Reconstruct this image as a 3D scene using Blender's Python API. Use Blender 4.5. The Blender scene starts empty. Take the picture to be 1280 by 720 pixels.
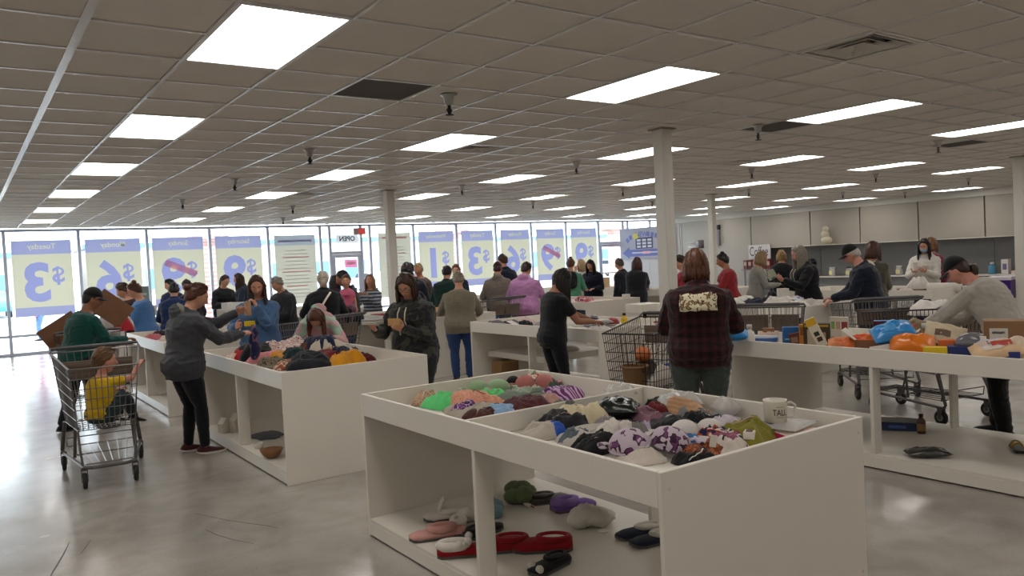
import bpy, math, random
import numpy as np
from mathutils import Vector, Matrix

random.seed(7)
np.random.seed(7)
SC = bpy.context.scene
COL = SC.collection
R = math.radians

# ------------------------------------------------------------------ camera
cam_d = bpy.data.cameras.new('camera')
cam_d.sensor_width = 36.0
cam_d.lens = 978.56 * 36.0 / 1280.0
cam_d.clip_end = 400
cam = bpy.data.objects.new('camera', cam_d)
COL.objects.link(cam)
YAW, PITCH, ROLL = R(35.223), R(-2.044), R(-2.845)
_f = Vector((math.sin(YAW) * math.cos(PITCH), math.cos(YAW) * math.cos(PITCH), math.sin(PITCH)))
_r0 = Vector((math.cos(YAW), -math.sin(YAW), 0))
_u0 = _r0.cross(_f)
_r = _r0 * math.cos(ROLL) + _u0 * math.sin(ROLL)
_u = -_r0 * math.sin(ROLL) + _u0 * math.cos(ROLL)
cam.matrix_world = Matrix(((_r.x, _u.x, -_f.x, 0), (_r.y, _u.y, -_f.y, 0), (_r.z, _u.z, -_f.z, 1.727), (0, 0, 0, 1)))
SC.camera = cam

# ------------------------------------------------------------------ sky, exposure
W = bpy.data.worlds.new('overcast_sky')
SC.world = W
W.use_nodes = True
_bg = W.node_tree.nodes['Background']
_bg.inputs[0].default_value = (0.86, 0.93, 1.0, 1)
_bg.inputs[1].default_value = 6.0
SC.view_settings.view_transform = 'Standard'
SC.view_settings.look = 'None'
SC.view_settings.exposure = 0.38
SC.view_settings.gamma = 1.0
LAMP_STRENGTH = 6.9
LAMP_COLOR = (1.0, 0.957, 0.905)
# daylight portal in the window wall (only steers the sampling of the sky)
_pl = bpy.data.lights.new('window_portal', 'AREA')
_pl.shape = 'RECTANGLE'; _pl.size = 31.0; _pl.size_y = 3.0; _pl.cycles.is_portal = True
_po = bpy.data.objects.new('window_portal', _pl)
_po.location = (9.0, 22.62, 1.55); _po.rotation_euler = (R(-90), 0, 0)
COL.objects.link(_po)
# the same ceiling lights go on behind and beside the camera, out of the frame
TILE, GX, GY, CEIL = 0.6096, 1.2268, 3.9582, 3.077
for _i in (-10, -5, 0, 5, 10, 15, 20, 25, 30, 35):
    for _j in (-10, -5, 0, 5, 10, 15, 20, 25):
        if (_j <= -5) or (_i <= -5) or (_i >= 20 and _j <= 0) or (_i >= 30 and _j <= 5):
            _x, _y = GX + (_i + .5) * TILE, GY + (_j + 1) * TILE
            if -5.8 < _x < 23.6 and -2.8 < _y < 22:
                _l = bpy.data.lights.new('ceiling_lamp', 'AREA')
                _l.shape = 'RECTANGLE'; _l.size = .55; _l.size_y = 1.16
                _l.energy = LAMP_STRENGTH * math.pi * .55 * 1.16 * .85; _l.color = LAMP_COLOR
                _o = bpy.data.objects.new('ceiling_lamp', _l)
                _o.location = (_x, _y, CEIL - .012)
                COL.objects.link(_o)

# ------------------------------------------------------------------ helpers
def lin(c):
    if isinstance(c, str):
        c = c.lstrip('#')
        c = [int(c[i:i + 2], 16) / 255 for i in (0, 2, 4)]
        c = [x / 12.92 if x <= .04045 else ((x + .055) / 1.055) ** 2.4 for x in c]
    return (c[0], c[1], c[2], 1.0)

_MATS = {}
def mat(name, color='#888888', rough=.6, metal=0.0, var=.06, scale=30.0, bump=0.0, spec=.5, pattern=None, c2=None, c3=None, sheen=0.0, alpha=None, emit=None, trans=None):
    """procedural material: base colour with a little noise, optional pattern and fine relief"""
    if name in _MATS: return _MATS[name]
    m = bpy.data.materials.new(name); m.use_nodes = True
    nt = m.node_tree; N, L = nt.nodes, nt.links
    b = N['Principled BSDF']
    b.inputs['Roughness'].default_value = rough
    b.inputs['Metallic'].default_value = metal
    b.inputs['Specular IOR Level'].default_value = spec
    if sheen: b.inputs['Sheen Weight'].default_value = sheen
    tc = N.new('ShaderNodeTexCoord')
    def noise(sc, det=3, dist=0.0):
        n = N.new('ShaderNodeTexNoise'); n.inputs['Scale'].default_value = sc; n.inputs['Detail'].default_value = det
        n.inputs['Distortion'].default_value = dist
        L.new(tc.outputs['Object'], n.inputs['Vector']); return n
    def mix(fac, a, c, mode='MIX'):
        x = N.new('ShaderNodeMix'); x.data_type = 'RGBA'; x.blend_type = mode
        if hasattr(fac, 'is_linked') or hasattr(fac, 'links'): L.new(fac, x.inputs[0])
        else: x.inputs[0].default_value = fac
        for s, v in ((6, a), (7, c)):
            if isinstance(v, tuple): x.inputs[s].default_value = v
            else: L.new(v, x.inputs[s])
        return x.outputs[2]
    def ramp(src, stops, const=True):
        r = N.new('ShaderNodeValToRGB'); r.color_ramp.interpolation = 'CONSTANT' if const else 'LINEAR'
        while len(r.color_ramp.elements) < len(stops): r.color_ramp.elements.new(1)
        for e, (p, cc) in zip(r.color_ramp.elements, stops): e.position = p; e.color = cc
        L.new(src, r.inputs[0]); return r.outputs[0]
    base = lin(color)
    out = None
    if pattern == 'camo':
        out = ramp(noise(scale, 2, .6).outputs[0], [(0, base), (.44, lin(c2)), (.56, lin(c3 or color)), (.64, base)])
    elif pattern == 'blotch':
        out = ramp(noise(scale, 1, .3).outputs[0], [(0, base), (.53, lin(c2)), (.60, lin(c3 or c2)), (.72, base)])
    elif pattern == 'spots':
        v = N.new('ShaderNodeTexVoronoi'); v.inputs['Scale'].default_value = scale
        L.new(tc.outputs['Object'], v.inputs['Vector'])
        out = ramp(v.outputs['Distance'], [(0, lin(c2)), (.32, base)])
        if c3: out = ramp(v.outputs['Distance'], [(0, lin(c2)), (.25, lin(c3)), (.42, base)])
    elif pattern == 'zebra':
        w = N.new('ShaderNodeTexWave'); w.inputs['Scale'].default_value = scale; w.inputs['Distortion'].default_value = 9
        w.inputs['Detail'].default_value = 1.5
        L.new(tc.outputs['Object'], w.inputs['Vector'])
        out = ramp(w.outputs['Fac'], [(0, base), (.55, lin(c2))])
    elif pattern == 'stripe':
        w = N.new('ShaderNodeTexWave'); w.inputs['Scale'].default_value = scale
        w.bands_direction = 'Z'
        L.new(tc.outputs['Object'], w.inputs['Vector'])
        out = ramp(w.outputs['Fac'], [(0, base), (.5, lin(c2))])
    elif pattern in ('plaid', 'check'):
        outs = []
        for d in ('X', 'Z'):
            w = N.new('ShaderNodeTexWave'); w.inputs['Scale'].default_value = scale; w.bands_direction = d
            L.new(tc.outputs['Object'], w.inputs['Vector'])
            outs.append(ramp(w.outputs['Fac'], [(0, lin(c2)), (.5, base)]))
        out = mix(.5, outs[0], outs[1])
    elif pattern == 'diamond':
        mp = N.new('ShaderNodeMapping'); mp.inputs['Rotation'].default_value = (0, 0, R(45)); mp.inputs['Scale'].default_value = (scale,) * 3
        L.new(tc.outputs['Object'], mp.inputs['Vector'])
        br = N.new('ShaderNodeTexVoronoi'); br.inputs['Randomness'].default_value = 0; br.distance = 'CHEBYCHEV'
        br.inputs['Scale'].default_value = 1
        L.new(mp.outputs[0], br.inputs['Vector'])
        out = ramp(br.outputs['Distance'], [(0, lin(c2)), (.2, base), (.4, lin(c2)), (.46, base)])
    if var:
        src = out if out is not None else base
        n = noise(max(4.0, scale * .35) if pattern is None else 12.0, 4)
        dark = mix(1.0, src, (1 - 2.2 * var, 1 - 2.2 * var, 1 - 2.2 * var, 1), 'MULTIPLY')
        out = mix(n.outputs[0], src, dark)
    if out is None: b.inputs['Base Color'].default_value = base
    else: L.new(out, b.inputs['Base Color'])
    if bump:
        bn = N.new('ShaderNodeBump'); bn.inputs['Strength'].default_value = min(1, bump); bn.inputs['Distance'].default_value = .004
        L.new(noise(scale * 3, 5).outputs[0], bn.inputs['Height']); L.new(bn.outputs[0], b.inputs['Normal'])
    if emit is not None:
        b.inputs['Emission Color'].default_value = lin(emit[0]); b.inputs['Emission Strength'].default_value = emit[1]
    if alpha is not None:   # thin clear plastic: part see-through, part gloss
        t = N.new('ShaderNodeBsdfTransparent'); x = N.new('ShaderNodeMixShader'); x.inputs[0].default_value = alpha
        L.new(t.outputs[0], x.inputs[1]); L.new(b.outputs[0], x.inputs[2]); L.new(x.outputs[0], N['Material Output'].inputs[0])
    if trans is not None:   # paper that lets daylight through
        t = N.new('ShaderNodeBsdfTranslucent'); x = N.new('ShaderNodeMixShader'); x.inputs[0].default_value = trans
        if out is None: t.inputs[0].default_value = base
        else: L.new(out, t.inputs[0])
        L.new(b.outputs[0], x.inputs[1]); L.new(t.outputs[0], x.inputs[2]); L.new(x.outputs[0], N['Material Output'].inputs[0])
    _MATS[name] = m
    return m

def fab(color, pattern=None, **k):
    key = 'fabric_' + str(color).lstrip('#') + (pattern or '') + ''.join(str(k.get(q, '')).lstrip('#') for q in ('c2', 'c3', 'scale'))
    k.setdefault('rough', .85); k.setdefault('bump', .5); k.setdefault('scale', 60.0); k.setdefault('sheen', .15); k.setdefault('spec', .2)
    return mat(key, color, pattern=pattern, **k)
def plas(color, rough=.35): return mat('plastic_' + color.lstrip('#') + str(rough), color, rough=rough, var=.03)
def card(color, **k): return mat('card_' + color.lstrip('#') + ''.join(str(v) for v in k.values()), color, rough=.6, var=.05, **k)

class MB:
    """collects boxes, tubes, lofts ... and links them as ONE mesh object"""
    def __init__(s): s.v = []; s.f = []; s.m = []; s.n = 0
    def add(s, vs, fs, mi=0):
        vs = np.asarray(vs, float); k = s.n
        s.v.append(vs); s.n += len(vs)
        for f in fs: s.f.append([i + k for i in f])
        s.m += [mi] * len(fs)
    def bb(s, x0, y0, z0, x1, y1, z1, mi=0, M=None):
        vs = np.array([(x0, y0, z0), (x1, y0, z0), (x1, y1, z0), (x0, y1, z0), (x0, y0, z1), (x1, y0, z1), (x1, y1, z1), (x0, y1, z1)], float)
        if M is not None: vs = vs @ np.array(M)[:3, :3].T + np.array([M[0][3], M[1][3], M[2][3]]) if len(M) == 4 else vs @ np.array(M).T
        s.add(vs, [(3, 2, 1, 0), (4, 5, 6, 7), (0, 1, 5, 4), (1, 2, 6, 5), (2, 3, 7, 6), (3, 0, 4, 7)], mi)
    def cbox(s, c, size, M=None, mi=0):
        h = np.array(size) / 2.0
        vs = np.array([(x, y, z) for z in (-1, 1) for (x, y) in ((-1, -1), (1, -1), (1, 1), (-1, 1))], float) * h
        if M is not None: vs = vs @ np.array(M).T
        s.add(vs + np.array(c), [(3, 2, 1, 0), (4, 5, 6, 7), (0, 1, 5, 4), (1, 2, 6, 5), (2, 3, 7, 6), (3, 0, 4, 7)], mi)
    def rbox(s, x0, y0, z0, x1, y1, z1, r=.004, mi=0):
        """box with chamfered edges"""
        c = np.array([(x0 + x1) / 2, (y0 + y1) / 2, (z0 + z1) / 2]); h = np.array([x1 - x0, y1 - y0, z1 - z0]) / 2
        rings = []
        for z, ins in ((-h[2], r), (-h[2] + r, 0), (h[2] - r, 0), (h[2], r)):
            a, b = h[0] - ins, h[1] - ins
            rings.append([(-a + r, -b, z), (a - r, -b, z), (a, -b + r, z), (a, b - r, z), (a - r, b, z), (-a + r, b, z), (-a, b - r, z), (-a, -b + r, z)])
        s.loft(np.array(rings) + c, mi)
    def loft(s, rings, mi=0, caps=True, closed=True):
        rings = np.asarray(rings, float); k, n = rings.shape[:2]
        fs = []
        for i in range(k - 1):
            for j in range(n if closed else n - 1):
                a, b = i * n + j, i * n + (j + 1) % n
                fs.append((a, b, b + n, a + n))
        if caps: fs.append(tuple(range(n - 1, -1, -1))); fs.append(tuple(range((k - 1) * n, k * n)))
        s.add(rings.reshape(-1, 3), fs, mi)
    def tube(s, pts, r, n=6, mi=0, closed=False, tip=False, flat=None):
        P = np.asarray(pts, float); k = len(P)
        rr = np.full(k, r, float) if np.isscalar(r) else np.asarray(r, float)
        T = np.zeros_like(P)
        if closed: T = np.roll(P, -1, 0) - np.roll(P, 1, 0)
        else: T[1:-1] = P[2:] - P[:-2]; T[0] = P[1] - P[0]; T[-1] = P[-1] - P[-2]
        T /= np.maximum(np.linalg.norm(T, axis=1), 1e-9)[:, None]
        u = np.cross(T[0], (0, 0, 1.0))
        if np.linalg.norm(u) < .05: u = np.cross(T[0], (0, 1.0, 0))
        u /= np.linalg.norm(u); rings = []
        an = np.arange(n) * 2 * math.pi / n
        for i in range(k):
            u = u - T[i] * (u @ T[i]); u /= max(1e-9, np.linalg.norm(u)); w = np.cross(T[i], u)
            a, b = rr[i], rr[i] * (flat or 1)
            rings.append(P[i] + a * np.cos(an)[:, None] * u + b * np.sin(an)[:, None] * w)
        if tip and not closed:
            for e, sg in ((0, -1), (-1, 1)):
                c = P[e] + T[e] * sg * rr[e] * .55
                rg = c + (rings[e] - P[e]) * .6
                if e == 0: rings.insert(0, rg)
                else: rings.append(rg)
        if closed: rings.append(rings[0])
        s.loft(rings, mi, caps=not closed)
    def ell(s, c, rad, nu=12, nv=8, M=None, mi=0, fn=None):
        vs = []
        for i in range(1, nv):
            th = math.pi * i / nv
            for j in range(nu):
                ph = 2 * math.pi * j / nu
                vs.append((math.sin(th) * math.cos(ph), math.sin(th) * math.sin(ph), math.cos(th)))
        vs += [(0, 0, 1), (0, 0, -1)]
        vs = np.array(vs)
        if fn is not None: vs = fn(vs)
        vs = vs * np.array(rad)
        if M is not None: vs = vs @ np.array(M).T
        fs = []
        for i in range(nv - 2):
            for j in range(nu):
                a, b = i * nu + j, i * nu + (j + 1) % nu
                fs.append((a, a + nu, b + nu, b))
        t, q = (nv - 1) * nu, (nv - 1) * nu + 1
        for j in range(nu):
            fs.append((t, j, (j + 1) % nu)); fs.append((q, (nv - 2) * nu + (j + 1) % nu, (nv - 2) * nu + j))
        s.add(vs + np.array(c), fs, mi)
    def lathe(s, prof, n=16, c=(0, 0, 0), mi=0, M=None, caps=True):
        an = np.arange(n) * 2 * math.pi / n
        rings = [np.stack([r * np.cos(an), r * np.sin(an), np.full(n, z)], 1) for r, z in prof]
        rings = np.array(rings)
        if M is not None: rings = rings @ np.array(M).T
        s.loft(rings + np.array(c), mi, caps)
    def mesh(s, name, mats, smooth=False):
        me = bpy.data.meshes.new(name)
        if s.n: me.from_pydata(np.concatenate(s.v).tolist(), [], s.f)
        for m in (mats if isinstance(mats, (list, tuple)) else [mats]): me.materials.append(m)
        if any(s.m): me.polygons.foreach_set('material_index', s.m)
        if smooth: me.polygons.foreach_set('use_smooth', [True] * len(me.polygons))
        me.update()
        return me
    def build(s, name, mats, parent=None, smooth=False, **tags):
        return link(name, s.mesh(name, mats, smooth), parent, **tags)

def link(name, me, parent=None, **tags):
    o = bpy.data.objects.new(name, me); COL.objects.link(o)
    if parent is not None: o.parent = parent
    for k, v in tags.items(): o[k] = v
    return o
def tag(o, label=None, cat=None, group=None, kind=None):
    if label: o['label'] = label
    if cat: o['category'] = cat
    if group: o['group'] = group
    if kind: o['kind'] = kind
    return o
def thing(name, label, cat, loc=(0, 0, 0), rz=0.0, group=None):
    o = bpy.data.objects.new(name, None); COL.objects.link(o)
    o.empty_display_size = .1
    o.location = loc; o.rotation_euler = (0, 0, rz)
    return tag(o, label, cat, group)
def kids(o): return [c for c in COL.objects if c.parent == o]
def dup(root, loc, rz=None, label=None, group=None):
    """a copy of a thing with copies of its parts and sub-parts"""
    def cp(o, par):
        c = o.copy(); COL.objects.link(c); c.parent = par
        for ch in o.children: cp(ch, c)
        return c
    r = cp(root, None); r.location = loc
    if rz is not None: r.rotation_euler = (0, 0, rz)
    return tag(r, label, None, group)
def struct(o): o['kind'] = 'structure'; return o
def rot(ax, a):
    c, s = math.cos(a), math.sin(a)
    return np.array({'x': [[1, 0, 0], [0, c, -s], [0, s, c]], 'y': [[c, 0, s], [0, 1, 0], [-s, 0, c]], 'z': [[c, -s, 0], [s, c, 0], [0, 0, 1]]}[ax])

def hash3(i, j, k, s):
    h = (i * 374761393 + j * 668265263 + k * 2147483647 + s * 144269504) & 0xffffffff
    h = ((h ^ (h >> 13)) * 1274126177) & 0xffffffff
    return ((h ^ (h >> 16)) & 0xffff) / 32767.5 - 1
def noise3(P, s=0):
    """vectorised value noise, -1 .. 1"""
    P = np.asarray(P, float); I = np.floor(P).astype(np.int64); F = P - I; F = F * F * (3 - 2 * F)
    o = 0
    for a in (0, 1):
        for b in (0, 1):
            for c in (0, 1):
                w = (F[:, 0] if a else 1 - F[:, 0]) * (F[:, 1] if b else 1 - F[:, 1]) * (F[:, 2] if c else 1 - F[:, 2])
                o = o + w * hash3(I[:, 0] + a, I[:, 1] + b, I[:, 2] + c, s)
    return o

_FONT = {}
def text_mb(txt, h, mirror=False, bold=0.0, depth=.004):
    """letters as flat solid shapes in the XZ plane, centred, height h"""
    cu = bpy.data.curves.new('letters', 'FONT'); cu.body = txt; cu.size = 1; cu.offset = bold; cu.resolution_u = 3
    cu.align_x = 'CENTER'; cu.align_y = 'CENTER'
    o = bpy.data.objects.new('letters', cu); COL.objects.link(o)
    dg = bpy.context.evaluated_depsgraph_get()
    me = bpy.data.meshes.new_from_object(o.evaluated_get(dg))
    v = np.zeros(len(me.vertices) * 3); me.vertices.foreach_get('co', v); v = v.reshape(-1, 3)
    fs = [tuple(p.vertices) for p in me.polygons]
    bpy.data.objects.remove(o); bpy.data.curves.remove(cu); bpy.data.meshes.remove(me)
    mn, mx = v.min(0), v.max(0); v = (v - (mn + mx) / 2) * (h / (mx[1] - mn[1]))
    x = -v[:, 0] if mirror else v[:, 0]
    P = np.stack([x, np.zeros(len(v)), v[:, 1]], 1)
    return P, fs
# ------------------------------------------------------------------ room shell
XL, XR, YB, YF = -6.0, 24.0, -3.0, 22.5
white_paint = mat('white_wall_paint', '#cfcbc2', rough=.6, var=.03, scale=8)
grey_panel = mat('grey_wall_panel', '#a59d92', rough=.55, var=.04, scale=6)
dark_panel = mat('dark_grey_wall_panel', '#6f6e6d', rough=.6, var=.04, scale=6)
white_lam = mat('white_laminate', '#d9d3c8', rough=.4, var=.02, scale=10)
alu = mat('glare_blue_aluminium', '#c3cbe0', rough=.4, var=.02)  # window glare put into the metal as a pale blue base colour
black_met = mat('black_metal', '#1d1c1b', rough=.45, metal=.4, var=.02)
chrome = mat('brushed_steel', '#a9a7a3', rough=.3, metal=1.0, var=.03)

def concrete():
    m = bpy.data.materials.new('polished_concrete'); m.use_nodes = True
    N, L = m.node_tree.nodes, m.node_tree.links; b = N['Principled BSDF']
    tc = N.new('ShaderNodeTexCoord')
    def nz(sc, d, dist=0):
        n = N.new('ShaderNodeTexNoise'); n.inputs['Scale'].default_value = sc; n.inputs['Detail'].default_value = d; n.inputs['Distortion'].default_value = dist
        L.new(tc.outputs['Object'], n.inputs['Vector']); return n.outputs[0]
    def rp(s, st):
        r = N.new('ShaderNodeValToRGB')
        while len(r.color_ramp.elements) < len(st): r.color_ramp.elements.new(1)
        for e, (p, c) in zip(r.color_ramp.elements, st): e.position = p; e.color = c
        L.new(s, r.inputs[0]); return r.outputs[0]
    def mx(f, a, c, mode):
        x = N.new('ShaderNodeMix'); x.data_type = 'RGBA'; x.blend_type = mode; x.inputs[0].default_value = f
        L.new(a, x.inputs[6]); L.new(c, x.inputs[7]); return x.outputs[2]
    a = rp(nz(.55, 5, .4), [(.3, lin('#98938c')), (.7, lin('#b5afa7'))])
    c = rp(nz(3.1, 6, .8), [(.35, (.84, .83, .82, 1)), (.62, (1, 1, 1, 1))])
    d = rp(nz(60, 3), [(.3, (.9, .9, .9, 1)), (.7, (1, 1, 1, 1))])
    L.new(mx(1, mx(1, a, c, 'MULTIPLY'), d, 'MULTIPLY'), b.inputs['Base Color'])
    r = rp(nz(1.3, 4, .3), [(.3, (.13,) * 3 + (1,)), (.75, (.3,) * 3 + (1,))])
    L.new(r, b.inputs['Roughness']); b.inputs['Specular IOR Level'].default_value = .5
    bp = N.new('ShaderNodeBump'); bp.inputs['Strength'].default_value = .08; bp.inputs['Distance'].default_value = .01
    L.new(nz(2.2, 2), bp.inputs['Height']); L.new(bp.outputs[0], b.inputs['Normal'])
    return m
b = MB(); b.bb(XL, YB, -.12, XR + .6, YF + .1, 0)
floor = struct(b.build('floor', concrete()))
scuff = mat('dark_scuff', '#4a4640', rough=.7, var=.1)
for pts, wd in (([(1.30, 5.99), (1.45, 5.63), (1.62, 5.32), (1.66, 5.22)], .010), ([(1.27, 5.55), (1.30, 5.38), (1.36, 5.2), (1.44, 5.03)], .008),
                ([(.50, 5.95), (.44, 5.7), (.36, 5.42), (.33, 5.3)], .008), ([(.62, 5.9), (.56, 5.72), (.53, 5.64)], .006)):
    b = MB(); n = len(pts); q = []
    for k, (x, y) in enumerate(pts):
        w = wd * (.25 + math.sin(math.pi * (k + .5) / n)) / 2
        q += [(x - w, y, .0004), (x + w, y, .0004)]
    b.add(q, [(2 * k, 2 * k + 1, 2 * k + 3, 2 * k + 2) for k in range(n - 1)])
    b.build('scuff_mark', scuff, floor)

# ceiling: slab, T-bar grid, lay-in tiles
b = MB(); b.bb(XL, YB, CEIL + .06, XR + .6, YF + .1, CEIL + .14)
ceiling = struct(b.build('ceiling', white_paint))
tile_mat = mat('mineral_ceiling_tile', '#d2cac0', rough=.9, var=.03, scale=25, bump=.25)
_nt = tile_mat.node_tree; _oi = _nt.nodes.new('ShaderNodeObjectInfo'); _mx = _nt.nodes.new('ShaderNodeMix'); _mx.data_type = 'RGBA'; _mx.blend_type = 'MULTIPLY'
_old = _nt.nodes['Principled BSDF'].inputs['Base Color'].links[0].from_socket
_rp = _nt.nodes.new('ShaderNodeValToRGB'); _rp.color_ramp.elements[0].color = (.93, .925, .92, 1); _nt.links.new(_oi.outputs['Random'], _rp.inputs[0])
_mx.inputs[0].default_value = 1; _nt.links.new(_old, _mx.inputs[6]); _nt.links.new(_rp.outputs[0], _mx.inputs[7]); _nt.links.new(_mx.outputs[2], _nt.nodes['Principled BSDF'].inputs['Base Color'])
grid_mat = mat('white_grid_bar', '#cfccc8', rough=.24, var=.02)
i0, i1 = math.ceil((XL - GX) / TILE), math.floor((XR - GX) / TILE)
j0, j1 = math.ceil((YB - GY) / TILE), math.floor((YF - GY) / TILE)
LIGHTS = [(i, j) for i in range(0, 36, 5) for j in range(0, 26, 5) if not ((i >= 20 and j <= 0) or (i >= 30 and j <= 5))]
OPEN = {}
for i, j in LIGHTS: OPEN[(i, j)] = OPEN[(i, j + 1)] = 'light'
VENTS = [(6, -2), (6, 6), (6, 15), (14, 6), (15, 15), (23, 6), (24, 15), (32, 11), (14, 25)]
BROWN = [(2, 2), (10, 2), (17, 2)]
for v in VENTS: OPEN[v] = 'vent'
for v in BROWN: OPEN[v] = 'brown'
def cam_px(p):
    d = Vector(p) - cam.matrix_world.translation
    z = d.dot(_f)
    return None if z < .2 else (640 + 978.56 * d.dot(_r) / z, 360 - 978.56 * d.dot(_u) / z, z)
cells = []
for i in range(i0, i1):
    for j in range(j0, j1):
        if (i, j) in OPEN: continue
        c = cam_px((GX + (i + .5) * TILE, GY + (j + .5) * TILE, CEIL))
        size = 0
        if c and -60 < c[0] < 1340 and -60 < c[1] < 780: size = 1 / c[2] ** 3
        cells.append((size, i, j))
cells.sort(reverse=True)
tb = MB(); tb.rbox(-.292, -.292, 0, .292, .292, .014, .004); tile_me = tb.mesh('ceiling_tile', tile_mat)
rest = MB()
for k, (sz, i, j) in enumerate(cells):
    x, y = GX + (i + .5) * TILE, GY + (j + .5) * TILE
    if k < 298 and sz > 0:
        o = link('ceiling_tile', tile_me, ceiling); o.location = (x, y, CEIL + .003 + random.uniform(0, .003))
        o.rotation_euler = (random.uniform(-.003, .003), random.uniform(-.003, .003), 0)
    else: rest.bb(x - .297, y - .297, CEIL + .004, x + .297, y + .297, CEIL + .016)
rest.build('ceiling_tiles', tile_mat, ceiling, kind='stuff')
b = MB()
for i in range(i0, i1 + 1):
    x = GX + i * TILE; hw = .024 if i == -1 else .012; b.bb(x - hw, YB, CEIL - .004, x + hw, YF, CEIL + .03)
skip = {(i, j + 1) for i, j in LIGHTS}
for j in range(j0, j1 + 1):
    y = GY + j * TILE; st = i0
    for i in range(i0, i1 + 1):
        if i == i1 or (i, j) in skip:
            if i > st: b.bb(GX + st * TILE, y - .012, CEIL - .0035, GX + i * TILE, y + .012, CEIL + .03)
            st = i + 1
b.build('ceiling_grid', grid_mat, ceiling, kind='stuff')
# a wider bright runner down the left of the view and the brown blank tiles
brown_t = mat('brown_stained_blank', '#4a3f38', rough=.8, var=.05, scale=8)
ordn = ['first', 'second', 'third', 'fourth', 'fifth', 'sixth', 'seventh', 'eighth', 'ninth']
for (i, j), where in zip(BROWN, ('left of the first sprinkler, behind the nearest ceiling light', 'touching the far end of the middle near ceiling light', 'beyond the ceiling light at the right edge')):
    b = MB(); b.rbox(-.292, -.292, 0, .292, .292, .012, .004)
    o = b.build('blank_ceiling_panel', brown_t); o.location = (GX + (i + .5) * TILE, GY + (j + .5) * TILE, CEIL + .003)
    tag(o, 'flat brown ceiling panel ' + where, 'ceiling panel')
# troffer lights
diff = mat('lit_prismatic_diffuser', '#ffffff', rough=.4, var=0, emit=('#ffffff', 0.0))
_p = diff.node_tree.nodes['Principled BSDF']; _p.inputs['Emission Color'].default_value = LAMP_COLOR + (1,); _p.inputs['Emission Strength'].default_value = LAMP_STRENGTH
fr = MB()
for sx in (-1, 1): fr.bb(sx * .298 - .012, -.605, -.006, sx * .298 + .012, .605, .05)
for sy in (-1, 1): fr.bb(-.286, sy * .596 - .012, -.006, .286, sy * .596 + .012, .05)
fr_me = fr.mesh('frame', grid_mat)
df = MB(); df.bb(-.286, -.584, .004, .286, .584, .012); df_me = df.mesh('diffuser', diff)
cols = ['leftmost', 'second', 'third', 'fourth', 'fifth', 'sixth', 'seventh', 'eighth']
for i, j in LIGHTS:
    ro = j // 5
    lab = 'lit ceiling light panel, %s from the camera in the %s lengthwise row%s' % (ordn[ro] if ro else 'nearest', cols[i // 5], '' if i == 0 else ' from the left')
    t = thing('ceiling_light', lab, 'ceiling light', (GX + (i + .5) * TILE, GY + (j + 1) * TILE, CEIL), 0, 'recessed ceiling lights')
    link('frame', fr_me, t); link('diffuser', df_me, t)
# square supply vents with stepped louvres
vent_m = mat('vent_metal', '#c4beb5', rough=.5, var=.03); vent_d = mat('vent_dark', '#151312', rough=.9, var=0)
vb = MB(); vb.bb(-.29, -.29, .045, .29, .29, .05)
vb_me = vb.mesh('duct', vent_d)
vf = MB()
for a, w in ((.27, .03),):
    for sg in (-1, 1):
        vf.bb(sg * a - w / 2, -.285, -.004, sg * a + w / 2, .285, .05); vf.bb(-.285 + .03, sg * a - w / 2, -.004, .285 - .03, sg * a + w / 2, .05)
vf_me = vf.mesh('frame', vent_m)
lv_me = []
for a in (.2, .135, .07):
    lv = MB()
    q = np.array([(-1, -1), (1, -1), (1, 1), (-1, 1)], float)
    lv.loft([np.c_[q * (a + .03), np.full(4, .0)], np.c_[q * (a + .026), np.full(4, -.003)], np.c_[q * (a - .02), np.full(4, .036)], np.c_[q * (a - .016), np.full(4, .04)]], caps=False)
    lv_me.append(lv.mesh('louvre', vent_m))
vw = {(6, -2): 'large square ceiling vent with stepped louvres at upper right', (6, 6): 'louvred ceiling vent beside the light above the thin left column', (6, 15): 'far ceiling vent with one open louvre near the left windows',
      (14, 6): 'louvred ceiling vent just right of the white middle column', (15, 15): 'dark ceiling vent by the light left of the middle column', (23, 6): 'dark ceiling vent between two lights at far right',
      (24, 15): 'dark ceiling vent over the thin column by the right wall', (32, 11): 'small far ceiling vent near the grey wall panels', (14, 25): 'farthest ceiling vent in front of the windows, behind the thin left column'}
for (i, j) in VENTS:
    t = thing('ceiling_vent', vw[(i, j)], 'vent', (GX + (i + .5) * TILE, GY + (j + .5) * TILE, CEIL), 0, 'square ceiling vents')
    link('duct', vb_me, t); link('frame', vf_me, t)
    for me in lv_me: link('louvre', me, t)
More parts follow.
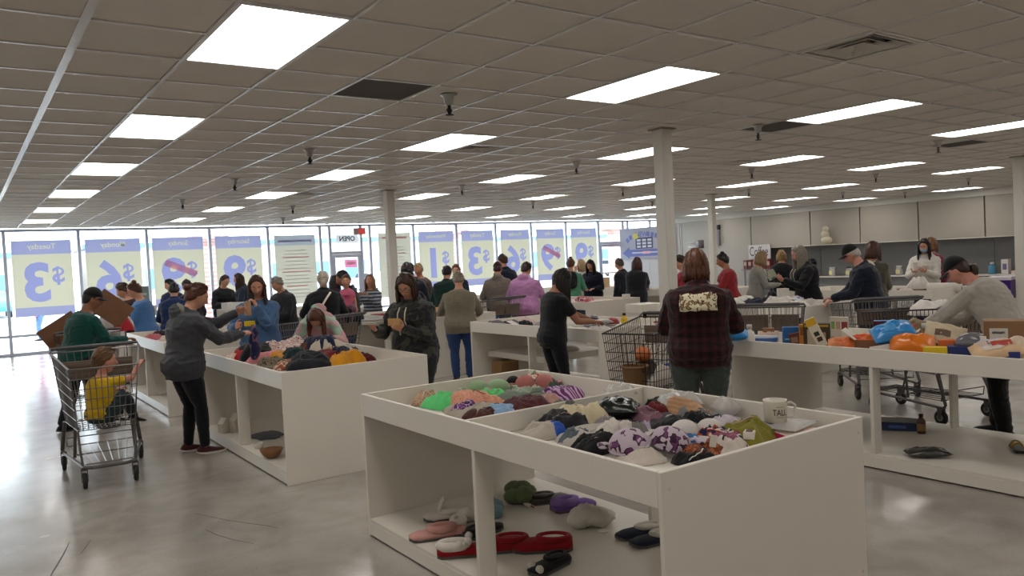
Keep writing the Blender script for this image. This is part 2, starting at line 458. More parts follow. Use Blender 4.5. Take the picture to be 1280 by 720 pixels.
# sprinkler heads: escutcheon, pipe, deflector
sp1 = MB(); sp1.lathe([(.045, 0), (.045, -.006), (.03, -.012), (.022, -.05), (.012, -.055)], 10); e_me = sp1.mesh('escutcheon', chrome, True)
sp2 = MB(); sp2.tube([(0, 0, -.05), (0, 0, -.095)], .010, 6)
for sg in (-1, 1): sp2.tube([(0, 0, -.06), (sg * .016, 0, -.078), (0, 0, -.1)], .004, 4)
sp2.lathe([(.022, -.1), (.024, -.104), (.004, -.106)], 8); h_me = sp2.mesh('sprinkler_head', black_met)
SPR = {(3.4, 2.4): 'nearest, hanging right of the brown panel', (3.4, 7.4): 'hanging above the left half of the view, second from camera', (3.4, 12.2): 'small, hanging before the left windows, third from camera', (3.4, 17.4): 'tiny, hanging before the Sunday sign at left',
       (9.95, 2.5): 'bright chrome, hanging by the brown panel at right', (9.95, 7.6): 'hanging left of the white middle column', (9.95, 12.7): 'hanging centre, before the windows left of the white column', (16.25, 2.4): 'hanging by the brown panel at the right edge',
       (16.25, 7.5): 'hanging just right of the white column', (16.25, 12.7): 'hanging behind the white column', (16.25, 17.7): 'far, seen just left of the white column', (22.5, 7.45): 'hanging right, between two lights over the cap wearer',
       (22.3, 12.3): 'far, hanging near the thin right column', (22.5, 17.5): 'tiny, far over the thin right column', (28.9, 7.5): 'hanging near the right edge under a light', (29.1, 12.7): 'tiny, hanging over the grey wall panels',
       (33.6, 12.4): 'tiny, farthest right by the wall panels', (7.4, 19.5): 'tiny, hanging before the windows left of the exit sign', (9.1, 25.4): 'tiny, hanging just above the window head beside the text poster'}
for (i, j), w in SPR.items():
    t = thing('fire_sprinkler', 'ceiling sprinkler ' + w, 'sprinkler', (GX + i * TILE, GY + j * TILE, CEIL), 0, 'ceiling sprinklers')
    t.scale = (1.5, 1.5, 1.6)
    link('escutcheon', e_me, t, label='chrome escutcheon'); link('sprinkler_head', h_me, t)

# columns
for (x, y), lab in (((6.38, 6.05), 'white square column standing in the middle of the sales floor'), ((6.38, 12.72), 'thin white column in front of the left windows'),
                    ((15.02, 12.72), 'thin white column in front of the grey wall panels'), ((15.05, 5.98), 'white square column at the right edge of the view')):
    t = thing('column', lab, 'column', (x, y, 0), 0)
    b = MB(); b.rbox(-.075, -.075, 0, .075, .075, CEIL + .01, .008); b.build('shaft', white_paint, t)
    b = MB(); b.rbox(-.085, -.085, 0, .085, .085, .1, .004); b.build('base', white_paint, t)
    b = MB(); b.rbox(-.11, -.11, CEIL - .012, .11, .11, CEIL + .002, .003); b.build('collar', mat('collar_tan', '#8a7a68', rough=.7), t)
    b = MB(); b.bb(-.012, -.0775, .1, .012, -.0745, CEIL - .02); b.build('seam_strip', white_paint, t)

# other walls
b = MB(); b.bb(XL - .15, YB, 0, XL, YF, CEIL + .1); struct(b.build('wall_left', white_paint))
b = MB(); b.bb(XL - .15, YB - .15, 0, XR + .75, YB, CEIL + .1); struct(b.build('wall_back', white_paint))
# right wall: recess with dark backing, overhead panel run, white soffit, shelf
XW = 24.6
b = MB(); b.bb(XW, YB, 0, XW + .15, YF + .1, CEIL + .1); wr = struct(b.build('wall_right', white_paint))
seams = [-3, -1.2, .7, 2.6, 4.5, 6.4, 8.55, 10.45, 12.35, 14.24, 16.06, 18.52, 20.2, 21.9, 22.48]
for a, c in zip(seams[:-1], seams[1:]):
    low = a < 18.5
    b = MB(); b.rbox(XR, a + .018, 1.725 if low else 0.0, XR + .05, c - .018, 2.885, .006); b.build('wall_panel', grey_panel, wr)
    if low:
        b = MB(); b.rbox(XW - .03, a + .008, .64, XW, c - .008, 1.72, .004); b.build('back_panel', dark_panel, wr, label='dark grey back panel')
b = MB(); b.bb(XR + .052, YB, 1.70, XW, 18.5, 1.725); b.bb(XR - .005, YB, 1.70, XR + .05, 18.5, 1.722); b.build('soffit_board', white_lam, wr)
b = MB(); b.bb(XR + .052, 18.48, 0, XW, 18.52, 2.88); b.build('return_panel', grey_panel, wr)
b = MB(); b.bb(XR - .03, YB, 2.89, XW, YF, CEIL + .02); b.build('bulkhead', white_paint, wr)
b = MB(); b.rbox(XR + .02, YB, .60, XW - .03, 18.46, .635, .004); b.build('shelf_board', white_lam, wr)
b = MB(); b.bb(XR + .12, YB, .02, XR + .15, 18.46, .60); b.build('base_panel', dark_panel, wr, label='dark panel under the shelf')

# window wall ---------------------------------------------------------
def glass_m():
    m = bpy.data.materials.new('window_glass'); m.use_nodes = True; N, L = m.node_tree.nodes, m.node_tree.links
    N.remove(N['Principled BSDF']); t = N.new('ShaderNodeBsdfTransparent'); g = N.new('ShaderNodeBsdfGlossy'); f = N.new('ShaderNodeFresnel'); x = N.new('ShaderNodeMixShader')
    t.inputs[0].default_value = (.93, .96, .97, 1); g.inputs['Roughness'].default_value = .02; f.inputs['IOR'].default_value = 1.35
    L.new(f.outputs[0], x.inputs[0]); L.new(t.outputs[0], x.inputs[1]); L.new(g.outputs[0], x.inputs[2]); L.new(x.outputs[0], N['Material Output'].inputs[0])
    return m
glass = glass_m()
MUL = [-6, -5.45, -3.85, -2.25, -.64, .96, 2.55, 4.14, 5.74, 7.36, 8.93, 9.23, 10.25, 10.55, 12.08, 13.7, 15.29, 16.83, 18.43, 20.03, 21.3, 21.57, 22.8, 24.0]
DOORS = {9.23: 1, 20.03: 2}
wn = 0
for a, c in zip(MUL[:-1], MUL[1:]):
    door = DOORS.get(a)
    if door: root = MB(); nm = 'door_%d' % door
    else: wn += 1; root = MB(); nm = 'window_%d' % wn
    root.rbox(a - .035, YF - .05, 0, a + .035, YF + .05, CEIL - .01, .004)
    root.bb(a + .035, YF - .045, CEIL - .075, c - .035, YF + .045, CEIL - .01)
    if door:
        root.bb(a + .035, YF - .045, 2.16, c - .035, YF + .045, 2.24)
        fo = struct(root.build(nm, alu))
        b = MB(); b.bb(a + .035, YF - .006, 2.24, c - .035, YF + .006, CEIL - .075); b.build('transom_pane', glass, fo)
        lf = MB()
        for x0, x1 in ((a + .04, a + .14), (c - .14, c - .04)): lf.rbox(x0, YF - .03, .01, x1, YF + .03, 2.155, .004)
        lf.bb(a + .14, YF - .03, .01, c - .14, YF + .03, .2); lf.bb(a + .14, YF - .03, 2.06, c - .14, YF + .03, 2.155)
        l = lf.build('door_leaf', alu, fo)
        b = MB(); b.bb(a + .14, YF - .006, .2, c - .14, YF + .006, 2.06); b.build('glass_pane', glass, l)
        b = MB(); b.tube([(a + .12, YF - .04, 1.05), (a + .12, YF - .09, 1.05), (c - .12, YF - .09, 1.05), (c - .12, YF - .04, 1.05)], .018, 6); b.build('push_bar', chrome, l)
    else:
        root.bb(a + .035, YF - .045, 0, c - .035, YF + .045, .06)
        root.bb(a + .035, YF - .04, .44, c - .035, YF + .04, .5)
        mid = (a + c) / 2
        if c - a > 1: root.bb(mid - .025, YF - .035, .06, mid + .025, YF + .035, .44)
        fo = struct(root.build(nm, alu))
        b = MB(); b.bb(a + .035, YF - .006, .5, c - .035, YF + .006, CEIL - .075); b.build('glass_pane', glass, fo)
        for x0, x1 in (((a + .035, mid - .025), (mid + .025, c - .035)) if c - a > 1 else ((a + .035, c - .035),)):
            b = MB(); b.bb(x0, YF - .006, .06, x1, YF + .006, .44); b.build('glass_pane', glass, fo)

# posters hanging inside the glass: lettering faces the street, so it reads backwards from here
P_YEL = mat('poster_yellow', '#e9e8cf', rough=.8, var=.02, trans=.2)
P_BLU = mat('poster_blue', '#b4b9e6', rough=.8, var=.02, trans=.2)
P_DBL = mat('poster_deep_blue', '#a8afe6', rough=.8, var=.02, trans=.2)
P_PNK = mat('poster_pink', '#f0bcc6', rough=.8, var=.02, trans=.2)
P_STK = mat('poster_strike', '#ffc4cc', rough=.8, var=.02, trans=.85)
P_CRM = mat('poster_cream', '#d9d8c8', rough=.8, var=.02, trans=.2)
P_GRY = mat('poster_grey_line', '#bcc0c2', rough=.8, var=.02, trans=.2)
P_LBL = mat('poster_pale_blue', '#b3bcc6', rough=.8, var=.02, trans=.2)
def letters(txt, h, cx, z, name, m, par, mirror=True, bold=.02, y=-.003, maxw=None):
    P, fs = text_mb(txt, h, mirror, bold)
    w = np.ptp(P[:, 0])
    if maxw and w > maxw: P[:, 0] *= maxw / w
    b = MB(); b.add(P + np.array([cx, y, z]), fs); return b.build(name, m, par)
def print_sheet(name, x0, x1, z0, z1, texts, m_sheet, m_text, par, tname, y=0.0):
    """a flat printed sheet: paper with letter-shaped openings, the letters set into them in the same plane"""
    cu = bpy.data.curves.new('outline', 'CURVE'); cu.dimensions = '2D'; cu.fill_mode = 'BOTH'
    def spl(pts):
        sp = cu.splines.new('POLY'); sp.points.add(len(pts) - 1); sp.use_cyclic_u = True
        for q, (a, c) in zip(sp.points, pts): q.co = (a, c, 0, 1)
    spl([(x0, z0), (x1, z0), (x1, z1), (x0, z1)])
    for txt, h, cx, cz, bold, maxw in texts:
        P, fs = text_mb(txt, h, True, bold); w = np.ptp(P[:, 0])
        if maxw and w > maxw: P[:, 0] *= maxw / w
        P = P + np.array([cx, 0, cz])
        b = MB(); b.add(P + np.array([0, y, 0]), fs); b.build(tname, m_text, par)
        ed = {}
        for f in fs:
            for a, c in zip(f, f[1:] + f[:1]): ed[(min(a, c), max(a, c))] = ed.get((min(a, c), max(a, c)), 0) + 1
        nx = {}
        for (a, c), k in ed.items():
            if k == 1: nx.setdefault(a, []).append(c); nx.setdefault(c, []).append(a)
        seen = set()
        for st in nx:
            if st in seen: continue
            loop = [st]; seen.add(st); cur = st
            while True:
                n_ = [q for q in nx[cur] if q not in seen]
                if not n_: break
                cur = n_[0]; seen.add(cur); loop.append(cur)
            if len(loop) > 2: spl([(P[q, 0], P[q, 2]) for q in loop])
    o = bpy.data.objects.new('outline', cu); COL.objects.link(o)
    dg = bpy.context.evaluated_depsgraph_get(); me = bpy.data.meshes.new_from_object(o.evaluated_get(dg))
    bpy.data.objects.remove(o); bpy.data.curves.remove(cu)
    me.transform(Matrix(((1, 0, 0, 0), (0, 0, 1, y), (0, 1, 0, 0), (0, 0, 0, 1))))
    me.materials.clear(); me.materials.append(m_sheet); me.name = name
    for p_ in me.polygons: p_.material_index = 0
    return link(name, me, par)
def price_poster(x0, x1, day, price, lab, strike=False):
    w, z0, z1 = x1 - x0, .93, 2.785
    t = thing('window_poster', lab, 'poster', ((x0 + x1) / 2, YF - .13, z0), 0, 'price posters in the windows')
    H = z1 - z0; hw = w / 2
    print_sheet('sheet', -hw, hw, .22, H - .34, [('$', .46, hw * .5, .97, .02, None), (price, .98, -hw * .22, .83, .035, None)], P_YEL, P_DBL, t, 'price_figure')
    print_sheet('header_band', -hw, hw, H - .34, H, [(day, .17 if len(day) < 9 else .15, 0, H - .17, .015, w * .78)], P_BLU, P_YEL, t, 'lettering')
    b = MB(); b.add([(-hw, 0, 0), (hw, 0, 0), (hw, 0, .22), (-hw, 0, .22)], [(0, 1, 2, 3)]); b.build('footer_band', P_BLU, t)
    if strike:
        b = MB(); M = rot('y', R(24)); q = np.array([(-w * .33, 0, -.085), (w * .33, 0, -.085), (w * .33, 0, .085), (-w * .33, 0, .085)]) @ M.T + np.array([.04, -.006, 1.02]); b.add(q, [(0, 1, 2, 3)]); b.build('strike_band', P_STK, t)
    for sx in (-1, 1):
        b = MB(); b.tube([(sx * hw * .9, .002, H - .01), (sx * hw * .9, .09, CEIL - z0 - .03)], .002, 4); b.build('hanging_cord', P_GRY, t)
price_poster(1.09, 2.36, 'Tuesday', '3', 'yellow and lavender Tuesday 3 dollar poster at the far left window')
price_poster(2.67, 3.95, 'Monday', '6', 'yellow and lavender Monday 6 dollar poster, second from the left')
price_poster(4.24, 5.53, 'Sunday', '9', 'Sunday 9 dollar poster with pink strike, left of the Saturday poster at left', True)
price_poster(5.85, 7.12, 'Saturday', '9', 'Saturday 9 dollar poster behind the glasses wearer, left of the door')
price_poster(12.2, 13.5, 'Wednesday', '1', 'Wednesday 1 dollar poster just right of the thin left column')
price_poster(13.82, 15.1, 'Tuesday', '3', 'Tuesday 3 dollar poster in the middle of the window wall')
price_poster(15.41, 16.65, 'Monday', '6', 'Monday 6 dollar poster behind the tall man in navy')
price_poster(16.96, 18.23, 'Sunday', '9', 'Sunday 9 dollar poster with pink strike, right half of the windows', True)
price_poster(18.56, 19.82, 'Saturday', '9', 'Saturday 9 dollar poster behind the green sweater wearer')
def text_poster(x0, x1, lab, pink):
    w, z0, H = x1 - x0, .75, 2.02
    t = thing('window_poster', lab, 'poster', ((x0 + x1) / 2, YF - .13, z0), 0, 'text posters beside the door')
    b = MB(); b.add([(-w / 2, 0, 0), (w / 2, 0, 0), (w / 2, 0, H - .3), (-w / 2, 0, H - .3)], [(0, 1, 2, 3)]); b.build('sheet', P_CRM, t)
    b = MB(); b.add([(-w / 2, 0, H - .3), (w / 2, 0, H - .3), (w / 2, 0, H), (-w / 2, 0, H)], [(0, 1, 2, 3)]); b.build('header_band', P_LBL if pink else P_CRM, t)
    for k, z in enumerate(np.arange(.2, H - .36, .105)):
        ln = w * (.5 + .22 * ((k * 37) % 10) / 10)
        b = MB(); b.bb(-ln / 2, -.004, z, ln / 2, -.0005, z + (.035 if k % 4 == 3 else .018))
        b.build('text_line', P_PNK if k % 4 == 3 else P_GRY, t)
    if pink:
        for z in (.62, 1.02):
            b = MB(); b.bb(-w * .45, -.004, z, w * .45, -.0005, z + .008); b.build('rule', P_PNK, t)
        b = MB(); b.bb(-w * .42, -.004, H - .2, w * .42, -.0005, H - .14); b.build('text_line', P_BLU, t)
    for sx in (-1, 1):
        b = MB(); b.tube([(sx * w * .45, .002, H - .01), (sx * w * .45, .09, CEIL - z0 - .03)], .002, 4); b.build('hanging_cord', P_GRY, t)
    if not pink:
        b = MB(); b.bb(-w * .38, -.004, H - .18, w * .38, -.0005, H - .12); b.build('text_line', P_PNK, t)
text_poster(7.5, 8.72, 'tall cream poster of small text lines, left of the door', True)
text_poster(10.78, 11.9, 'tall cream poster of text lines, behind the thin left column', False)
# OPEN lettering over the door, door notice, exit sign
t = thing('open_sign', 'small OPEN sign in dark letters on the glass above the door', 'sign', (9.78, YF - .05, 2.63))
b = MB(); b.bb(-.36, 0, -.12, .36, .006, .12); b.build('panel', mat('sign_white', '#eeeeee', rough=.5, trans=.6), t)
letters('OPEN', .15, 0, 0, 'lettering', plas('#1a1c33'), t, bold=.03, maxw=.6)
t = thing('door_notice', 'pale pink paper notice taped high on the glass door', 'notice', (9.86, YF - .045, 1.86))
b = MB(); b.bb(-.2, 0, -.11, .2, .003, .13); b.build('sheet', mat('notice_pink', '#f0b8d0', rough=.7, trans=.7), t)
b = MB(); b.bb(-.13, -.003, -.02, .13, -.0005, .05); b.build('text_block', P_PNK, t)
t = thing('exit_sign', 'red and grey exit sign hanging from the ceiling before the door', 'sign', (9.95, 21.9, 2.72))
b = MB(); b.rbox(-.19, -.03, 0, .19, .03, .2, .008); b.build('housing', mat('sign_grey', '#a98f90', rough=.5), t)
b = MB(); b.bb(-.05, -.034, .015, .16, -.029, .185); b.build('red_face', mat('exit_red', '#d8504e', rough=.4, emit=('#e04038', .25)), t)
b = MB(); b.tube([(0, 0, .2), (0, 0, CEIL - 2.72)], .012, 6); b.build('stem', black_met, t)

# partition with banner beside the second door
t = thing('partition', 'pale grey partition by the right-hand windows, beneath the banner', 'partition', (21.05, 19.3, 0))
for k in range(6):
    b = MB(); b.rbox(-.02, k * .51 + .004, 0, .02, (k + 1) * .51 - .004, 2.66, .004); b.build('board', mat('pale_board', '#c4c2c4', rough=.6, var=.03), t)
b = MB(); b.bb(-.03, 0, 2.66, .03, 3.06, 2.7); b.build('top_rail', alu, t)
BN = mat('banner_grey', '#a7a8b8', rough=.7, var=.03); BB = mat('banner_blue', '#6d76b8', rough=.7); BY = mat('banner_yellow', '#d8cf5a', rough=.7); BD = mat('banner_dark', '#4c5070', rough=.7); BW = mat('banner_white', '#d0d2dc', rough=.7)
t = thing('banner', 'grey banner with NEW lettering and a blue arrow, on the partition', 'banner', (20.99, 22.33, 1.53), R(-90))
b = MB(); b.bb(0, 0, 0, 2.9, .008, 1.16); b.build('sheet', BN, t)
letters('NEW', .2, 1.18, .92, 'lettering', BB, t, False, .03)
b = MB(); b.cbox((.86, -.004, .86), (.24, .006, .2), rot('y', R(-14))); b.build('yellow_patch', BY, t, label='yellow patch')
for k, (x, z, a) in enumerate(((.42, .72, -40), (.58, .82, -28), (1.52, .92, 6), (1.72, .88, 12), (1.92, .84, 16), (2.14, .8, 18), (2.36, .76, 20))):
    b = MB(); b.cbox((x, -.004, z), (.13, .006, .17), rot('y', R(a))); b.build('blue_patch', BB, t)
b = MB(); b.bb(.85, -.004, .38, 1.75, -.001, .8); b.build('photo_patch', BD, t, label='dark photo of shelves')
for k in range(9):
    b = MB(); x = .92 + (k % 3) * .28; z = .42 + (k // 3) * .12; b.bb(x, -.007, z, x + .2, -.004, z + .08); b.build('photo_item', BW, t)
b = MB(); b.add([(.12, -.005, .24), (.5, -.005, .46), (.5, -.005, .02), (.12, -.001, .24), (.5, -.001, .46), (.5, -.001, .02)], [(0, 1, 2), (5, 4, 3), (0, 3, 4, 1), (1, 4, 5, 2), (2, 5, 3, 0)])
b.bb(.5, -.005, .1, 2.5, -.001, .36); b.build('arrow', BB, t, label='blue arrow pointing left')
b = MB(); b.bb(.65, -.008, .21, 2.3, -.005, .26); b.build('text_line', BW, t)
b = MB(); b.bb(1.2, -.010, .19, 1.6, -.008, .28); b.build('pink_patch', P_PNK, t, label='pink patch')

# ------------------------------------------------------------------ outside
b = MB(); b.bb(-60, YF + .1, -.2, 130, 140, -.04); struct(b.build('pavement', mat('pale_pavement', '#b9b7b2', rough=.9, var=.05, scale=2)))
brick = mat('overexposed_brick', '#c48f86', rough=.9, var=.08, pattern='stripe', c2='#d3b5ae', scale=2.2)  # outdoor overexposure put into the colour: paler and pinker brick
for x, lab in ((6.58, 'red brick pillar outside the left windows'), (15.65, 'red brick pillar outside the middle windows'), (24.06, 'red brick pillar outside the right-hand door')):
    t = thing('brick_pillar', lab, 'pillar', (x, 26.0, -.04))
    b = MB(); b.rbox(-.2, -.2, 0, .2, .2, 2.9, .01); b.build('shaft', brick, t)
    b = MB(); b.rbox(-.55, -.4, 2.9, .55, .4, 3.22, .02); b.rbox(-.42, -.34, 2.82, .42, .34, 2.9, .01); b.build('capital', brick, t)
b = MB(); 
far_w = mat('far_building_wall', '#b9b2ac', rough=.9, var=.05, scale=1); far_b = mat('far_blue_glass', '#5d86a8', rough=.3)
for x, y, w, h_, lab in ((-8, 96, 34, 4.6, 'long low shop building across the parking lot, at far left'), (34, 100, 44, 5.4, 'long pale shop building across the parking lot, behind the door'), (86, 98, 40, 4.8, 'low shop building across the parking lot, at right')):
    t = thing('far_building', lab, 'building', (x, y, -.04))
    b = MB(); b.bb(-w / 2, 0, 0, w / 2, 12, h_); b.build('wall', far_w, t)
    b = MB(); b.bb(-w / 2 - .4, -.5, h_, w / 2 + .4, 12, h_ + .5); b.build('parapet', far_b, t)
    for k in range(int(w // 5)):
        fx = -w / 2 + 2.5 + k * 5
        b = MB(); b.bb(fx - 1.6, -.1, .3, fx + 1.6, .05, 3.0); wf = b.build('window', alu, t)
        b = MB(); b.bb(fx - 1.45, -.14, .45, fx + 1.45, -.1, 2.85); b.build('pane', far_b, wf)
def car(x, y, rz, color, lab):
    t = thing('car', lab, 'car', (x, y, -.04), rz, 'cars in the parking lot')
    pr = [(-2.2, .35), (-2.2, .8), (-1.5, .95), (-.9, 1.42), (.7, 1.45), (1.4, 1.0), (2.15, .85), (2.25, .38)]
    rings = []
    for yy, sc in ((-.88, .94), (-.8, 1), (.8, 1), (.88, .94)):
        rings.append([(px * (.99 if sc < 1 else 1), yy * (.82 if pz > 1.2 else 1), pz if sc == 1 else .35 + (pz - .35) * sc) for px, pz in pr])
    b = MB(); b.loft(rings); b.build('body', mat('car_' + color.lstrip('#'), color, rough=.25), t, True)
    b = MB(); b.loft([[(px, yy, pz) for px, pz in ((-1.25, 1.0), (-.85, 1.36), (.65, 1.38), (1.2, 1.02))] for yy in (-.84, .84)]); b.build('glazing', mat('car_glass', '#2b3640', rough=.1), t)
    for wx in (-1.35, 1.4):
        for s in (-1, 1):
            b = MB(); b.lathe([(.05, -.1), (.32, -.1), (.32, .1), (.05, .1)], 14, (wx, s * .82, .32), 0, rot('x', R(90))); w = b.build('wheel', mat('tyre', '#1a1a1a', rough=.8), t)
            b = MB(); b.lathe([(.04, -.11), (.19, -.11), (.19, .11), (.04, .11)], 10, (wx, s * .82, .32), 0, rot('x', R(90))); b.build('hub', chrome, w)
car(6.5, 47, R(90), '#b6c7d6', 'pale blue car parked outside, behind the Sunday poster')
car(1.4, 52, R(90), '#4f9ac0', 'blue car parked outside the far left window')
car(23.5, 50, R(90), '#e9e9ee', 'white car parked outside the door glass')
car(19.5, 50, R(90), '#8fb0c8', 'grey blue car parked outside, left of the white one')
car(45, 49, R(90), '#c9ced6', 'silver car parked outside the right-hand door')
car(30.5, 52, R(90), '#b4566a', 'red car parked outside the middle windows')
# ------------------------------------------------------------------ bin tables
TW, TL, TH = 1.33, 2.62, .92
TRAY = TH - .115      # tray floor
SHELF = .115
def bin_table(x, y, label, split=None, tl=TL, tw=TW, shelf_mid=False):
    t = thing('bin_table', label, 'display table', (x, y, 0), 0, 'white bin tables')
    e = .022
    for y0, nm in ((0, 'end_panel'), (tl - e, 'end_panel')):
        b = MB(); b.rbox(0, y0, 0, tw, y0 + e, TH, .003); b.build(nm, white_lam, t)
    for x0 in (0, tw - e):
        b = MB(); b.rbox(x0, e, TH - .14, x0 + e, tl - e, TH, .003); b.build('side_board', white_lam, t)
        b = MB(); b.rbox(x0 + (.0 if x0 == 0 else 0), e, .012, x0 + e, tl - e, SHELF - .02, .003); b.build('plinth_board', white_lam, t)
    b = MB(); b.bb(e, e, TRAY - .02, tw - e, tl - e, TRAY); b.build('tray_floor', white_lam, t)
    b = MB(); b.bb(0.001, e, SHELF - .02, tw - .001, tl - e, SHELF); b.build('bottom_shelf', white_lam, t)
    for x0, x1 in ((.004, .11), (tw - .11, tw - .004)):
        b = MB(); b.rbox(x0, tl / 2 - .014, SHELF, x1, tl / 2 + .014, TRAY - .02, .003); b.build('post', white_lam, t)
    if split:
        b = MB(); b.rbox(e, split - .01, TRAY, tw - e, split + .01, TH - .008, .003); b.build('divider', white_lam, t)
    if shelf_mid:
        b = MB(); b.rbox(.25, tl / 2 + .02, .42, tw - .02, tl - .03, .5, .003); b.build('middle_shelf', white_lam, t)
    # shadow-gap line and screw caps on the near end panel
    for sx in (.04, tw - .04):
        for z in (.2, TH - .07):
            b = MB(); b.lathe([(.0, -.0015), (.006, -.0015), (.006, .001)], 8, (sx, 0, z), 0, rot('x', R(90)), caps=False); b.build('screw_cap', chrome, t)
    return t
TABLES = {}
for key, x, y, lab, kw in (
    ('A1', 2.06, 2.03, 'nearest white bin table with two bins of underwear and slippers below', dict(split=1.42)),
    ('A2', 2.06, 6.17, 'white bin table heaped with clothes, beside the woman in grey hoodie', {}),
    ('A3', 2.02, 10.33, 'white bin table behind the woman in grey hoodie, left row', {}),
    ('A4', 2.05, 14.9, 'far white bin table at left, behind the woman in blue sweater', {}),
    ('B1', 5.6, 1.97, 'white bin table of packaged groceries at the right', {}),
    ('B2', 5.64, 6.4, 'white bin table under the hands of the woman in black', dict(shelf_mid=True)),
    ('B3', 5.62, 10.33, 'white bin table behind the woman in camouflage hoodie', {}),
    ('B4', 5.62, 14.6, 'far white bin table behind the man holding a toddler', {}),
    ('C2', 9.02, 6.2, 'white bin table of white linens left of the man in a dark cap', {}),
    ('C3', 9.0, 10.52, 'white bin table of pink clothes behind the woman in black', {}),
    ('C4', 9.05, 14.7, 'far white bin table behind the lilac hoodie wearer', {}),
    ('D2', 12.5, 6.25, 'white bin table in front of the masked woman', {}),
    ('D3', 12.55, 10.5, 'white bin table with the long black coat wearer beside it', {}),
    ('D4', 12.6, 14.7, 'far white bin table right of the green sweater wearer', {})):
    TABLES[key] = bin_table(x, y, lab, **kw)

# ------------------------------------------------------------------ shopping carts
wire_m = mat('cart_wire', '#6e6a68', rough=.35, metal=.7, var=.03)
cart_m = mat('cart_frame_grey', '#5c5856', rough=.5, metal=.3, var=.03)
dark_wire = mat('cart_wire_black', '#2a2827', rough=.4, metal=.5, var=.03)
flap_m = mat('cart_flap_brown', '#6b5a4e', rough=.6, var=.05)
tyre_m = mat('caster_tyre', '#232222', rough=.7); hub_m = mat('caster_hub', '#8d8a86', rough=.5)
handle_m = mat('cart_handle_grey', '#4b4a4c', rough=.5)
def lerp(a, b, t): return np.asarray(a, float) + (np.asarray(b, float) - np.asarray(a, float)) * t
_cart = {}
def cart(loc, rz, label, dark=False, flap=True):
    """front of the cart points along local +Y; handle at -Y"""
    if dark in _cart:
        return dup(_cart[dark], (loc[0], loc[1], 0), rz, label)
    wm = dark_wire if dark else wire_m
    t = thing('shopping_cart', label, 'shopping cart', (loc[0], loc[1], 0), rz, 'shopping carts')
    # basket corners: front narrower and shallower
    B = dict(rbl=(-.225, -.37, .42), rbr=(.225, -.37, .42), fbl=(-.17, .41, .45), fbr=(.17, .41, .45),
             rtl=(-.285, -.44, 1.0), rtr=(.285, -.44, 1.0), ftl=(-.20, .47, .93), ftr=(.20, .47, .93))
    for nm, q, n_v, n_h in (('basket_front', ('fbl', 'fbr', 'ftl', 'ftr'), 11, 6), ('basket_side', ('rbl', 'fbl', 'rtl', 'ftl'), 20, 6), ('basket_side', ('rbr', 'fbr', 'rtr', 'ftr'), 20, 6), ('basket_rear', ('rbl', 'rbr', 'rtl', 'rtr'), 12, 5)):
        a, c, d, e = (B[k] for k in q); w = MB()
        for k in range(n_v + 1): s = k / n_v; w.tube([lerp(a, c, s), lerp(d, e, s)], .0028, 4)
        for k in range(n_h + 1): s = k / n_h; w.tube([lerp(a, d, s), lerp(c, e, s)], .0032 if k < n_h else .006, 4)
        w.build(nm, wm, t, kind='stuff')
    w = MB()
    for k in range(13): s = k / 12; w.tube([lerp(B['rbl'], B['rbr'], s), lerp(B['fbl'], B['fbr'], s)], .003, 4)
    for k in range(7): s = k / 6; w.tube([lerp(B['rbl'], B['fbl'], s), lerp(B['rbr'], B['fbr'], s)], .0032, 4)
    w.build('basket_floor', wm, t, kind='stuff')
    w = MB(); w.tube([B['ftl'], B['ftr'], B['rtr'], B['rtl']], .008, 6, closed=True); w.build('rim', cart_m if not dark else wm, t)
    w = MB(); w.tube([(-.285, -.44, 1.0), (-.285, -.52, 1.03), (.285, -.52, 1.03), (.285, -.44, 1.0)], .012, 6); h = w.build('handle', cart_m, t)
    w = MB(); w.tube([(-.25, -.52, 1.03), (.25, -.52, 1.03)], .017, 8); w.build('grip', handle_m, h)
    if flap:
        for x0, x1 in ((-.235, -.012), (.012, .235)):
            w = MB(); w.rbox(x0, -.415, .76, x1, -.403, .92, .004)
            for k in range(3): w.rbox(x0 + .008, -.4035, .78 + k * .045, x1 - .008, -.397, .81 + k * .045, .002)
            w.build('seat_flap', flap_m, t)
        w = MB()
        for k in range(8): s = -.22 + k * .44 / 7; w.tube([(s, -.40, .76), (s * .95, -.24, .62)], .0028, 4)
        w.tube([(-.22, -.40, .76), (.22, -.40, .76)], .004, 4); w.tube([(-.21, -.24, .62), (.21, -.24, .62)], .004, 4)
        w.build('child_seat', wm, t)
    # chassis: rear uprights, base loop, lower rack
    for s in (-1, 1):
        w = MB(); w.tube([(s * .23, -.37, .42), (s * .255, -.47, .17), (s * .25, -.43, .145), (s * .15, .42, .165)], [.014, .014, .013, .012], 6); w.build('frame_rail', cart_m, t)
        w = MB(); w.tube([(s * .2, -.1, .435), (s * .175, .02, .42), (s * .19, -.02, .17)], .011, 6); w.build('upright', cart_m, t)
        w = MB(); w.tube([(s * .17, .30, .45), (s * .165, .36, .3), (s * .155, .39, .17)], .008, 6); w.build('front_strut', cart_m, t)
    w = MB(); w.tube([(-.15, .42, .165), (-.1, .47, .165), (.1, .47, .165), (.15, .42, .165)], .014, 6); w.build('bumper', cart_m, t)
    w = MB()
    for k in range(8): s = k / 7; w.tube([lerp((-.225, -.40, .2), (.225, -.40, .2), s), lerp((-.135, .44, .19), (.135, .44, .19), s)], .0035, 4)
    for k in range(3): s = k / 2; w.tube([lerp((-.225, -.40, .2), (-.135, .44, .19), s), lerp((.225, -.40, .2), (.135, .44, .19), s)], .005, 4)
    w.tube([(-.225, -.40, .2), (-.225, -.41, .27), (.225, -.41, .27), (.225, -.40, .2)], .005, 4)
    w.build('lower_rack', wm, t)
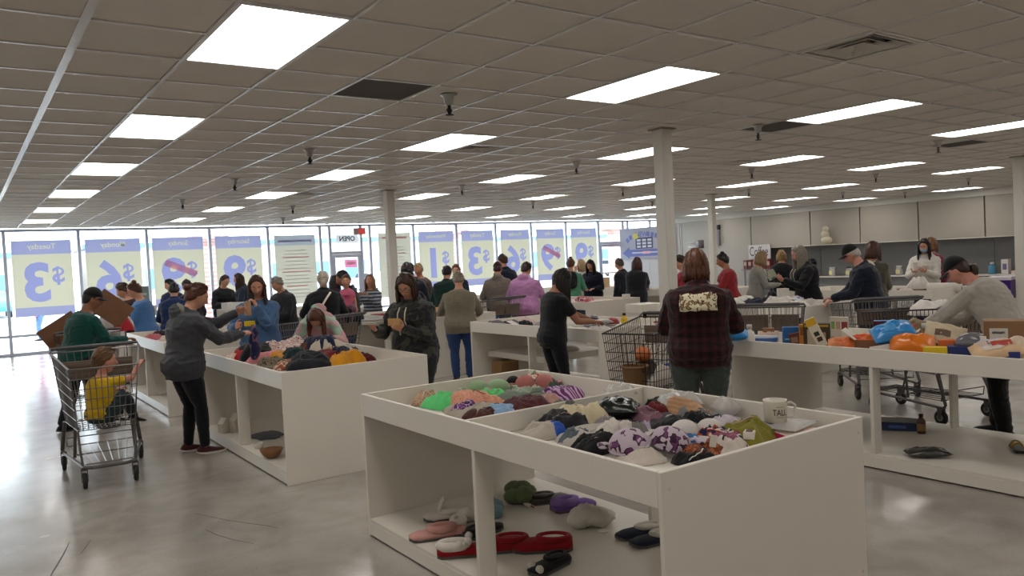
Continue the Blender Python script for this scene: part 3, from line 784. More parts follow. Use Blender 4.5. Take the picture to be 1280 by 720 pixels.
    for x, y in ((-.25, -.43), (.25, -.43), (-.15, .40), (.15, .40)):
        w = MB(); w.bb(x - .02, y - .012, .1, x - .015, y + .035, .155); w.bb(x + .015, y - .012, .1, x + .02, y + .035, .155); w.bb(x - .02, y - .02, .14, x + .02, y + .02, .158)
        w.bb(x - .02, y + .0, .05, x - .015, y + .028, .11); w.bb(x + .015, y + .0, .05, x + .02, y + .028, .11)
        c = w.build('caster', cart_m, t)
        w = MB(); w.lathe([(.02, -.012), (.052, -.014), (.062, -.009), (.062, .009), (.052, .014), (.02, .012)], 16, (x, y + .014, .062), 0, rot('y', R(90))); w.build('wheel', tyre_m, c, True)
        w = MB(); w.lathe([(.002, -.0155), (.03, -.0155), (.03, .0155), (.002, .0155)], 12, (x, y + .014, .062), 0, rot('y', R(90))); w.build('hub', hub_m, c)
    t.scale = (1.28, 1.05, 1.08)
    _cart[dark] = t
    return t
C_CHILD = cart((.985, 7.80), R(176), 'grey shopping cart with the child in yellow sitting in it')
C_BOX = cart((1.32, 11.5), R(-4), 'shopping cart holding the open cardboard box, at the left')
C_MID = cart((3.95, 10.2), R(25), 'wire shopping cart between the blue hoodie and black coat women')
C_BLACK = cart((5.38, 5.34), R(108), 'black wire shopping cart left of the woman in maroon', True)
C_GREY = cart((7.55, 5.55), R(-60), 'wire shopping cart just right of the woman in maroon')
C_FLAP = cart((8.55, 5.0), R(-38), 'shopping cart with grey flaps below the man in dark cap')
C_CAP = cart((7.78, 4.0), R(-12), 'black shopping cart in front of the woman in black cap', True)
C_BAG = cart((7.44, 11.2), R(0), 'shopping cart holding books and a blue bag, beside the lilac hoodie')
# ------------------------------------------------------------------ people
PENDING = []     # (object, voxel, smoothing, wrinkle function): surfaces grown together in one pass at the end
def grown(name, mb, m, parent, vox, smooth=3, post=None):
    o = mb.build(name, m, parent, True)
    md = o.modifiers.new('r', 'REMESH'); md.mode = 'VOXEL'; md.voxel_size = vox; md.use_smooth_shade = True
    if smooth:
        sm = o.modifiers.new('s', 'SMOOTH'); sm.factor = .5; sm.iterations = smooth
    PENDING.append((o, post)); return o
def finish_people():
    dg = bpy.context.evaluated_depsgraph_get()
    done = []
    for o, post in PENDING:
        me = bpy.data.meshes.new_from_object(o.evaluated_get(dg)); done.append((o, me, post))
    for o, me, post in done:
        o.modifiers.clear(); me.name = o.name; o.data = me
        if post is not None:
            n = len(me.vertices); v = np.zeros(n * 3); nr = np.zeros(n * 3)
            me.vertices.foreach_get('co', v); me.vertices.foreach_get('normal', nr)
            v = v.reshape(-1, 3); nr = nr.reshape(-1, 3)
            me.vertices.foreach_set('co', post(v, nr).ravel()); me.update()
        me.polygons.foreach_set('use_smooth', [True] * len(me.polygons))
    PENDING.clear()
def wrinkles(amp, seed, fx=9, fz=22):
    def f(v, nr):
        q = v * np.array([fx, fx, fz]); q = q + .8 * np.stack([noise3(q * .5, seed + k) for k in (1, 2, 3)], 1)
        w = 1 - np.abs(noise3(q, seed)) * 2
        w2 = noise3(v * 45, seed + 5)
        return v + nr * (amp * (w - .35) + amp * .25 * w2)[:, None]
    return f
SKIN = {'pale': '#c99b86', 'fair': '#c08b72', 'tan': '#9b6a50', 'brown': '#6b4633', 'rosy': '#c88c7a'}
def skin_m(k): return mat('skin_' + k, SKIN[k], rough=.55, var=.04, scale=14, spec=.4)
def hair_m(c):
    key = 'hair_' + c.lstrip('#')
    if key in _MATS: return _MATS[key]
    m = mat(key, c, rough=.42, var=.16, scale=90, spec=.35)
    return m
def bez(a, b, c, n=7):
    t = np.linspace(0, 1, n)[:, None]; a, b, c = map(np.asarray, (a, b, c))
    return (1 - t) ** 2 * a + 2 * t * (1 - t) * b + t ** 2 * c
def ik(S, T, l1, l2, pole):
    S, T = np.asarray(S, float), np.asarray(T, float); d = T - S; L = np.linalg.norm(d)
    mx = (l1 + l2) * .995
    if L > mx: T = S + d / L * mx; d = T - S; L = mx
    a = (l1 ** 2 - l2 ** 2 + L ** 2) / (2 * L); hgt = math.sqrt(max(0, l1 ** 2 - a ** 2)); u = d / L
    p = np.asarray(pole, float); p = p - u * (p @ u); p /= max(1e-6, np.linalg.norm(p))
    return S + u * a + p * hgt, T
def seg_tube(mb, pts, rad, n=10, sub=4):
    """tapered limb through joints, rounded ends"""
    P = [np.asarray(p, float) for p in pts]; Q, Rr = [], []
    for i in range(len(P) - 1):
        for k in range(sub):
            t = k / sub; Q.append(P[i] * (1 - t) + P[i + 1] * t); Rr.append(rad[i] * (1 - t) + rad[i + 1] * t)
    Q.append(P[-1]); Rr.append(rad[-1])
    mb.tube(Q, Rr, n, tip=True)
def head_shape(d):
    """unit directions -> head surface in metres (face towards +Y), before scale"""
    x, y, z = d[:, 0], d[:, 1], d[:, 2]
    a = np.array([.0755, .094, .116])
    P = d * a
    front = np.clip(y, 0, 1)
    low = np.clip(-z - .1, 0, 1)
    P[:, 0] *= 1 - .30 * low * (1 - .25 * (y < 0)) ; 
    P[:, 1] *= np.where(y < 0, 1 - .35 * np.clip(-z - .2, 0, 1), 1 - .05 * low)
    X, Z = P[:, 0], P[:, 2]
    g = lambda cx, cz, sx, sz: np.exp(-((np.abs(X) - cx) / sx) ** 2 - ((Z - cz) / sz) ** 2)
    f = np.clip((y - .15) * 3, 0, 1)
    nose = np.exp(-(X / .0115) ** 2) * np.clip((.024 - Z) / .05, 0, 1) * (Z > -.034) * .026 + np.exp(-(X / .017) ** 2 - ((Z + .030) / .010) ** 2) * .008
    dy = nose - .010 * g(.033, .010, .017, .012) + .005 * g(.03, .030, .03, .007) + .005 * g(.045, -.025, .02, .02)
    dy += .0045 * np.exp(-(X / .024) ** 2 - ((Z + .056) / .0055) ** 2) + .0045 * np.exp(-(X / .020) ** 2 - ((Z + .070) / .0055) ** 2) - .003 * np.exp(-(X / .022) ** 2 - ((Z + .063) / .003) ** 2)
    dy += .010 * np.exp(-(X / .024) ** 2 - ((Z + .100) / .016) ** 2)
    P[:, 1] += dy * f
    return P
def scalp(d): 
    return d * np.array([.0755, .094, .116])

def person(label, loc, face, h=1.66, w=1.0, lean=4, hunch=8, look=(10, 0), L=None, Rr=None, hair=('bob', '#3a2a20'), top=('sweater', '#555555', {}),
           legs=('jeans', '#2c3a55'), shoes='#2a2a2a', skin='fair', near=False, face_on=False, female=True, curl=35, extras=(), tw=0, feet=((-.1, 0), (.1, .03)), pole=((-.5, -.5, -.8), (.5, -.5, -.8)), palm=((0, 0, -1), (0, 0, -1)), scale_head=1.0, root_z=0.0, seat=None):
    t = thing('person', label, 'person', (loc[0], loc[1], root_z), R(face))
    s = h / 1.66
    vox = (.0075 if near else .0125) * min(1, s + .1)
    sk = skin_m(skin)
    # ---- spine
    zs = [.455, .50, .54, .585, .63, .675, .72, .765, .80, .828, .85, .875]
    hx = [.070, .104, .108, .098, .090, .094, .102, .108, .098, .056, .034, .033]
    hy = [.058, .074, .074, .066, .060, .066, .073, .070, .058, .040, .034, .034]
    if not female: hx = [a * (.93 if i < 4 else 1.06) for i, a in enumerate(hx)]
    cum = [0, .1, .35, .7, 1, 1, 1, 1, 1, 1, 1, 1]
    hipz = (.50 if seat is None else seat) * h if seat is not None else .50 * h
    pts = []; ang = []
    p = np.array([0, 0, hipz + (zs[0] - .50) * h]); pts.append(p)
    for i in range(len(zs)):
        a = R(lean) * cum[i] + R(hunch) * (0 if i < 7 else (i - 6) / 4 if i < 10 else 1.1) + (R(look[0]) * .25 if i >= 10 else 0)
        ang.append(a)
        if i: p = p + np.array([0, math.sin(a), math.cos(a)]) * (zs[i] - zs[i - 1]) * h; pts.append(p)
    # keep the balance: hips shift back when leaning
    back = -math.sin(R(lean)) * .14 * h
    pts = [q + np.array([0, back, 0]) for q in pts]
    def frame(i):
        a = ang[i]; c = math.cos(a); sn = math.sin(a)
        tz = R(tw) * min(1, max(0, (i - 2) / 5))
        Rz = rot('z', tz)
        return Rz @ np.array([1, 0, 0]), Rz @ np.array([0, c, -sn])
    an = np.arange(20) * 2 * math.pi / 20
    def torso(mb, i0, i1, dx, dyy, extra_low=None, ease=None, bust=True):
        rings = []
        rng = list(range(i0, i1 + 1))
        if extra_low is not None:
            ux, uy = frame(i0); base = pts[i0]
            for zz, gx, gy in extra_low:
                q = base + np.array([0, 0, zz * h])
                rings.append(q + ((hx[i0] * h * w + gx) * np.cos(an))[:, None] * ux + ((hy[i0] * h * w + gy) * np.sin(an))[:, None] * uy)
        for i in rng:
            ux, uy = frame(i)
            e = (ease[i] if ease else 0)
            a = hx[i] * h * (w if i < 9 else 1) + dx + e; bq = hy[i] * h * (w if i < 9 else 1) + dyy + e
            cy = np.sign(np.cos(an)) * np.abs(np.cos(an)) ** .85; sy = np.sign(np.sin(an)) * np.abs(np.sin(an)) ** .9
            rg = pts[i] + (a * cy)[:, None] * ux + (bq * sy)[:, None] * uy
            if bust and female and i in (6, 7): rg = rg + (np.clip(np.sin(an), 0, 1) ** 2 * (.024 if i == 6 else .014) * h * w)[:, None] * uy
            if i in (1, 2): rg = rg - (np.clip(-np.sin(an), 0, 1) ** 2 * .018 * h * w)[:, None] * uy
            rings.append(rg)
        mb.loft(rings)
    # ---- arms
    ux, uy = frame(8)
    arms = []
    lu, lf, lh = .178 * h, .150 * h, .10 * h
    for sd, tg in ((-1, L), (1, Rr)):
        S = pts[8] + ux * sd * (.100 * h * (w * .6 + .4) - .008) - np.array([0, 0, .022 * h])
        if tg is None: tg = (S[0] + sd * .06, S[1] + .06, S[2] - .31 * h)
        tg = np.array(tg, float)
        E, Wp = ik(S, tg, lu, lf, pole[0] if sd < 0 else pole[1])
        arms.append((S, E, Wp))
    hips = [np.array([sd * .055 * h * w, back * .9, hipz + .005 * h]) for sd in (-1, 1)]
    lg = []
    for q, (sd, ft) in enumerate(zip((-1, 1), feet)):
        A = np.array([ft[0] * s, ft[1] * s + back * .5, .045 * h]) if len(ft) == 2 else np.array(ft, float)
        K, A = ik(hips[q], A, .2325 * h, .2325 * h, (sd * .12, 1, 0) if len(ft) == 2 else (sd * .4, .4, 1))
        lg.append((hips[q], K, A))
    # ---- body: one surface
    b = MB()
    torso(b, 0, 11, 0, 0)
    for S, E, Wp in arms: seg_tube(b, [S, E, Wp], [.034 * h * (.6 + .4 * w), .026 * h, .0165 * h])
    for H, K, A in lg: seg_tube(b, [H, K, A], [.050 * h * w, .034 * h, .023 * h])
    hs = (1.02 if female else 1.05) * (.55 + .45 * s) * scale_head
    hp = R(look[0]); hyaw = R(look[1])
    HR = rot('z', hyaw + R(tw)) @ rot('x', -hp)
    nk = pts[11]
    HC = nk + HR @ np.array([0, .022, .088]) * hs
    nu, nv = (48, 36) if near else (32, 24)
    b.ell(HC, (hs, hs, hs), nu, nv, HR, 0, head_shape)
    seg_tube(b, [pts[9], HC + HR @ np.array([0, -.02, -.04]) * hs], [.037 * h * (.75 + .25 * w), .033 * h], 12)
    for sd in (-1, 1): b.ell(HC + HR @ np.array([sd * .074, -.006, -.006]) * hs, np.array([.010, .020, .031]) * hs, 8, 6, HR)
    # hands
    hands = []
    for q, (S, E, Wp) in enumerate(arms):
        sd = (-1, 1)[q]
        fx = Wp - E; fx /= np.linalg.norm(fx)
        pn = np.array(palm[q], float); pn = pn - fx * (pn @ fx); pn /= max(1e-6, np.linalg.norm(pn))
        th = np.cross(pn, fx) * (1 if sd < 0 else -1)      # thumb side
        fr = 1.0 if near else 1.15
        k = s ** .8
        kl = .084 * k
        b.loft([[Wp + fx * a * k + th * c * ww * k + pn * dd * tt * k for c, dd in ((-1, -.6), (-.5, -1), (.5, -1), (1, -.6), (1, .6), (.5, 1), (-.5, 1), (-1, .6))] for a, ww, tt in ((-.012, .024, .016), (.02, .032, .015), (.055, .039, .0135), (.085, .037, .011))])
        cr = R(curl)
        for j, (off, ln) in enumerate(((.030, .072), (.0105, .080), (-.0105, .074), (-.030, .060))):
            base = Wp + fx * .08 * k + th * off * k
            pt = [base - fx * .012 * k]; a = 0; pp = base; pt.append(pp)
            for m_, fl in ((.45, .6), (.30, 1.0), (.25, .8)):
                a += cr * fl; dr = fx * math.cos(a) + pn * math.sin(a) + th * (off * 1.8); pp = pp + dr * ln * m_ * k; pt.append(pp)
            b.tube(pt, np.array([.0092, .0090, .0084, .0078, .0068]) * fr * k, 7, tip=True)
        base = Wp + fx * .018 * k + th * .024 * k
        pt = [base, base + (fx * .55 + th * .8 + pn * .25) * .036 * k]; pt.append(pt[-1] + (fx * .8 + th * .45 + pn * .4) * .032 * k); pt.append(pt[-1] + (fx * .9 + th * .1 + pn * .45) * .024 * k)
        b.tube(pt, np.array([.0125, .0115, .010, .0078]) * fr * k, 7, tip=True)
        hands.append((Wp + fx * .075 * k + pn * .028 * k, fx, pn, th))
    grown('body', b, sk, t, vox, 2)
    # ---- face parts
    if near or face_on:
        surf = lambda x, z: (lambda d: HC + HR @ (head_shape(d[None])[0] * hs))(np.array([x / .0755, math.sqrt(max(.02, 1 - (x / .0755) ** 2 - (z / .116) ** 2)), z / .116]))
        for sd in (-1, 1):
            c = surf(sd * .031, .010)
            e = MB(); e.ell(c - HR @ np.array([0, .004, 0]), np.array([.0125, .0085, .0062]) * hs, 10, 6, HR, 0); e.ell(c + HR @ np.array([0, .0028, 0]), np.array([.0052, .0035, .0055]) * hs, 8, 5, HR, 1)
            e.build('eye', [mat('eye_white', '#d8d2cc', rough=.3, var=0), mat('eye_dark', '#2b1c14', rough=.2, var=0)], t, True)
            e = MB(); e.tube([surf(sd * x, .030 - .004 * abs(x - .03) / .02) + HR @ np.array([0, .001, 0]) for x in (.014, .024, .034, .046)], np.array([.003, .0035, .0032, .002]) * hs, 5)
            e.build('eyebrow', hair_m('#2d201a' if hair[1] in ('#15110f', '#1a1413') else '#5a4232'), t, True)
        if 'mask' not in extras:
            e = MB(); e.tube([surf(x, -.063 + .003 * (abs(x) / .02)) - HR @ np.array([0, .0005, 0]) for x in (-.022, -.011, 0, .011, .022)], np.array([.002, .0042, .0046, .0042, .002]) * hs, 6)
            e.build('lips', mat('lips_' + skin, {'pale': '#a8605a', 'fair': '#9c5650', 'tan': '#7c443c', 'brown': '#5c332d', 'rosy': '#a85c58'}[skin], rough=.4, var=0), t, True)
    # ---- hair
    st, hc = hair[0], hair[1]
    hm = hair_m(hc)
    if st != 'bald':
        vol = {'short': .13, 'bob': .17, 'long': .15, 'pony': .12, 'bun': .14, 'lowpony': .11, 'cap': .05, 'curly': .22}[st]
        if 'cap' in extras or 'beanie' in extras: vol = .05
        rs = np.random.RandomState(abs(hash(label)) % 1000 if False else sum(map(ord, label)) % 9973)
        def hf(d):
            az = np.degrees(np.arctan2(np.abs(d[:, 0]), d[:, 1]))   # 0 front, 180 back
            line = np.interp(az, [0, 35, 60, 80, 95, 130, 180], {'short': [.56, .50, .18, -.05, -.22, -.55, -.62], 'bob': [.55, .38, -.1, -.55, -.75, -.8, -.8], 'long': [.66, .52, .1, -.5, -.75, -.8, -.8], 'curly': [.45, .3, -.1, -.5, -.7, -.75, -.75]}.get(st, [.60, .54, .28, -.02, -.25, -.6, -.7]))
            k = np.clip((d[:, 2] - line) / .12, 0, 1); k = k * k * (3 - 2 * k)
            nz = noise3(np.c_[d[:, :2] * (6 if st != 'curly' else 9), d[:, 2] * (2.2 if st != 'curly' else 9)] + 10, 3) * (.045 if st != 'curly' else .08)
            rr = 1 + k * (vol + nz + .04 * np.clip(-d[:, 1], 0, 1)) - (1 - k) * .10
            return scalp(d) * rr[:, None]
        hb = MB(); hb.ell(HC + HR @ np.array([0, -.006, .004]) * hs, (hs,) * 3, 40, 28, HR, 0, hf)
        n_l = 0
        if st in ('bob', 'long', 'curly'):
            ln = {'bob': .115, 'curly': .12, 'long': hair[2] if len(hair) > 2 else .36}[st]
            n_l = 64 if near else 40
            for i in range(n_l):
                az = 58 + (i + .5) / n_l * 244 + rs.uniform(-3, 3)     # round the back, ear to ear
                a = R(az); dx_, dy_ = math.sin(a), math.cos(a)
                z0 = rs.uniform(.15, .55) if st != 'curly' else rs.uniform(-.1, .5)
                q0 = np.array([dx_ * math.sqrt(1 - z0 * z0), dy_ * math.sqrt(1 - z0 * z0), z0])
                p0 = HC + HR @ (scalp(q0[None])[0] * (1 + vol * .9)) * hs
                q1 = np.array([dx_ * .99, dy_ * .99, -.15]); p1 = HC + HR @ (scalp(q1[None])[0] * (1 + vol + rs.uniform(-.03, .10))) * hs
                # below the ear the lock falls straight down in world space
                l2 = ln * (1 + rs.uniform(-.12, .06)) * hs
                p2 = p1 + np.array([0, 0, -l2 * .5]) + HR @ np.array([dx_ * .006, dy_ * .006 - .004, 0])
                p3 = p1 + np.array([0, 0, -l2]) + HR @ np.array([dx_ * rs.uniform(-.02, .02), dy_ * .02 - .006, 0])
                if st == 'long' and dy_ < .2 and lean + hunch > 18: p3 = p3 + np.array([0, -.03 * 0, 0])
                rr = (.017 if near else .021) * hs
                mid = [p0, (p0 + p1) / 2 + HR @ np.array([dx_, dy_, .1]) * .008, p1, p2, p3]
                hb.tube(mid, np.array([.5, .9, 1.0, .95, .35]) * rr, 5, flat=.55)
        if st in ('pony', 'lowpony'):
            zt = .35 if st == 'pony' else -.35
            c0 = HC + HR @ np.array([0, -.094 * 1.02, .116 * zt * .6]) * hs
            for i in range(14 if near else 8):
                o_ = rs.uniform(-.014, .014, 3)
                e_ = c0 + HR @ np.array([0, -.05 if st == 'pony' else -.02, 0]) + np.array([o_[0] * 2, -.02, -(hair[2] if len(hair) > 2 else .2) * rs.uniform(.85, 1)])
                hb.tube(bez(c0, c0 + HR @ np.array([0, -.07, -.0]) + o_, e_, 6), np.array([.5, .9, 1, .95, .7, .25]) * .019, 5)
            hb.ell(c0, (.02, .02, .02), 8, 6)
        if st == 'bun':
            c0 = HC + HR @ np.array([0, -.055 if (len(hair) < 3) else hair[2][0], .125 if len(hair) < 3 else hair[2][1]]) * hs
            hb.ell(c0, (.04, .04, .036), 14, 10, None, 0, lambda d: d * (1 + .08 * noise3(d * 4, 2))[:, None])
        if 'cap' not in extras and 'beanie' not in extras:
            for i in range(70 if near else 36):      # swept surface locks
                z0 = rs.uniform(-.2, .95); a0 = rs.uniform(0, 2 * math.pi)
                q = np.array([math.cos(a0) * math.sqrt(max(0, 1 - z0 * z0)), math.sin(a0) * math.sqrt(max(0, 1 - z0 * z0)), z0])
                tgt = np.array([q[0] * .9, -1.0, -.1 if st in ('short', 'lowpony') else .3]) if st in ('short', 'bun', 'pony', 'lowpony') else np.array([q[0] * 1.4, q[1] - .2, -.9])
                path = []
                for f_ in (0, .18, .36, .54):
                    dd = q * (1 - f_) + tgt * f_; dd = dd / np.linalg.norm(dd); path.append(dd)
                D = np.array(path); S_ = hf(D) * (1 + .012 + .025 * np.array([0, 1, 1, .3]))[:, None]
                base_r = np.linalg.norm(S_ / (scalp(D) + 1e-9) * 1.0, axis=1)
                if (np.linalg.norm(S_, axis=1) < np.linalg.norm(scalp(D), axis=1) * 1.03).any(): continue
                hb.tube([HC + HR @ (np.array([0, -.006, .004]) + p_) * hs for p_ in S_], np.array([.4, 1, 1, .3]) * (.0085 if near else .011) * hs, 5, flat=.6)
        hb.build('hair', hm, t, True)
    if 'cap' in extras or 'beanie' in extras:
        cm = fab('#17171a' if 'cap' in extras else '#3a1c1e')
        def cf(d):
            k = np.clip((d[:, 2] - .22) / .1, 0, 1)
            return scalp(d) * (1 + k * (.17 + .03 * d[:, 2]) - (1 - k) * .25)[:, None]
        cb = MB(); cb.ell(HC + HR @ np.array([0, -.004, .004]) * hs, (hs,) * 3, 28, 20, HR, 0, cf); cb.ell(HC + HR @ np.array([0, -.004, .14]) * hs, np.array([.008, .008, .005]), 8, 6, HR)
        co = cb.build('cap', cm, t, True)
        if 'cap' in extras:
            bm_ = MB(); top_r, bot = [], []
            for y_ in np.linspace(0, 1, 5):
                row = []
                for x_ in np.linspace(-1, 1, 9):
                    rad = .078; yy = .085 * math.sqrt(max(0, 1 - .72 * x_ * x_)) + y_ * .075 * (1 - .45 * x_ * x_)
                    row.append(HC + HR @ np.array([x_ * rad * (1 - .12 * y_), yy, .040 - .018 * x_ * x_ - .016 * y_]) * hs)
                top_r.append(row)
            T_ = np.array(top_r); B_ = T_ - HR @ np.array([0, 0, .005])
            n9 = 9; vs = np.concatenate([T_.reshape(-1, 3), B_.reshape(-1, 3)]); fs = []
            for r_ in range(4):
                for c_ in range(8):
                    a_ = r_ * 9 + c_; fs.append((a_, a_ + 1, a_ + 10, a_ + 9)); fs.append((a_ + 45, a_ + 54, a_ + 55, a_ + 46))
            for c_ in range(8): fs.append((36 + c_, 37 + c_, 82 + c_, 81 + c_)); fs.append((c_ + 1, c_, c_ + 45, c_ + 46))
            for r_ in range(4): fs.append((r_ * 9, r_ * 9 + 9, r_ * 9 + 54, r_ * 9 + 45)); fs.append((r_ * 9 + 17, r_ * 9 + 8, r_ * 9 + 53, r_ * 9 + 62))
            bm_.add(vs, fs); bm_.build('visor', cm, co)
    if 'glasses' in extras:
        gb = MB()
        for sd in (-1, 1):
            c = HC + HR @ np.array([sd * .032, .100, .008]) * hs
            gb.tube([c + HR @ np.array([.024 * math.cos(q), .002 * math.cos(q) * sd * -1, .018 * math.sin(q)]) for q in np.arange(12) * math.pi / 6], .0022, 4, closed=True)
            gb.tube([c + HR @ np.array([sd * .024, 0, .006]), HC + HR @ np.array([sd * .078, .05, .008]) * hs, HC + HR @ np.array([sd * .08, -.01, .008]) * hs], .002, 4)
        gb.tube([HC + HR @ np.array([x_, .103, .010]) * hs for x_ in (-.009, 0, .009)], .002, 4)
        gb.build('glasses', black_met, t)
    if 'mask' in extras:
        kb = MB()
        kb.ell(HC + HR @ np.array([0, .018, -.045]) * hs, np.array([.066, .092, .048]) * hs, 20, 12, HR, 0, lambda d: np.c_[d[:, 0], np.maximum(d[:, 1], .12), d[:, 2]])
        kb.build('face_mask', fab('#7fb0d0'), t, True)
    # ---- top
    kind, tc = top[0], top[1]; opt = top[2] if len(top) > 2 else {}
    tm = fab(tc, **opt.get('m', {}))
    loose = {'tee': .012, 'sweater': .020, 'hoodie': .026, 'jacket': .032, 'coat': .034, 'vest': .03, 'blouse': .016}[kind] * (.4 + .6 * s)
    hem = opt.get('hem', {'tee': -.02, 'sweater': -.03, 'hoodie': -.03, 'jacket': -.035, 'coat': -.25, 'vest': -.03, 'blouse': -.03}[kind])
    b = MB()
    ease = [.004, .006, .008, .012, .014, .012, .006, 0, 0, 0, 0, 0]
    torso(b, 1, 9, loose, loose * .9, extra_low=[(hem, loose * (.8 if kind != 'coat' else 2.2), loose * (.8 if kind != 'coat' else 2.0)), (hem * .6, loose * 1.0, loose)], ease=ease)
    for q, (S, E, Wp) in enumerate(arms):
        if kind == 'vest': seg_tube(b, [S + (E - S) * -.05, S + (E - S) * .1], [.045 * h] * 2); continue
        r0 = .034 * h * (.55 + .45 * w) + loose * .6
        if kind in ('tee',): seg_tube(b, [S, S + (E - S) * .62], [r0, .034 * h + loose * .6])
        elif opt.get('rolled'): seg_tube(b, [S, E, E + (Wp - E) * .5], [r0, .028 * h + loose * .7, .024 * h + loose * .5])
        else: seg_tube(b, [S, E, E + (Wp - E) * .94], [r0, .0285 * h + loose * .85, .0205 * h + loose * .35])
        if kind in ('hoodie', 'sweater', 'jacket') and not opt.get('rolled'): seg_tube(b, [E + (Wp - E) * .88, E + (Wp - E) * .98], [.0215 * h + loose * .3] * 2, 10, 2)
    if kind in ('hoodie', 'jacket', 'coat'):
        ux9, uy9 = frame(9)
        rg = [pts[9] + np.array([0, 0, .004 * h]) + ux9 * .047 * h * math.cos(q) + uy9 * .044 * h * math.sin(q) + np.array([0, 0, -.010 * h * math.sin(q)]) for q in np.arange(16) * math.pi / 8]
        b.tube(rg, .017 * h if kind == 'hoodie' else .013 * h, 8, closed=True)
        if kind == 'hoodie' or opt.get('hood'): b.ell(pts[8] - uy9 * .072 * h + np.array([0, 0, .012 * h]), np.array([.062, .030, .050]) * h, 14, 10)
    wr_amp = {'tee': .004, 'sweater': .006, 'hoodie': .008, 'jacket': .007, 'coat': .006, 'vest': .006, 'blouse': .005}[kind] * (.5 + .5 * s)
    tname = {'tee': 't_shirt', 'sweater': 'sweatshirt', 'hoodie': 'hoodie', 'jacket': 'jacket', 'coat': 'long_coat', 'vest': 'vest', 'blouse': 'blouse'}[kind]
    if kind == 'vest':
        grown(tname, b, tm, t, vox * 1.1, 3, wrinkles(wr_amp, 3))
        b = MB()
        for q, (S, E, Wp) in enumerate(arms): seg_tube(b, [S, E, E + (Wp - E) * .95], [.036 * h + .01, .030 * h + .008, .022 * h + .004])
        grown('shirt', b, fab(opt.get('shirt', '#888888')), t, vox * 1.1, 3, wrinkles(.004, 5))
    else: grown(tname, b, tm, t, vox * 1.1, 3, wrinkles(wr_amp, len(label)))
    # ---- trousers
    b = MB()
    lo = {'jeans': .014, 'leggings': .005, 'cargo': .022, 'trousers': .016}[legs[0]] * (.4 + .6 * s)
    torso(b, 0, 3, lo, lo, bust=False)
    for H, K, A in lg:
        seg_tube(b, [H, H + (K - H) * .4, K, K + (A - K) * .35, A + (A - K) * -.02], [.056 * h * w + lo, .050 * h * w + lo, .034 * h + lo, .034 * h + lo * 1.1, .024 * h + lo * 1.3], 12)
    grown('leggings' if legs[0] == 'leggings' else 'trousers', b, fab(legs[1], rough=.8), t, vox * 1.2, 3, wrinkles(.0025 if legs[0] == 'leggings' else .006, 11, 12, 26))
    # ---- shoes
    for q, (H, K, A) in enumerate(lg):
        fd = np.array([(-.18, .18)[q], 1, 0]) if seat is None else np.array([0, 1, -.2]); fd /= np.linalg.norm(fd); sx = np.cross(fd, (0, 0, 1)); up = np.array([0, 0, 1.0])
        if seat is not None: up = np.cross(sx, fd)
        o_ = A - np.array([0, 0, A[2]]) if seat is None else A - up * .04 * h
        shb = MB(); slb = MB(); k = s
        prof = [(-.075, .026, .055, .02), (-.05, .036, .085, .01), (.0, .038, .088, .0), (.05, .042, .068, .0), (.11, .046, .05, .0), (.155, .040, .040, .004), (.185, .022, .028, .010)]
        rings = []; rl = []
        for y_, wd, ht, zb in prof:
            rings.append([o_ + (fd * y_ + sx * wd * cx + up * (.018 + (ht - .018) * cz)) * k for cx, cz in ((-1, 0), (-.95, .5), (-.6, .9), (0, 1), (.6, .9), (.95, .5), (1, 0))])
            rl.append([o_ + (fd * y_ * 1.03 + sx * (wd + .004) * cx + up * z_) * k for cx, z_ in ((-1, .002 + zb), (1, .002 + zb), (1, .022 + zb * .6), (-1, .022 + zb * .6))])
        shb.loft(rings); sh = shb.build('shoe', fab(shoes, bump=.2) if isinstance(shoes, str) else fab(shoes[0], bump=.2), t, True)
        slb.loft(rl); slb.build('sole', plas('#cfc8bd' if not isinstance(shoes, str) else '#2c2b2a'), sh)
    P = dict(t=t, HC=HC, HR=HR, hs=hs, pts=pts, frame=frame, arms=arms, hands=hands, h=h, loose=loose)
    P['world'] = lambda q: Vector((loc[0], loc[1], root_z)) + Matrix.Rotation(R(face), 3, 'Z') @ Vector(q)
    return P
def strap(P, pts, m, name='bag_strap', r=.012, flat=.35):
    b = MB(); b.tube(pts, r, 6, flat=flat); b.build(name, m, P['t'], True)
def front(P, i, x, d=0.0):
    """point on the chest surface at spine node i"""
    ux, uy = P['frame'](i); q = [.104, .108, .098, .09, .094, .102, .108, .098][min(7, max(0, i - 1))]; bb = [.074, .074, .066, .06, .066, .073, .07, .058][min(7, max(0, i - 1))]
    return P['pts'][i] + ux * x + uy * (bb * P['h'] + P['loose'] * 1.25 + d)
def held(name, mb, m, P, k, label, cat, off=(0, 0, 0), smooth=False):
    """a thing gripped in hand k: placed in the world at the palm"""
    q = P['hands'][k][0] + np.array(off)
    o = mb.build(name, m, None, smooth); o.location = P['world'](q); o.rotation_euler = P['t'].rotation_euler
    return tag(o, label, cat)
NR = dict(near=True)
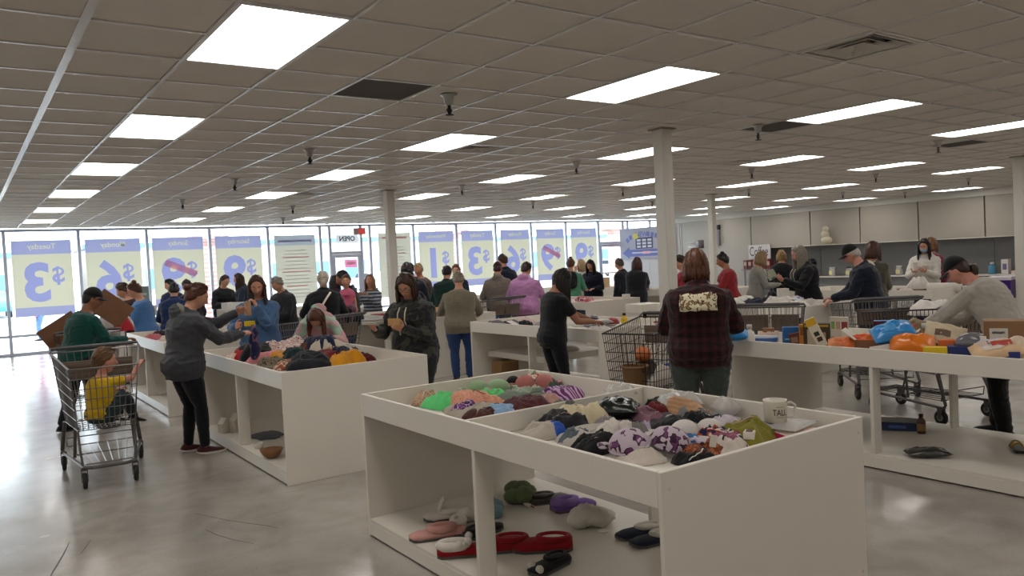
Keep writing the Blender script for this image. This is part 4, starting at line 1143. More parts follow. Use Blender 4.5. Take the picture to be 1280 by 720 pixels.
# --- the near figures
P_GREY = person('woman in dark grey hoodie and black leggings at the left bin table', (1.76, 8.0), -84, 1.67, 1.18, lean=7, hunch=10, look=(24, -6), L=(-.02, .52, 1.33), Rr=(.16, .50, 1.13),
    hair=('bun', '#552f20', (-.115, .055)), top=('hoodie', '#3e3f44', {'hem': -.055}), legs=('leggings', '#14151b'), shoes=('#4a2326',), skin='fair', near=True, feet=((-.13, .02), (.10, .10)), curl=55, palm=((.6, 0, -.3), (-.4, 0, -1)))
b = MB(); uy_ = P_GREY['frame'](9)[1]; b.ell(P_GREY['pts'][9] - uy_ * .09 + np.array([0, 0, .0]), (.095, .05, .07), 14, 10); b.build('hood_lining', fab('#77766c'), P_GREY['t'], True, label='pale grey hood lining')
P_TEAL = person('man in teal sweater and dark cap with glasses, behind the child', (1.12, 10.28), -72, 1.66, 1.12, lean=14, hunch=10, look=(14, -22), L=(-.14, .42, 1.02), Rr=(.2, .42, 1.02),
    hair=('short', '#1d1815'), top=('sweater', '#10453f', {}), legs=('trousers', '#191a1f'), shoes='#131316', skin='tan', near=True, female=False, extras=('cap', 'glasses'), feet=((-.16, -.16), (.13, .16)))
P_CAMO = person('woman in dark camouflage hoodie and glasses reading a label', (3.70, 6.98), 120, 1.67, 1.22, lean=3, hunch=9, look=(30, 10), L=(-.09, .33, 1.12), Rr=(.22, .36, 1.12),
    hair=('bob', '#3f2a1f'), top=('hoodie', '#45443e', {'m': dict(pattern='camo', c2='#25262a', c3='#33352e', scale=9.0), 'hem': -.06}), legs=('trousers', '#24252b'), shoes='#2a2a2c', skin='fair', near=True, face_on=True, extras=('glasses',), curl=50, palm=((.8, 0, .6), (-.5, .2, .9)))
for x in (-.035, .04):
    strap(P_CAMO, [front(P_CAMO, 8, x, .03), front(P_CAMO, 7, x * 1.1, .055), front(P_CAMO, 6, x * 1.1, .065), front(P_CAMO, 5, x * 1.2, .05), front(P_CAMO, 4, x * 1.2, .045)], fab('#cfc6b4'), 'drawstring', .0075, 1)
P_MAR = person('woman in maroon plaid jacket with a pale camouflage back patch', (4.98, 4.40), -48, 1.74, 1.22, lean=2, hunch=6, look=(10, 8), L=(-.2, .36, 1.08), Rr=(.24, .36, 1.08),
    hair=('bob', '#5a3219'), top=('jacket', '#3a1418', {'m': dict(pattern='plaid', c2='#16090b', scale=4.2), 'hem': -.05}), legs=('cargo', '#434b47'), shoes='#2c2a28', skin='fair', near=True)
def back_patch(P):
    """printed panel curved over the back of the jacket"""
    rows = []
    for r_ in range(5):
        i = 7.7 - r_ * .5; i0 = int(i); f_ = i - i0
        pos = P['pts'][i0] * (1 - f_) + P['pts'][min(i0 + 1, 11)] * f_
        ux, uy = P['frame'](7); row = []
        for c_ in range(13):
            x = (c_ - 6) / 6
            wob = .012 * noise3(np.array([[r_ * 1.7, c_ * .9, 1.0]]), 4)[0]
            row.append(pos + ux * (x * .148 + wob) + np.array([0, 0, wob]) - uy * (.088 * P['h'] * 1.17 + P['loose'] * 1.05 - .045 * x * x + (.011 * r_)))
        rows.append(row)
    A = np.array(rows); n = 13; uy = P['frame'](7)[1]; Bk = A + uy * .01
    vs = np.concatenate([A.reshape(-1, 3), Bk.reshape(-1, 3)]); m = len(A) * n; fs = []
    for r_ in range(4):
        for c_ in range(12):
            a = r_ * n + c_; fs += [(a, a + n, a + n + 1, a + 1), (a + m, a + m + 1, a + m + n + 1, a + m + n)]
    ring = [c_ for c_ in range(n)] + [r_ * n + n - 1 for r_ in range(1, 5)] + [4 * n + c_ for c_ in range(n - 2, -1, -1)] + [r_ * n for r_ in range(3, 0, -1)]
    for a, c in zip(ring, ring[1:] + ring[:1]): fs.append((a, c, c + m, a + m))
    b = MB(); b.add(vs, fs); b.build('back_patch', mat('patch_print', '#d9cfae', rough=.7, var=.03, pattern='blotch', c2='#38201a', c3='#8f6d3c', scale=34), P['t'], True, label='cream and brown printed back patch')
back_patch(P_MAR)
P_CAP = person('woman in grey sweatshirt and black cap leaning over her cart', (7.24, 3.1), 8, 1.68, 1.15, lean=26, hunch=20, look=(34, 4), L=(-.16, .56, .93), Rr=(.14, .5, .93),
    hair=('lowpony', '#3a251b', .14), top=('sweater', '#a7a299', {'hem': -.05}), legs=('trousers', '#141416'), shoes='#2b2b2d', skin='rosy', near=True, extras=('cap',), feet=((-.12, -.04), (.12, .08)))
ptsq = P_CAP['pts']; ux_, uy_ = P_CAP['frame'](8)
strap(P_CAP, [ptsq[8] + ux_ * -.06 + uy_ * -.1, ptsq[9] + ux_ * -.085 + uy_ * -.03, ptsq[8] + ux_ * -.02 + uy_ * .1, ptsq[5] + ux_ * .1 + uy_ * .1, ptsq[3] + ux_ * .17 + uy_ * .04, ptsq[3] + ux_ * .15 - uy_ * .09, ptsq[5] + ux_ * .06 - uy_ * .15, ptsq[7] + ux_ * -.03 - uy_ * .135, ptsq[8] + ux_ * -.06 + uy_ * -.1], fab('#5a3c33'))
P_BLK = person('woman in black t-shirt with long dark hair at a bin table', (5.36, 6.82), -98, 1.63, 1.02, lean=6, hunch=8, look=(34, 0), L=(.02, .52, .98), Rr=(.2, .40, 1.0),
    hair=('long', '#1c1311', .34), top=('tee', '#141418', {'hem': -.04}), legs=('leggings', '#121218'), shoes='#1d1d20', skin='tan', near=True, curl=30)
P_BLU = person('woman in blue hoodie with long brown hair looking at her phone', (2.86, 9.22), 155, 1.70, 1.12, lean=2, hunch=6, look=(18, 6), L=(-.02, .28, 1.34), Rr=(.24, .16, 1.12),
    hair=('long', '#4b2c20', .27), top=('hoodie', '#48688f', {}), legs=('jeans', '#2d3548'), skin='fair', near=True, face_on=True, curl=60, palm=((0, -.3, -1), (-1, 0, 0)))
P_KID = person('small boy in yellow t-shirt sitting in the shopping cart', (.98, 7.84), -66, 1.10, 1.14, lean=4, hunch=6, look=(4, -14), L=(-.10, .22, .30), Rr=(.10, .32, .52),
    hair=('short', '#6b4c33'), top=('tee', '#c9a214', {'hem': -.01}), legs=('jeans', '#2a3c40'), shoes='#1d1e22', skin='rosy', near=True, female=False, scale_head=1.1, root_z=.415, seat=.085, feet=((-.1, .18, .06), (.12, .22, .06)), curl=60)
# --- the middle distance, left to right
def far(label, loc, face, **k): return person(label, loc, face, **k)
far('woman in blue sweater with a top bun, looking down at her phone', (2.36, 13.42), 70, h=1.68, w=1.15, lean=6, hunch=8, look=(22, 0), L=(-.05, .34, 1.1), Rr=(.1, .34, 1.1), hair=('bun', '#4a2a20'), top=('sweater', '#4a74a8', {}), legs=('jeans', '#232b3a'), extras=('glasses',), face_on=True)
far('person in dark maroon top behind the blue sweater woman', (2.32, 14.2), 75, h=1.68, hair=('short', '#4a3226'), top=('sweater', '#2b1518', {}), legs=('trousers', '#1c1c22'), look=(25, 0), female=False)
P_N = far('person in navy jacket with a grey cross strap, back turned', (2.95, 14.05), -15, h=1.64, w=1.15, hair=('short', '#171310'), top=('jacket', '#1d2f57', {}), legs=('jeans', '#1c2233'), look=(20, 0), lean=12, L=(-.2, .4, .95), Rr=(.2, .4, .95))
u1, u2 = P_N['frame'](6); q_ = P_N['pts']
strap(P_N, [q_[8] + u1 * .1 - u2 * .1, q_[7] + u1 * .05 - u2 * .16, q_[5] - u1 * .05 - u2 * .165, q_[3] - u1 * .16 - u2 * .08], fab('#6d6a62'), r=.022)
far('man with dark hair and white collar, far by the Sunday poster', (3.78, 18.1), 150, h=1.68, hair=('short', '#14110f'), top=('jacket', '#22304f', {}), female=False, look=(15, -40))
far('dark-haired shopper half hidden behind the grey hoodie woman', (3.7, 16.2), 10, h=1.66, hair=('short', '#2a1d16'), top=('jacket', '#2c2630', {}), look=(15, 20))
far('woman with glasses in a black cardigan over grey, by the windows', (4.68, 17.5), 185, h=1.72, hair=('pony', '#2a1b15'), top=('jacket', '#191a20', {}), look=(20, 20), extras=('glasses',), face_on=True, L=(-.05, .3, 1.1), Rr=(.1, .3, 1.1))
far('woman with long brown hair in a dark jacket, right of the glasses wearer', (5.3, 18.1), 79, h=1.74, hair=('long', '#3a241a'), top=('jacket', '#222a3c', {}), look=(15, 0), L=(-.1, .35, 1.1), Rr=(.1, .35, 1.1))
far('balding man in dark grey jacket, right of the blue hoodie', (4.42, 12.9), 111, h=1.66, w=1.15, hair=('short', '#8b8178'), top=('jacket', '#2b2d33', {}), look=(30, 10), female=False, skin='fair', L=(-.1, .34, 1.0), Rr=(.1, .34, 1.0))
P_V = far('woman in long black jacket with a white cross-body strap, back turned', (4.52, 11.36), -22, h=1.70, w=1.12, hair=('lowpony', '#b3a592', .12), top=('coat', '#15161c', {'hem': -.1}), legs=('trousers', '#15161c'), look=(10, 5), L=(-.3, .3, 1.0), Rr=(.25, .3, 1.0))
u1, u2 = P_V['frame'](6); q_ = P_V['pts']
strap(P_V, [q_[9] + u1 * .10 + u2 * .0, q_[8] + u1 * .095 - u2 * .165, q_[7] + u1 * .05 - u2 * .205, q_[6] + u1 * .0 - u2 * .215, q_[5] - u1 * .05 - u2 * .205, q_[4] - u1 * .1 - u2 * .205, q_[3] - u1 * .16 - u2 * .19, q_[2] - u1 * .22 - u2 * .12], fab('#d9d2c2'), r=.017)
P_DAD = far('man in dark jacket with a toddler on his arm', (5.22, 12.0), 56, h=1.69, hair=('short', '#171210'), top=('jacket', '#161922', {}), skin='tan', female=False, look=(18, 15), L=(-.12, .34, 1.12), Rr=(.05, .3, 1.12))
person('toddler in a pink top held by the man in a dark jacket', (5.06, 11.74), 150, .86, 1.05, lean=0, hunch=0, look=(5, 0), hair=('short', '#5a3a28'), top=('tee', '#c2607a', {}), legs=('leggings', '#6a4a5a'), skin='fair', face_on=True, scale_head=1.1, root_z=.86, seat=.3, feet=((-.06, .12, .04), (.06, .12, .04)))
far('dark-haired woman behind the toddler, near the door', (5.6, 13.5), -15, h=1.60, hair=('long', '#2a1a15', .2), top=('jacket', '#2c2030', {}), look=(15, 0))
far('woman with wavy blonde hair in a striped top, right of the door', (6.36, 13.6), 125, h=1.58, hair=('long', '#8d6a48', .25), top=('sweater', '#9aa0a8', {'m': dict(pattern='stripe', c2='#3c4250', scale=5.0)}), look=(-8, 10), face_on=True, L=(-.1, .3, 1.2), Rr=(.1, .3, 1.2))
far('red-haired woman bending low behind the clothes table, pink and mint top', (3.6, 9.2), 150, h=1.60, w=1.05, lean=52, hunch=18, look=(66, 0), L=(-.2, .40, .92), Rr=(.22, .40, .92), hair=('long', '#5d3322', .2), top=('hoodie', '#c99a9d', {'m': dict(pattern='blotch', c2='#a9cdb8', c3='#cdb3b0', scale=3.0)}), legs=('jeans', '#2f394c'), skin='fair')
far('woman with bobbed dark hair in a coral top, back turned', (7.3, 13.95), -27, h=1.79, w=1.05, hair=('bob', '#241815'), top=('sweater', '#cf5a58', {}), look=(10, 0))
far('man with black hair in navy leaning left over a carton', (7.16, 13.22), 82, h=1.74, w=1.12, lean=16, hunch=14, look=(34, 10), hair=('short', '#14100e'), top=('jacket', '#18202f', {}), female=False, skin='tan', L=(-.1, .45, 1.0), Rr=(.1, .45, 1.0))
far('person in dark green jacket with black hair, back turned', (7.32, 12.45), -40, h=1.69, w=1.2, hair=('short', '#15110f'), top=('jacket', '#16302c', {}), female=False, look=(18, 0), lean=8)
far('blonde head behind the man in navy', (7.75, 14.2), 120, h=1.76, hair=('short', '#a98c5c'), top=('sweater', '#5a4f4a', {}), look=(8, 0))
far('dark-haired head behind the coral top', (7.95, 14.9), 30, h=1.77, hair=('short', '#2a1d18'), top=('sweater', '#34303a', {}), female=False)
far('woman in dark cardigan over a pink top, facing the camera', (8.5, 14.0), 134, h=1.69, hair=('short', '#5a3826'), top=('jacket', '#2e3444', {}), look=(5, 10), face_on=True, L=(-.1, .3, 1.0), Rr=(.12, .3, 1.0))
far('grey-haired woman in olive sweatshirt and blue jeans, back turned', (5.92, 9.72), -33, h=1.61, w=1.22, hair=('short', '#8f8273'), top=('sweater', '#77705f', {'hem': -.06}), legs=('jeans', '#2b4372'), look=(20, 5), L=(-.26, .36, 1.0), Rr=(.26, .36, .95), lean=8)
far('person in taupe hoodie and dark red beanie, back turned', (8.3, 12.2), -36, h=1.70, w=1.2, hair=('short', '#3a1c1e'), top=('hoodie', '#7a7068', {}), look=(15, 0), extras=('beanie',), female=False, L=(-.26, .3, 1.0), Rr=(.26, .3, 1.0))
far('tall man in navy jacket by the Monday poster', (9.42, 13.55), -5, h=1.86, w=1.05, hair=('short', '#4a2f20'), top=('jacket', '#1a2036', {}), look=(8, 20), female=False, skin='rosy')
far('woman in lilac hoodie with tied dark hair, back turned', (8.12, 11.12), -48, h=1.70, w=1.28, hair=('bun', '#2a1a16', (-.07, .06)), top=('hoodie', '#b57fae', {'hem': -.05}), legs=('trousers', '#6a3d6d'), look=(22, -25), lean=10, L=(-.28, .36, 1.0), Rr=(.26, .36, 1.0))
P_G = far('woman in green sweatshirt with a black backpack and top bun', (10.74, 13.0), -40, h=1.70, w=1.05, hair=('bun', '#5a3424', (-.02, .14)), top=('sweater', '#4d8a6b', {}), legs=('trousers', '#15161a'), look=(14, -10), L=(-.2, .34, 1.05), Rr=(.2, .34, 1.05))
def backpack(P, color, label):
    u1, u2 = P['frame'](6); q = P['pts']; c = (q[5] + q[7]) / 2 - u2 * .19
    b = MB(); b.ell(c, (.14, .075, .19), 16, 12, None, 0, lambda d: np.sign(d) * np.abs(d) ** .7); bp = b.build('backpack', fab(color), P['t'], True, label=label)
    b = MB(); b.ell(c - u2 * .06 - np.array([0, 0, .06]), (.10, .04, .08), 12, 8, None, 0, lambda d: np.sign(d) * np.abs(d) ** .7); b.build('pocket', fab(color), bp, True)
    for sd in (-1, 1):
        b = MB(); b.tube([c + u1 * sd * .07 + np.array([0, 0, .16]), q[9] + u1 * sd * .09 - u2 * .04, q[8] + u1 * sd * .1 + u2 * .09, q[6] + u1 * sd * .11 + u2 * .13, q[5] + u1 * sd * .16, c + u1 * sd * .1 - np.array([0, 0, .15])], .016, 6, flat=.4); b.build('strap', fab(color), bp, True)
backpack(P_G, '#1c1c1f', 'black backpack')
far('pale blonde woman with a phone, right of the green sweatshirt', (12.3, 14.36), 70, h=1.66, hair=('long', '#b59a72', .15), top=('blouse', '#b9a8a0', {}), look=(8, 0), L=(-.05, .25, 1.4), Rr=(.12, .2, 1.1))
far('woman with black hair in a navy jacket facing the camera', (11.75, 13.45), 124, h=1.66, w=1.05, hair=('long', '#171214', .2), top=('jacket', '#171a2e', {}), look=(26, -10), face_on=True, skin='fair', L=(-.1, .3, 1.0), Rr=(.1, .3, 1.0))
far('woman in long black coat with auburn hair, back turned', (11.45, 11.75), -60, h=1.66, w=1.08, hair=('long', '#40231a', .14), top=('coat', '#14161c', {'hem': -.2}), legs=('trousers', '#15161c'), look=(14, 0), lean=6, L=(-.12, .5, 1.02), Rr=(.1, .5, 1.02))
far('grey-haired person half hidden behind the long black coat', (12.02, 12.75), 10, h=1.64, hair=('short', '#5c4f49'), top=('jacket', '#20222a', {}), look=(12, 0))
far('person in a red coat partly behind the white middle column', (10.25, 9.3), 50, h=1.66, w=1.15, hair=('short', '#2d2019'), top=('jacket', '#8e1a2c', {}), look=(10, 0), L=(-.1, .3, 1.1), Rr=(.1, .3, 1.1))
far('woman with black top knot in a red and gold sports jersey', (11.1, 9.08), 40, h=1.66, w=1.1, hair=('bun', '#15110f', (-.04, .13)), top=('sweater', '#861f26', {}), look=(16, 0), skin='tan', L=(-.12, .36, 1.1), Rr=(.1, .36, 1.1), face_on=True)
far('woman in grey cardigan with short blonde hair, facing right', (11.85, 9.06), -133, h=1.66, hair=('bob', '#8f7657'), top=('sweater', '#83817b', {}), legs=('jeans', '#2a3446'), look=(18, 0), L=(-.1, .36, 1.05), Rr=(.1, .36, 1.05))
far('blonde woman in black at the shelf, back turned', (14.25, 10.25), -58, h=1.66, hair=('long', '#8a6a3f', .1), top=('sweater', '#141519', {}), look=(14, 0))
P_GH = far('woman with long grey hair in a black hoodie reading a book', (10.62, 7.2), 58, h=1.75, w=1.1, hair=('long', '#8d8578', .3), top=('hoodie', '#15151a', {}), look=(22, -4), skin='rosy', face_on=True, L=(-.12, .40, 1.22), Rr=(.05, .36, 1.2), curl=50, palm=((.2, 0, 1), (-.2, 0, 1)))
for x in (-.05, .06): strap(P_GH, [front(P_GH, 8, x, .03), front(P_GH, 7, x, .055), front(P_GH, 6, x, .06), front(P_GH, 5, x, .045)], fab('#c9c2b4'), 'drawstring', .006, 1)
far('old man in navy jacket and dark cap, facing left', (9.75, 5.72), 33, h=1.74, w=1.25, lean=10, hunch=14, look=(26, 0), hair=('short', '#b3aba1'), top=('jacket', '#161c2b', {}), legs=('trousers', '#23252d'), female=False, skin='rosy', extras=('cap', 'glasses'), L=(-.14, .42, 1.02), Rr=(.05, .42, .98), face_on=True)
P_BP = far('woman in olive vest with a white backpack and brown hair', (11.2, 6.5), -80, h=1.74, w=1.1, hair=('curly', '#4a2d1f'), top=('vest', '#4a4639', {'shirt': '#6a6358'}), look=(16, 0), lean=6, L=(-.1, .36, 1.0), Rr=(.1, .36, 1.0))
backpack(P_BP, '#c9c0ac', 'white backpack with tan straps')
P_MK = far('woman in white hoodie and blue face mask with long dark hair', (14.2, 7.2), 108, h=1.76, w=1.05, hair=('long', '#20161a', .36), top=('hoodie', '#cfcac3', {}), look=(22, 0), extras=('mask',), face_on=True, L=(-.06, .36, 1.16), Rr=(.14, .36, 1.16), curl=50, palm=((.5, 0, .8), (-.5, 0, .8)))
far('woman with light brown hair in a maroon top, behind the masked woman', (15.05, 7.55), -93, h=1.77, hair=('long', '#7a5334', .12), top=('sweater', '#7a3348', {}), look=(5, 0))
far('person in a pink top and jeans outside the far left window', (1.95, 27.5), 80, h=1.6, hair=('short', '#5a4030'), top=('sweater', '#d76a94', {}), legs=('jeans', '#5b7ab0'))
# ------------------------------------------------------------------ goods
def cloth(name, label, cat, loc, sx, sy, h, m, seed, rz=0.0, group=None, n=26, fold=1.0, strap=0):
    """a dropped, crumpled piece of cloth: folded sheet heaped to height h"""
    g = np.linspace(-1, 1, n); U, V = np.meshgrid(g, g); r = np.sqrt(U ** 2 + V ** 2) + 1e-9; k = np.maximum(np.abs(U), np.abs(V)) / r
    U2, V2 = U * (k * .55 + .45), V * (k * .55 + .45); r2 = np.maximum(np.abs(U), np.abs(V)); a = np.arctan2(V2, U2)
    P0 = np.stack([U2.ravel(), V2.ravel(), np.full(n * n, seed * 1.37)], 1)
    ca = np.stack([np.cos(a).ravel(), np.sin(a).ravel(), np.full(n * n, seed * .7)], 1)
    edge = 1 + (.20 * noise3(ca * np.array([1.6, 1.6, 1]), 2) + .10 * noise3(ca * np.array([4.5, 4.5, 1]), 3)).reshape(n, n)
    n1 = noise3(P0 * np.array([1.3, 1.3, 1]), 3).reshape(n, n)
    wv = np.stack([P0[:, 0] + .6 * noise3(P0 * np.array([1.2, 1.2, 1]), 7), P0[:, 1] + .6 * noise3(P0 * np.array([1.2, 1.2, 1]) + 9, 8), P0[:, 2]], 1)
    rid = (1 - np.abs(noise3(wv * np.array([1.2, 3.2, 1]), 4)) * 2.4).reshape(n, n)
    fine = (1 - np.abs(noise3(wv * np.array([2.6, 7.5, 1]), 6)) * 2.4).reshape(n, n)
    env = np.clip((1 - r2) / .5, 0, 1) ** .6
    z = h * env * np.clip(.66 + .26 * n1 + fold * (.17 * rid + .08 * fine), .12, 1.1)
    rim = (np.abs(U) > .999) | (np.abs(V) > .999)
    z[rim] = 0
    X = U2 * edge * sx / 2; Y = V2 * edge * sy / 2
    X = X + .05 * sx * noise3(P0 * 3 + 20, 9).reshape(n, n) * (1 - r2 * .6)
    top = np.stack([X.ravel(), Y.ravel(), z.ravel() + .002], 1); bot = np.stack([X.ravel(), Y.ravel(), np.where(rim.ravel(), 0, 0)], 1)
    b = MB(); fs = []
    for i in range(n - 1):
        for j in range(n - 1):
            q = i * n + j; fs.append((q, q + 1, q + n + 1, q + n))
    ring = [j for j in range(n)] + [i * n + n - 1 for i in range(1, n)] + [(n - 1) * n + j for j in range(n - 2, -1, -1)] + [i * n for i in range(n - 2, 0, -1)]
    m0 = len(top); vs = np.concatenate([top, bot[ring]])
    for q in range(len(ring)):
        q2 = (q + 1) % len(ring); fs.append((ring[q2], ring[q], m0 + q, m0 + q2))
    fs.append(tuple(m0 + q for q in range(len(ring) - 1, -1, -1)))
    b.add(vs, fs)
    o = b.build(name, m, None, True); o.location = loc; o.rotation_euler = (0, 0, rz)
    if strap:      # loops of strap and a seam lying on the cloth
        zt = lambda u, v: z[int(round((v + 1) / 2 * (n - 1))), int(round((u + 1) / 2 * (n - 1)))]
        for k in range(strap):
            v0 = -.5 + .7 * ((seed * 7 + k * 5) % 10) / 10; us = np.linspace(-.8, .8, 9)
            pts = [(u * sx / 2 * .8, (v0 + .25 * math.sin(2.2 * u + seed + k)) * sy / 2 * .8, zt(u, np.clip(v0 + .25 * math.sin(2.2 * u + seed + k), -.95, .95)) + .006) for u in us]
            q = MB(); q.tube(pts, .0042, 5, flat=.5); q.build('strap', m if k % 2 == 0 else fab(('#17171b', '#d3cbc2', '#b89a8c')[seed % 3]), o, True)
    return tag(o, label, cat, group)
def bra(label, loc, r, m, rz, trim=None, tilt=0.0, gap=1.0):
    t = thing('bra', label, 'bra', loc, rz)
    for sd in (-1, 1):
        M = rot('y', R(sd * 12)) @ rot('x', R(tilt))
        b = MB()
        b.ell((sd * r * .98 * gap, 0, r * .06), (r, r * .92, r * .74), 20, 12, M, 0, lambda d: np.c_[d[:, :2], np.maximum(d[:, 2], -.08)])
        c = b.build('cup', m, t, True)
        b = MB(); b.tube([np.array((sd * r * .98 * gap, 0, r * .06)) + M @ np.array([r * 1.0 * math.cos(q), r * .93 * math.sin(q), -.02 * r]) for q in np.arange(20) * math.pi / 10], r * .06, 5, closed=True)
        b.build('rim', trim or m, c, True)
        b = MB(); b.tube(bez((sd * r * 1.1, r * .8, r * .2), (sd * r * 1.8, r * 1.5, r * .5), (sd * r * 1.5, -r * .5, .012), 9), r * .07, 5, flat=.35); b.build('strap', trim or m, t, True)
        b = MB(); b.tube(bez((sd * r * 1.85, 0, r * .1), (sd * r * 2.5, r * .2, r * .25), (sd * r * 2.3, -r * .7, .01), 8), r * .2, 6, flat=.25); b.build('band', m, t, True)
    return t
def carton(name, label, cat, loc, size, m, rz=0, patches=(), tilt=(0, 0), group=None, flaps=None):
    """closed box with printed panels: patches = (face, u0, v0, u1, v1, material, name)"""
    w, d, h = size
    t = thing(name, label, cat, loc, rz, group)
    t.rotation_euler = (R(tilt[0]), R(tilt[1]), rz)
    b = MB(); b.rbox(-w / 2, -d / 2, 0, w / 2, d / 2, h, min(.003, h * .1)); b.build('carton', m, t)
    for p in patches:
        f, u0, v0, u1, v1, pm = p[:6]; nm = p[6] if len(p) > 6 else 'printed_panel'
        b = MB(); e = .0012
        if f == 'f': b.bb(-w / 2 + u0 * w, -d / 2 - e, v0 * h, -w / 2 + u1 * w, -d / 2 + .0002, v1 * h)
        elif f == 'b': b.bb(-w / 2 + u0 * w, d / 2 - .0002, v0 * h, -w / 2 + u1 * w, d / 2 + e, v1 * h)
        elif f == 'l': b.bb(-w / 2 - e, -d / 2 + u0 * d, v0 * h, -w / 2 + .0002, -d / 2 + u1 * d, v1 * h)
        elif f == 'r': b.bb(w / 2 - .0002, -d / 2 + u0 * d, v0 * h, w / 2 + e, -d / 2 + u1 * d, v1 * h)
        else: b.bb(-w / 2 + u0 * w, -d / 2 + v0 * d, h - .0002, -w / 2 + u1 * w, -d / 2 + v1 * d, h + e)
        b.build(nm, pm, t)
    return t
def pouch(name, label, cat, loc, w, d, h, m, rz=0, patch=None, seed=1, tilt=(0, 0), group=None):
    """sealed soft packet: puffed middle, flat crimped ends"""
    n = 15; g = np.linspace(-1, 1, n); U, V = np.meshgrid(g, g)
    puff = np.clip(1 - np.abs(U) ** 2.4, 0, 1) ** .55 * np.clip(1 - np.abs(V) ** 3.5, 0, 1) ** .5
    P0 = np.stack([U.ravel() * 2, V.ravel() * 2, np.full(n * n, seed * 1.3)], 1)
    cr = (1 - 2 * np.abs(noise3(P0 * np.array([2, 1, 1]), 5))).reshape(n, n) * .12 + noise3(P0 * 2.2, 6).reshape(n, n) * .12
    zt = h * (.5 + puff * (.5 + cr)); zb = h * (.5 - puff * .5)
    X = U * w / 2 * (1 - .06 * puff); Y = V * d / 2
    t = thing(name, label, cat, loc, rz, group); t.rotation_euler = (R(tilt[0]), R(tilt[1]), rz)
    b = MB(); top = np.stack([X.ravel(), Y.ravel(), zt.ravel() + .001], 1); bot = np.stack([X.ravel(), Y.ravel(), np.maximum(0, zb.ravel() - .001)], 1); fs = []; N_ = n * n
    for i in range(n - 1):
        for j in range(n - 1):
            q = i * n + j; fs.append((q, q + 1, q + n + 1, q + n)); fs.append((q + N_, q + n + N_, q + n + 1 + N_, q + 1 + N_))
    for j in range(n - 1):
        fs += [(j + 1, j, j + N_, j + 1 + N_), ((n - 1) * n + j, (n - 1) * n + j + 1, (n - 1) * n + j + 1 + N_, (n - 1) * n + j + N_), (j * n, (j + 1) * n, (j + 1) * n + N_, j * n + N_), ((j + 1) * n + n - 1, j * n + n - 1, j * n + n - 1 + N_, (j + 1) * n + n - 1 + N_)]
    b.add(np.concatenate([top, bot]), fs); b.build('packet', m, t, True)
    for k, pm in enumerate(patch or ()):
        q0 = (-.55 + .35 * k, -.5 + .3 * k); b = MB(); vs = []; fs = []; mm = 5
        for i in range(mm):
            for j in range(mm):
                u = q0[0] + .75 * j / (mm - 1); v = q0[1] + .6 * i / (mm - 1)
                iu = (u + 1) / 2 * (n - 1); iv = (v + 1) / 2 * (n - 1); a, c = min(n - 2, int(iu)), min(n - 2, int(iv)); fu, fv = iu - a, iv - c
                z = (zt[c, a] * (1 - fu) + zt[c, a + 1] * fu) * (1 - fv) + (zt[c + 1, a] * (1 - fu) + zt[c + 1, a + 1] * fu) * fv
                vs.append((u * w / 2, v * d / 2, z + .004 + .001 * k))
        for i in range(mm - 1):
            for j in range(mm - 1): q = i * mm + j; fs.append((q, q + 1, q + mm + 1, q + mm))
        b.add(vs, fs); b.build('printed_panel', pm, t, True)
    return t
def bottle(name, label, loc, r, h, m, cap_m, lab_m=None, group=None, lie=None, neck=.4):
    t = thing(name, label, 'bottle', loc, 0, group)
    if lie is not None: t.rotation_euler = (R(90), 0, lie); t.location.z += r
    b = MB(); b.lathe([(r * .9, 0), (r, .004), (r, h * .62), (r * .8, h * .72), (r * neck, h * .8), (r * neck, h * .86)], 16); b.build('bottle', m, t, True)
    b = MB(); b.lathe([(r * (neck + .1), h * .84), (r * (neck + .1), h), (r * neck * .6, h + .001)], 14); b.build('cap', cap_m, t, True)
    if lab_m: b = MB(); b.lathe([(r * 1.01, h * .15), (r * 1.015, h * .16), (r * 1.015, h * .5), (r * 1.01, h * .51)], 16, caps=False); b.build('label', lab_m, t, True)
    return t
CLEAR = mat('clear_plastic', '#c9c9c6', rough=.15, var=.05, alpha=.38, spec=.8)
CLEAR2 = mat('clear_plastic_milky', '#d4d3cf', rough=.25, var=.05, alpha=.6, spec=.7)
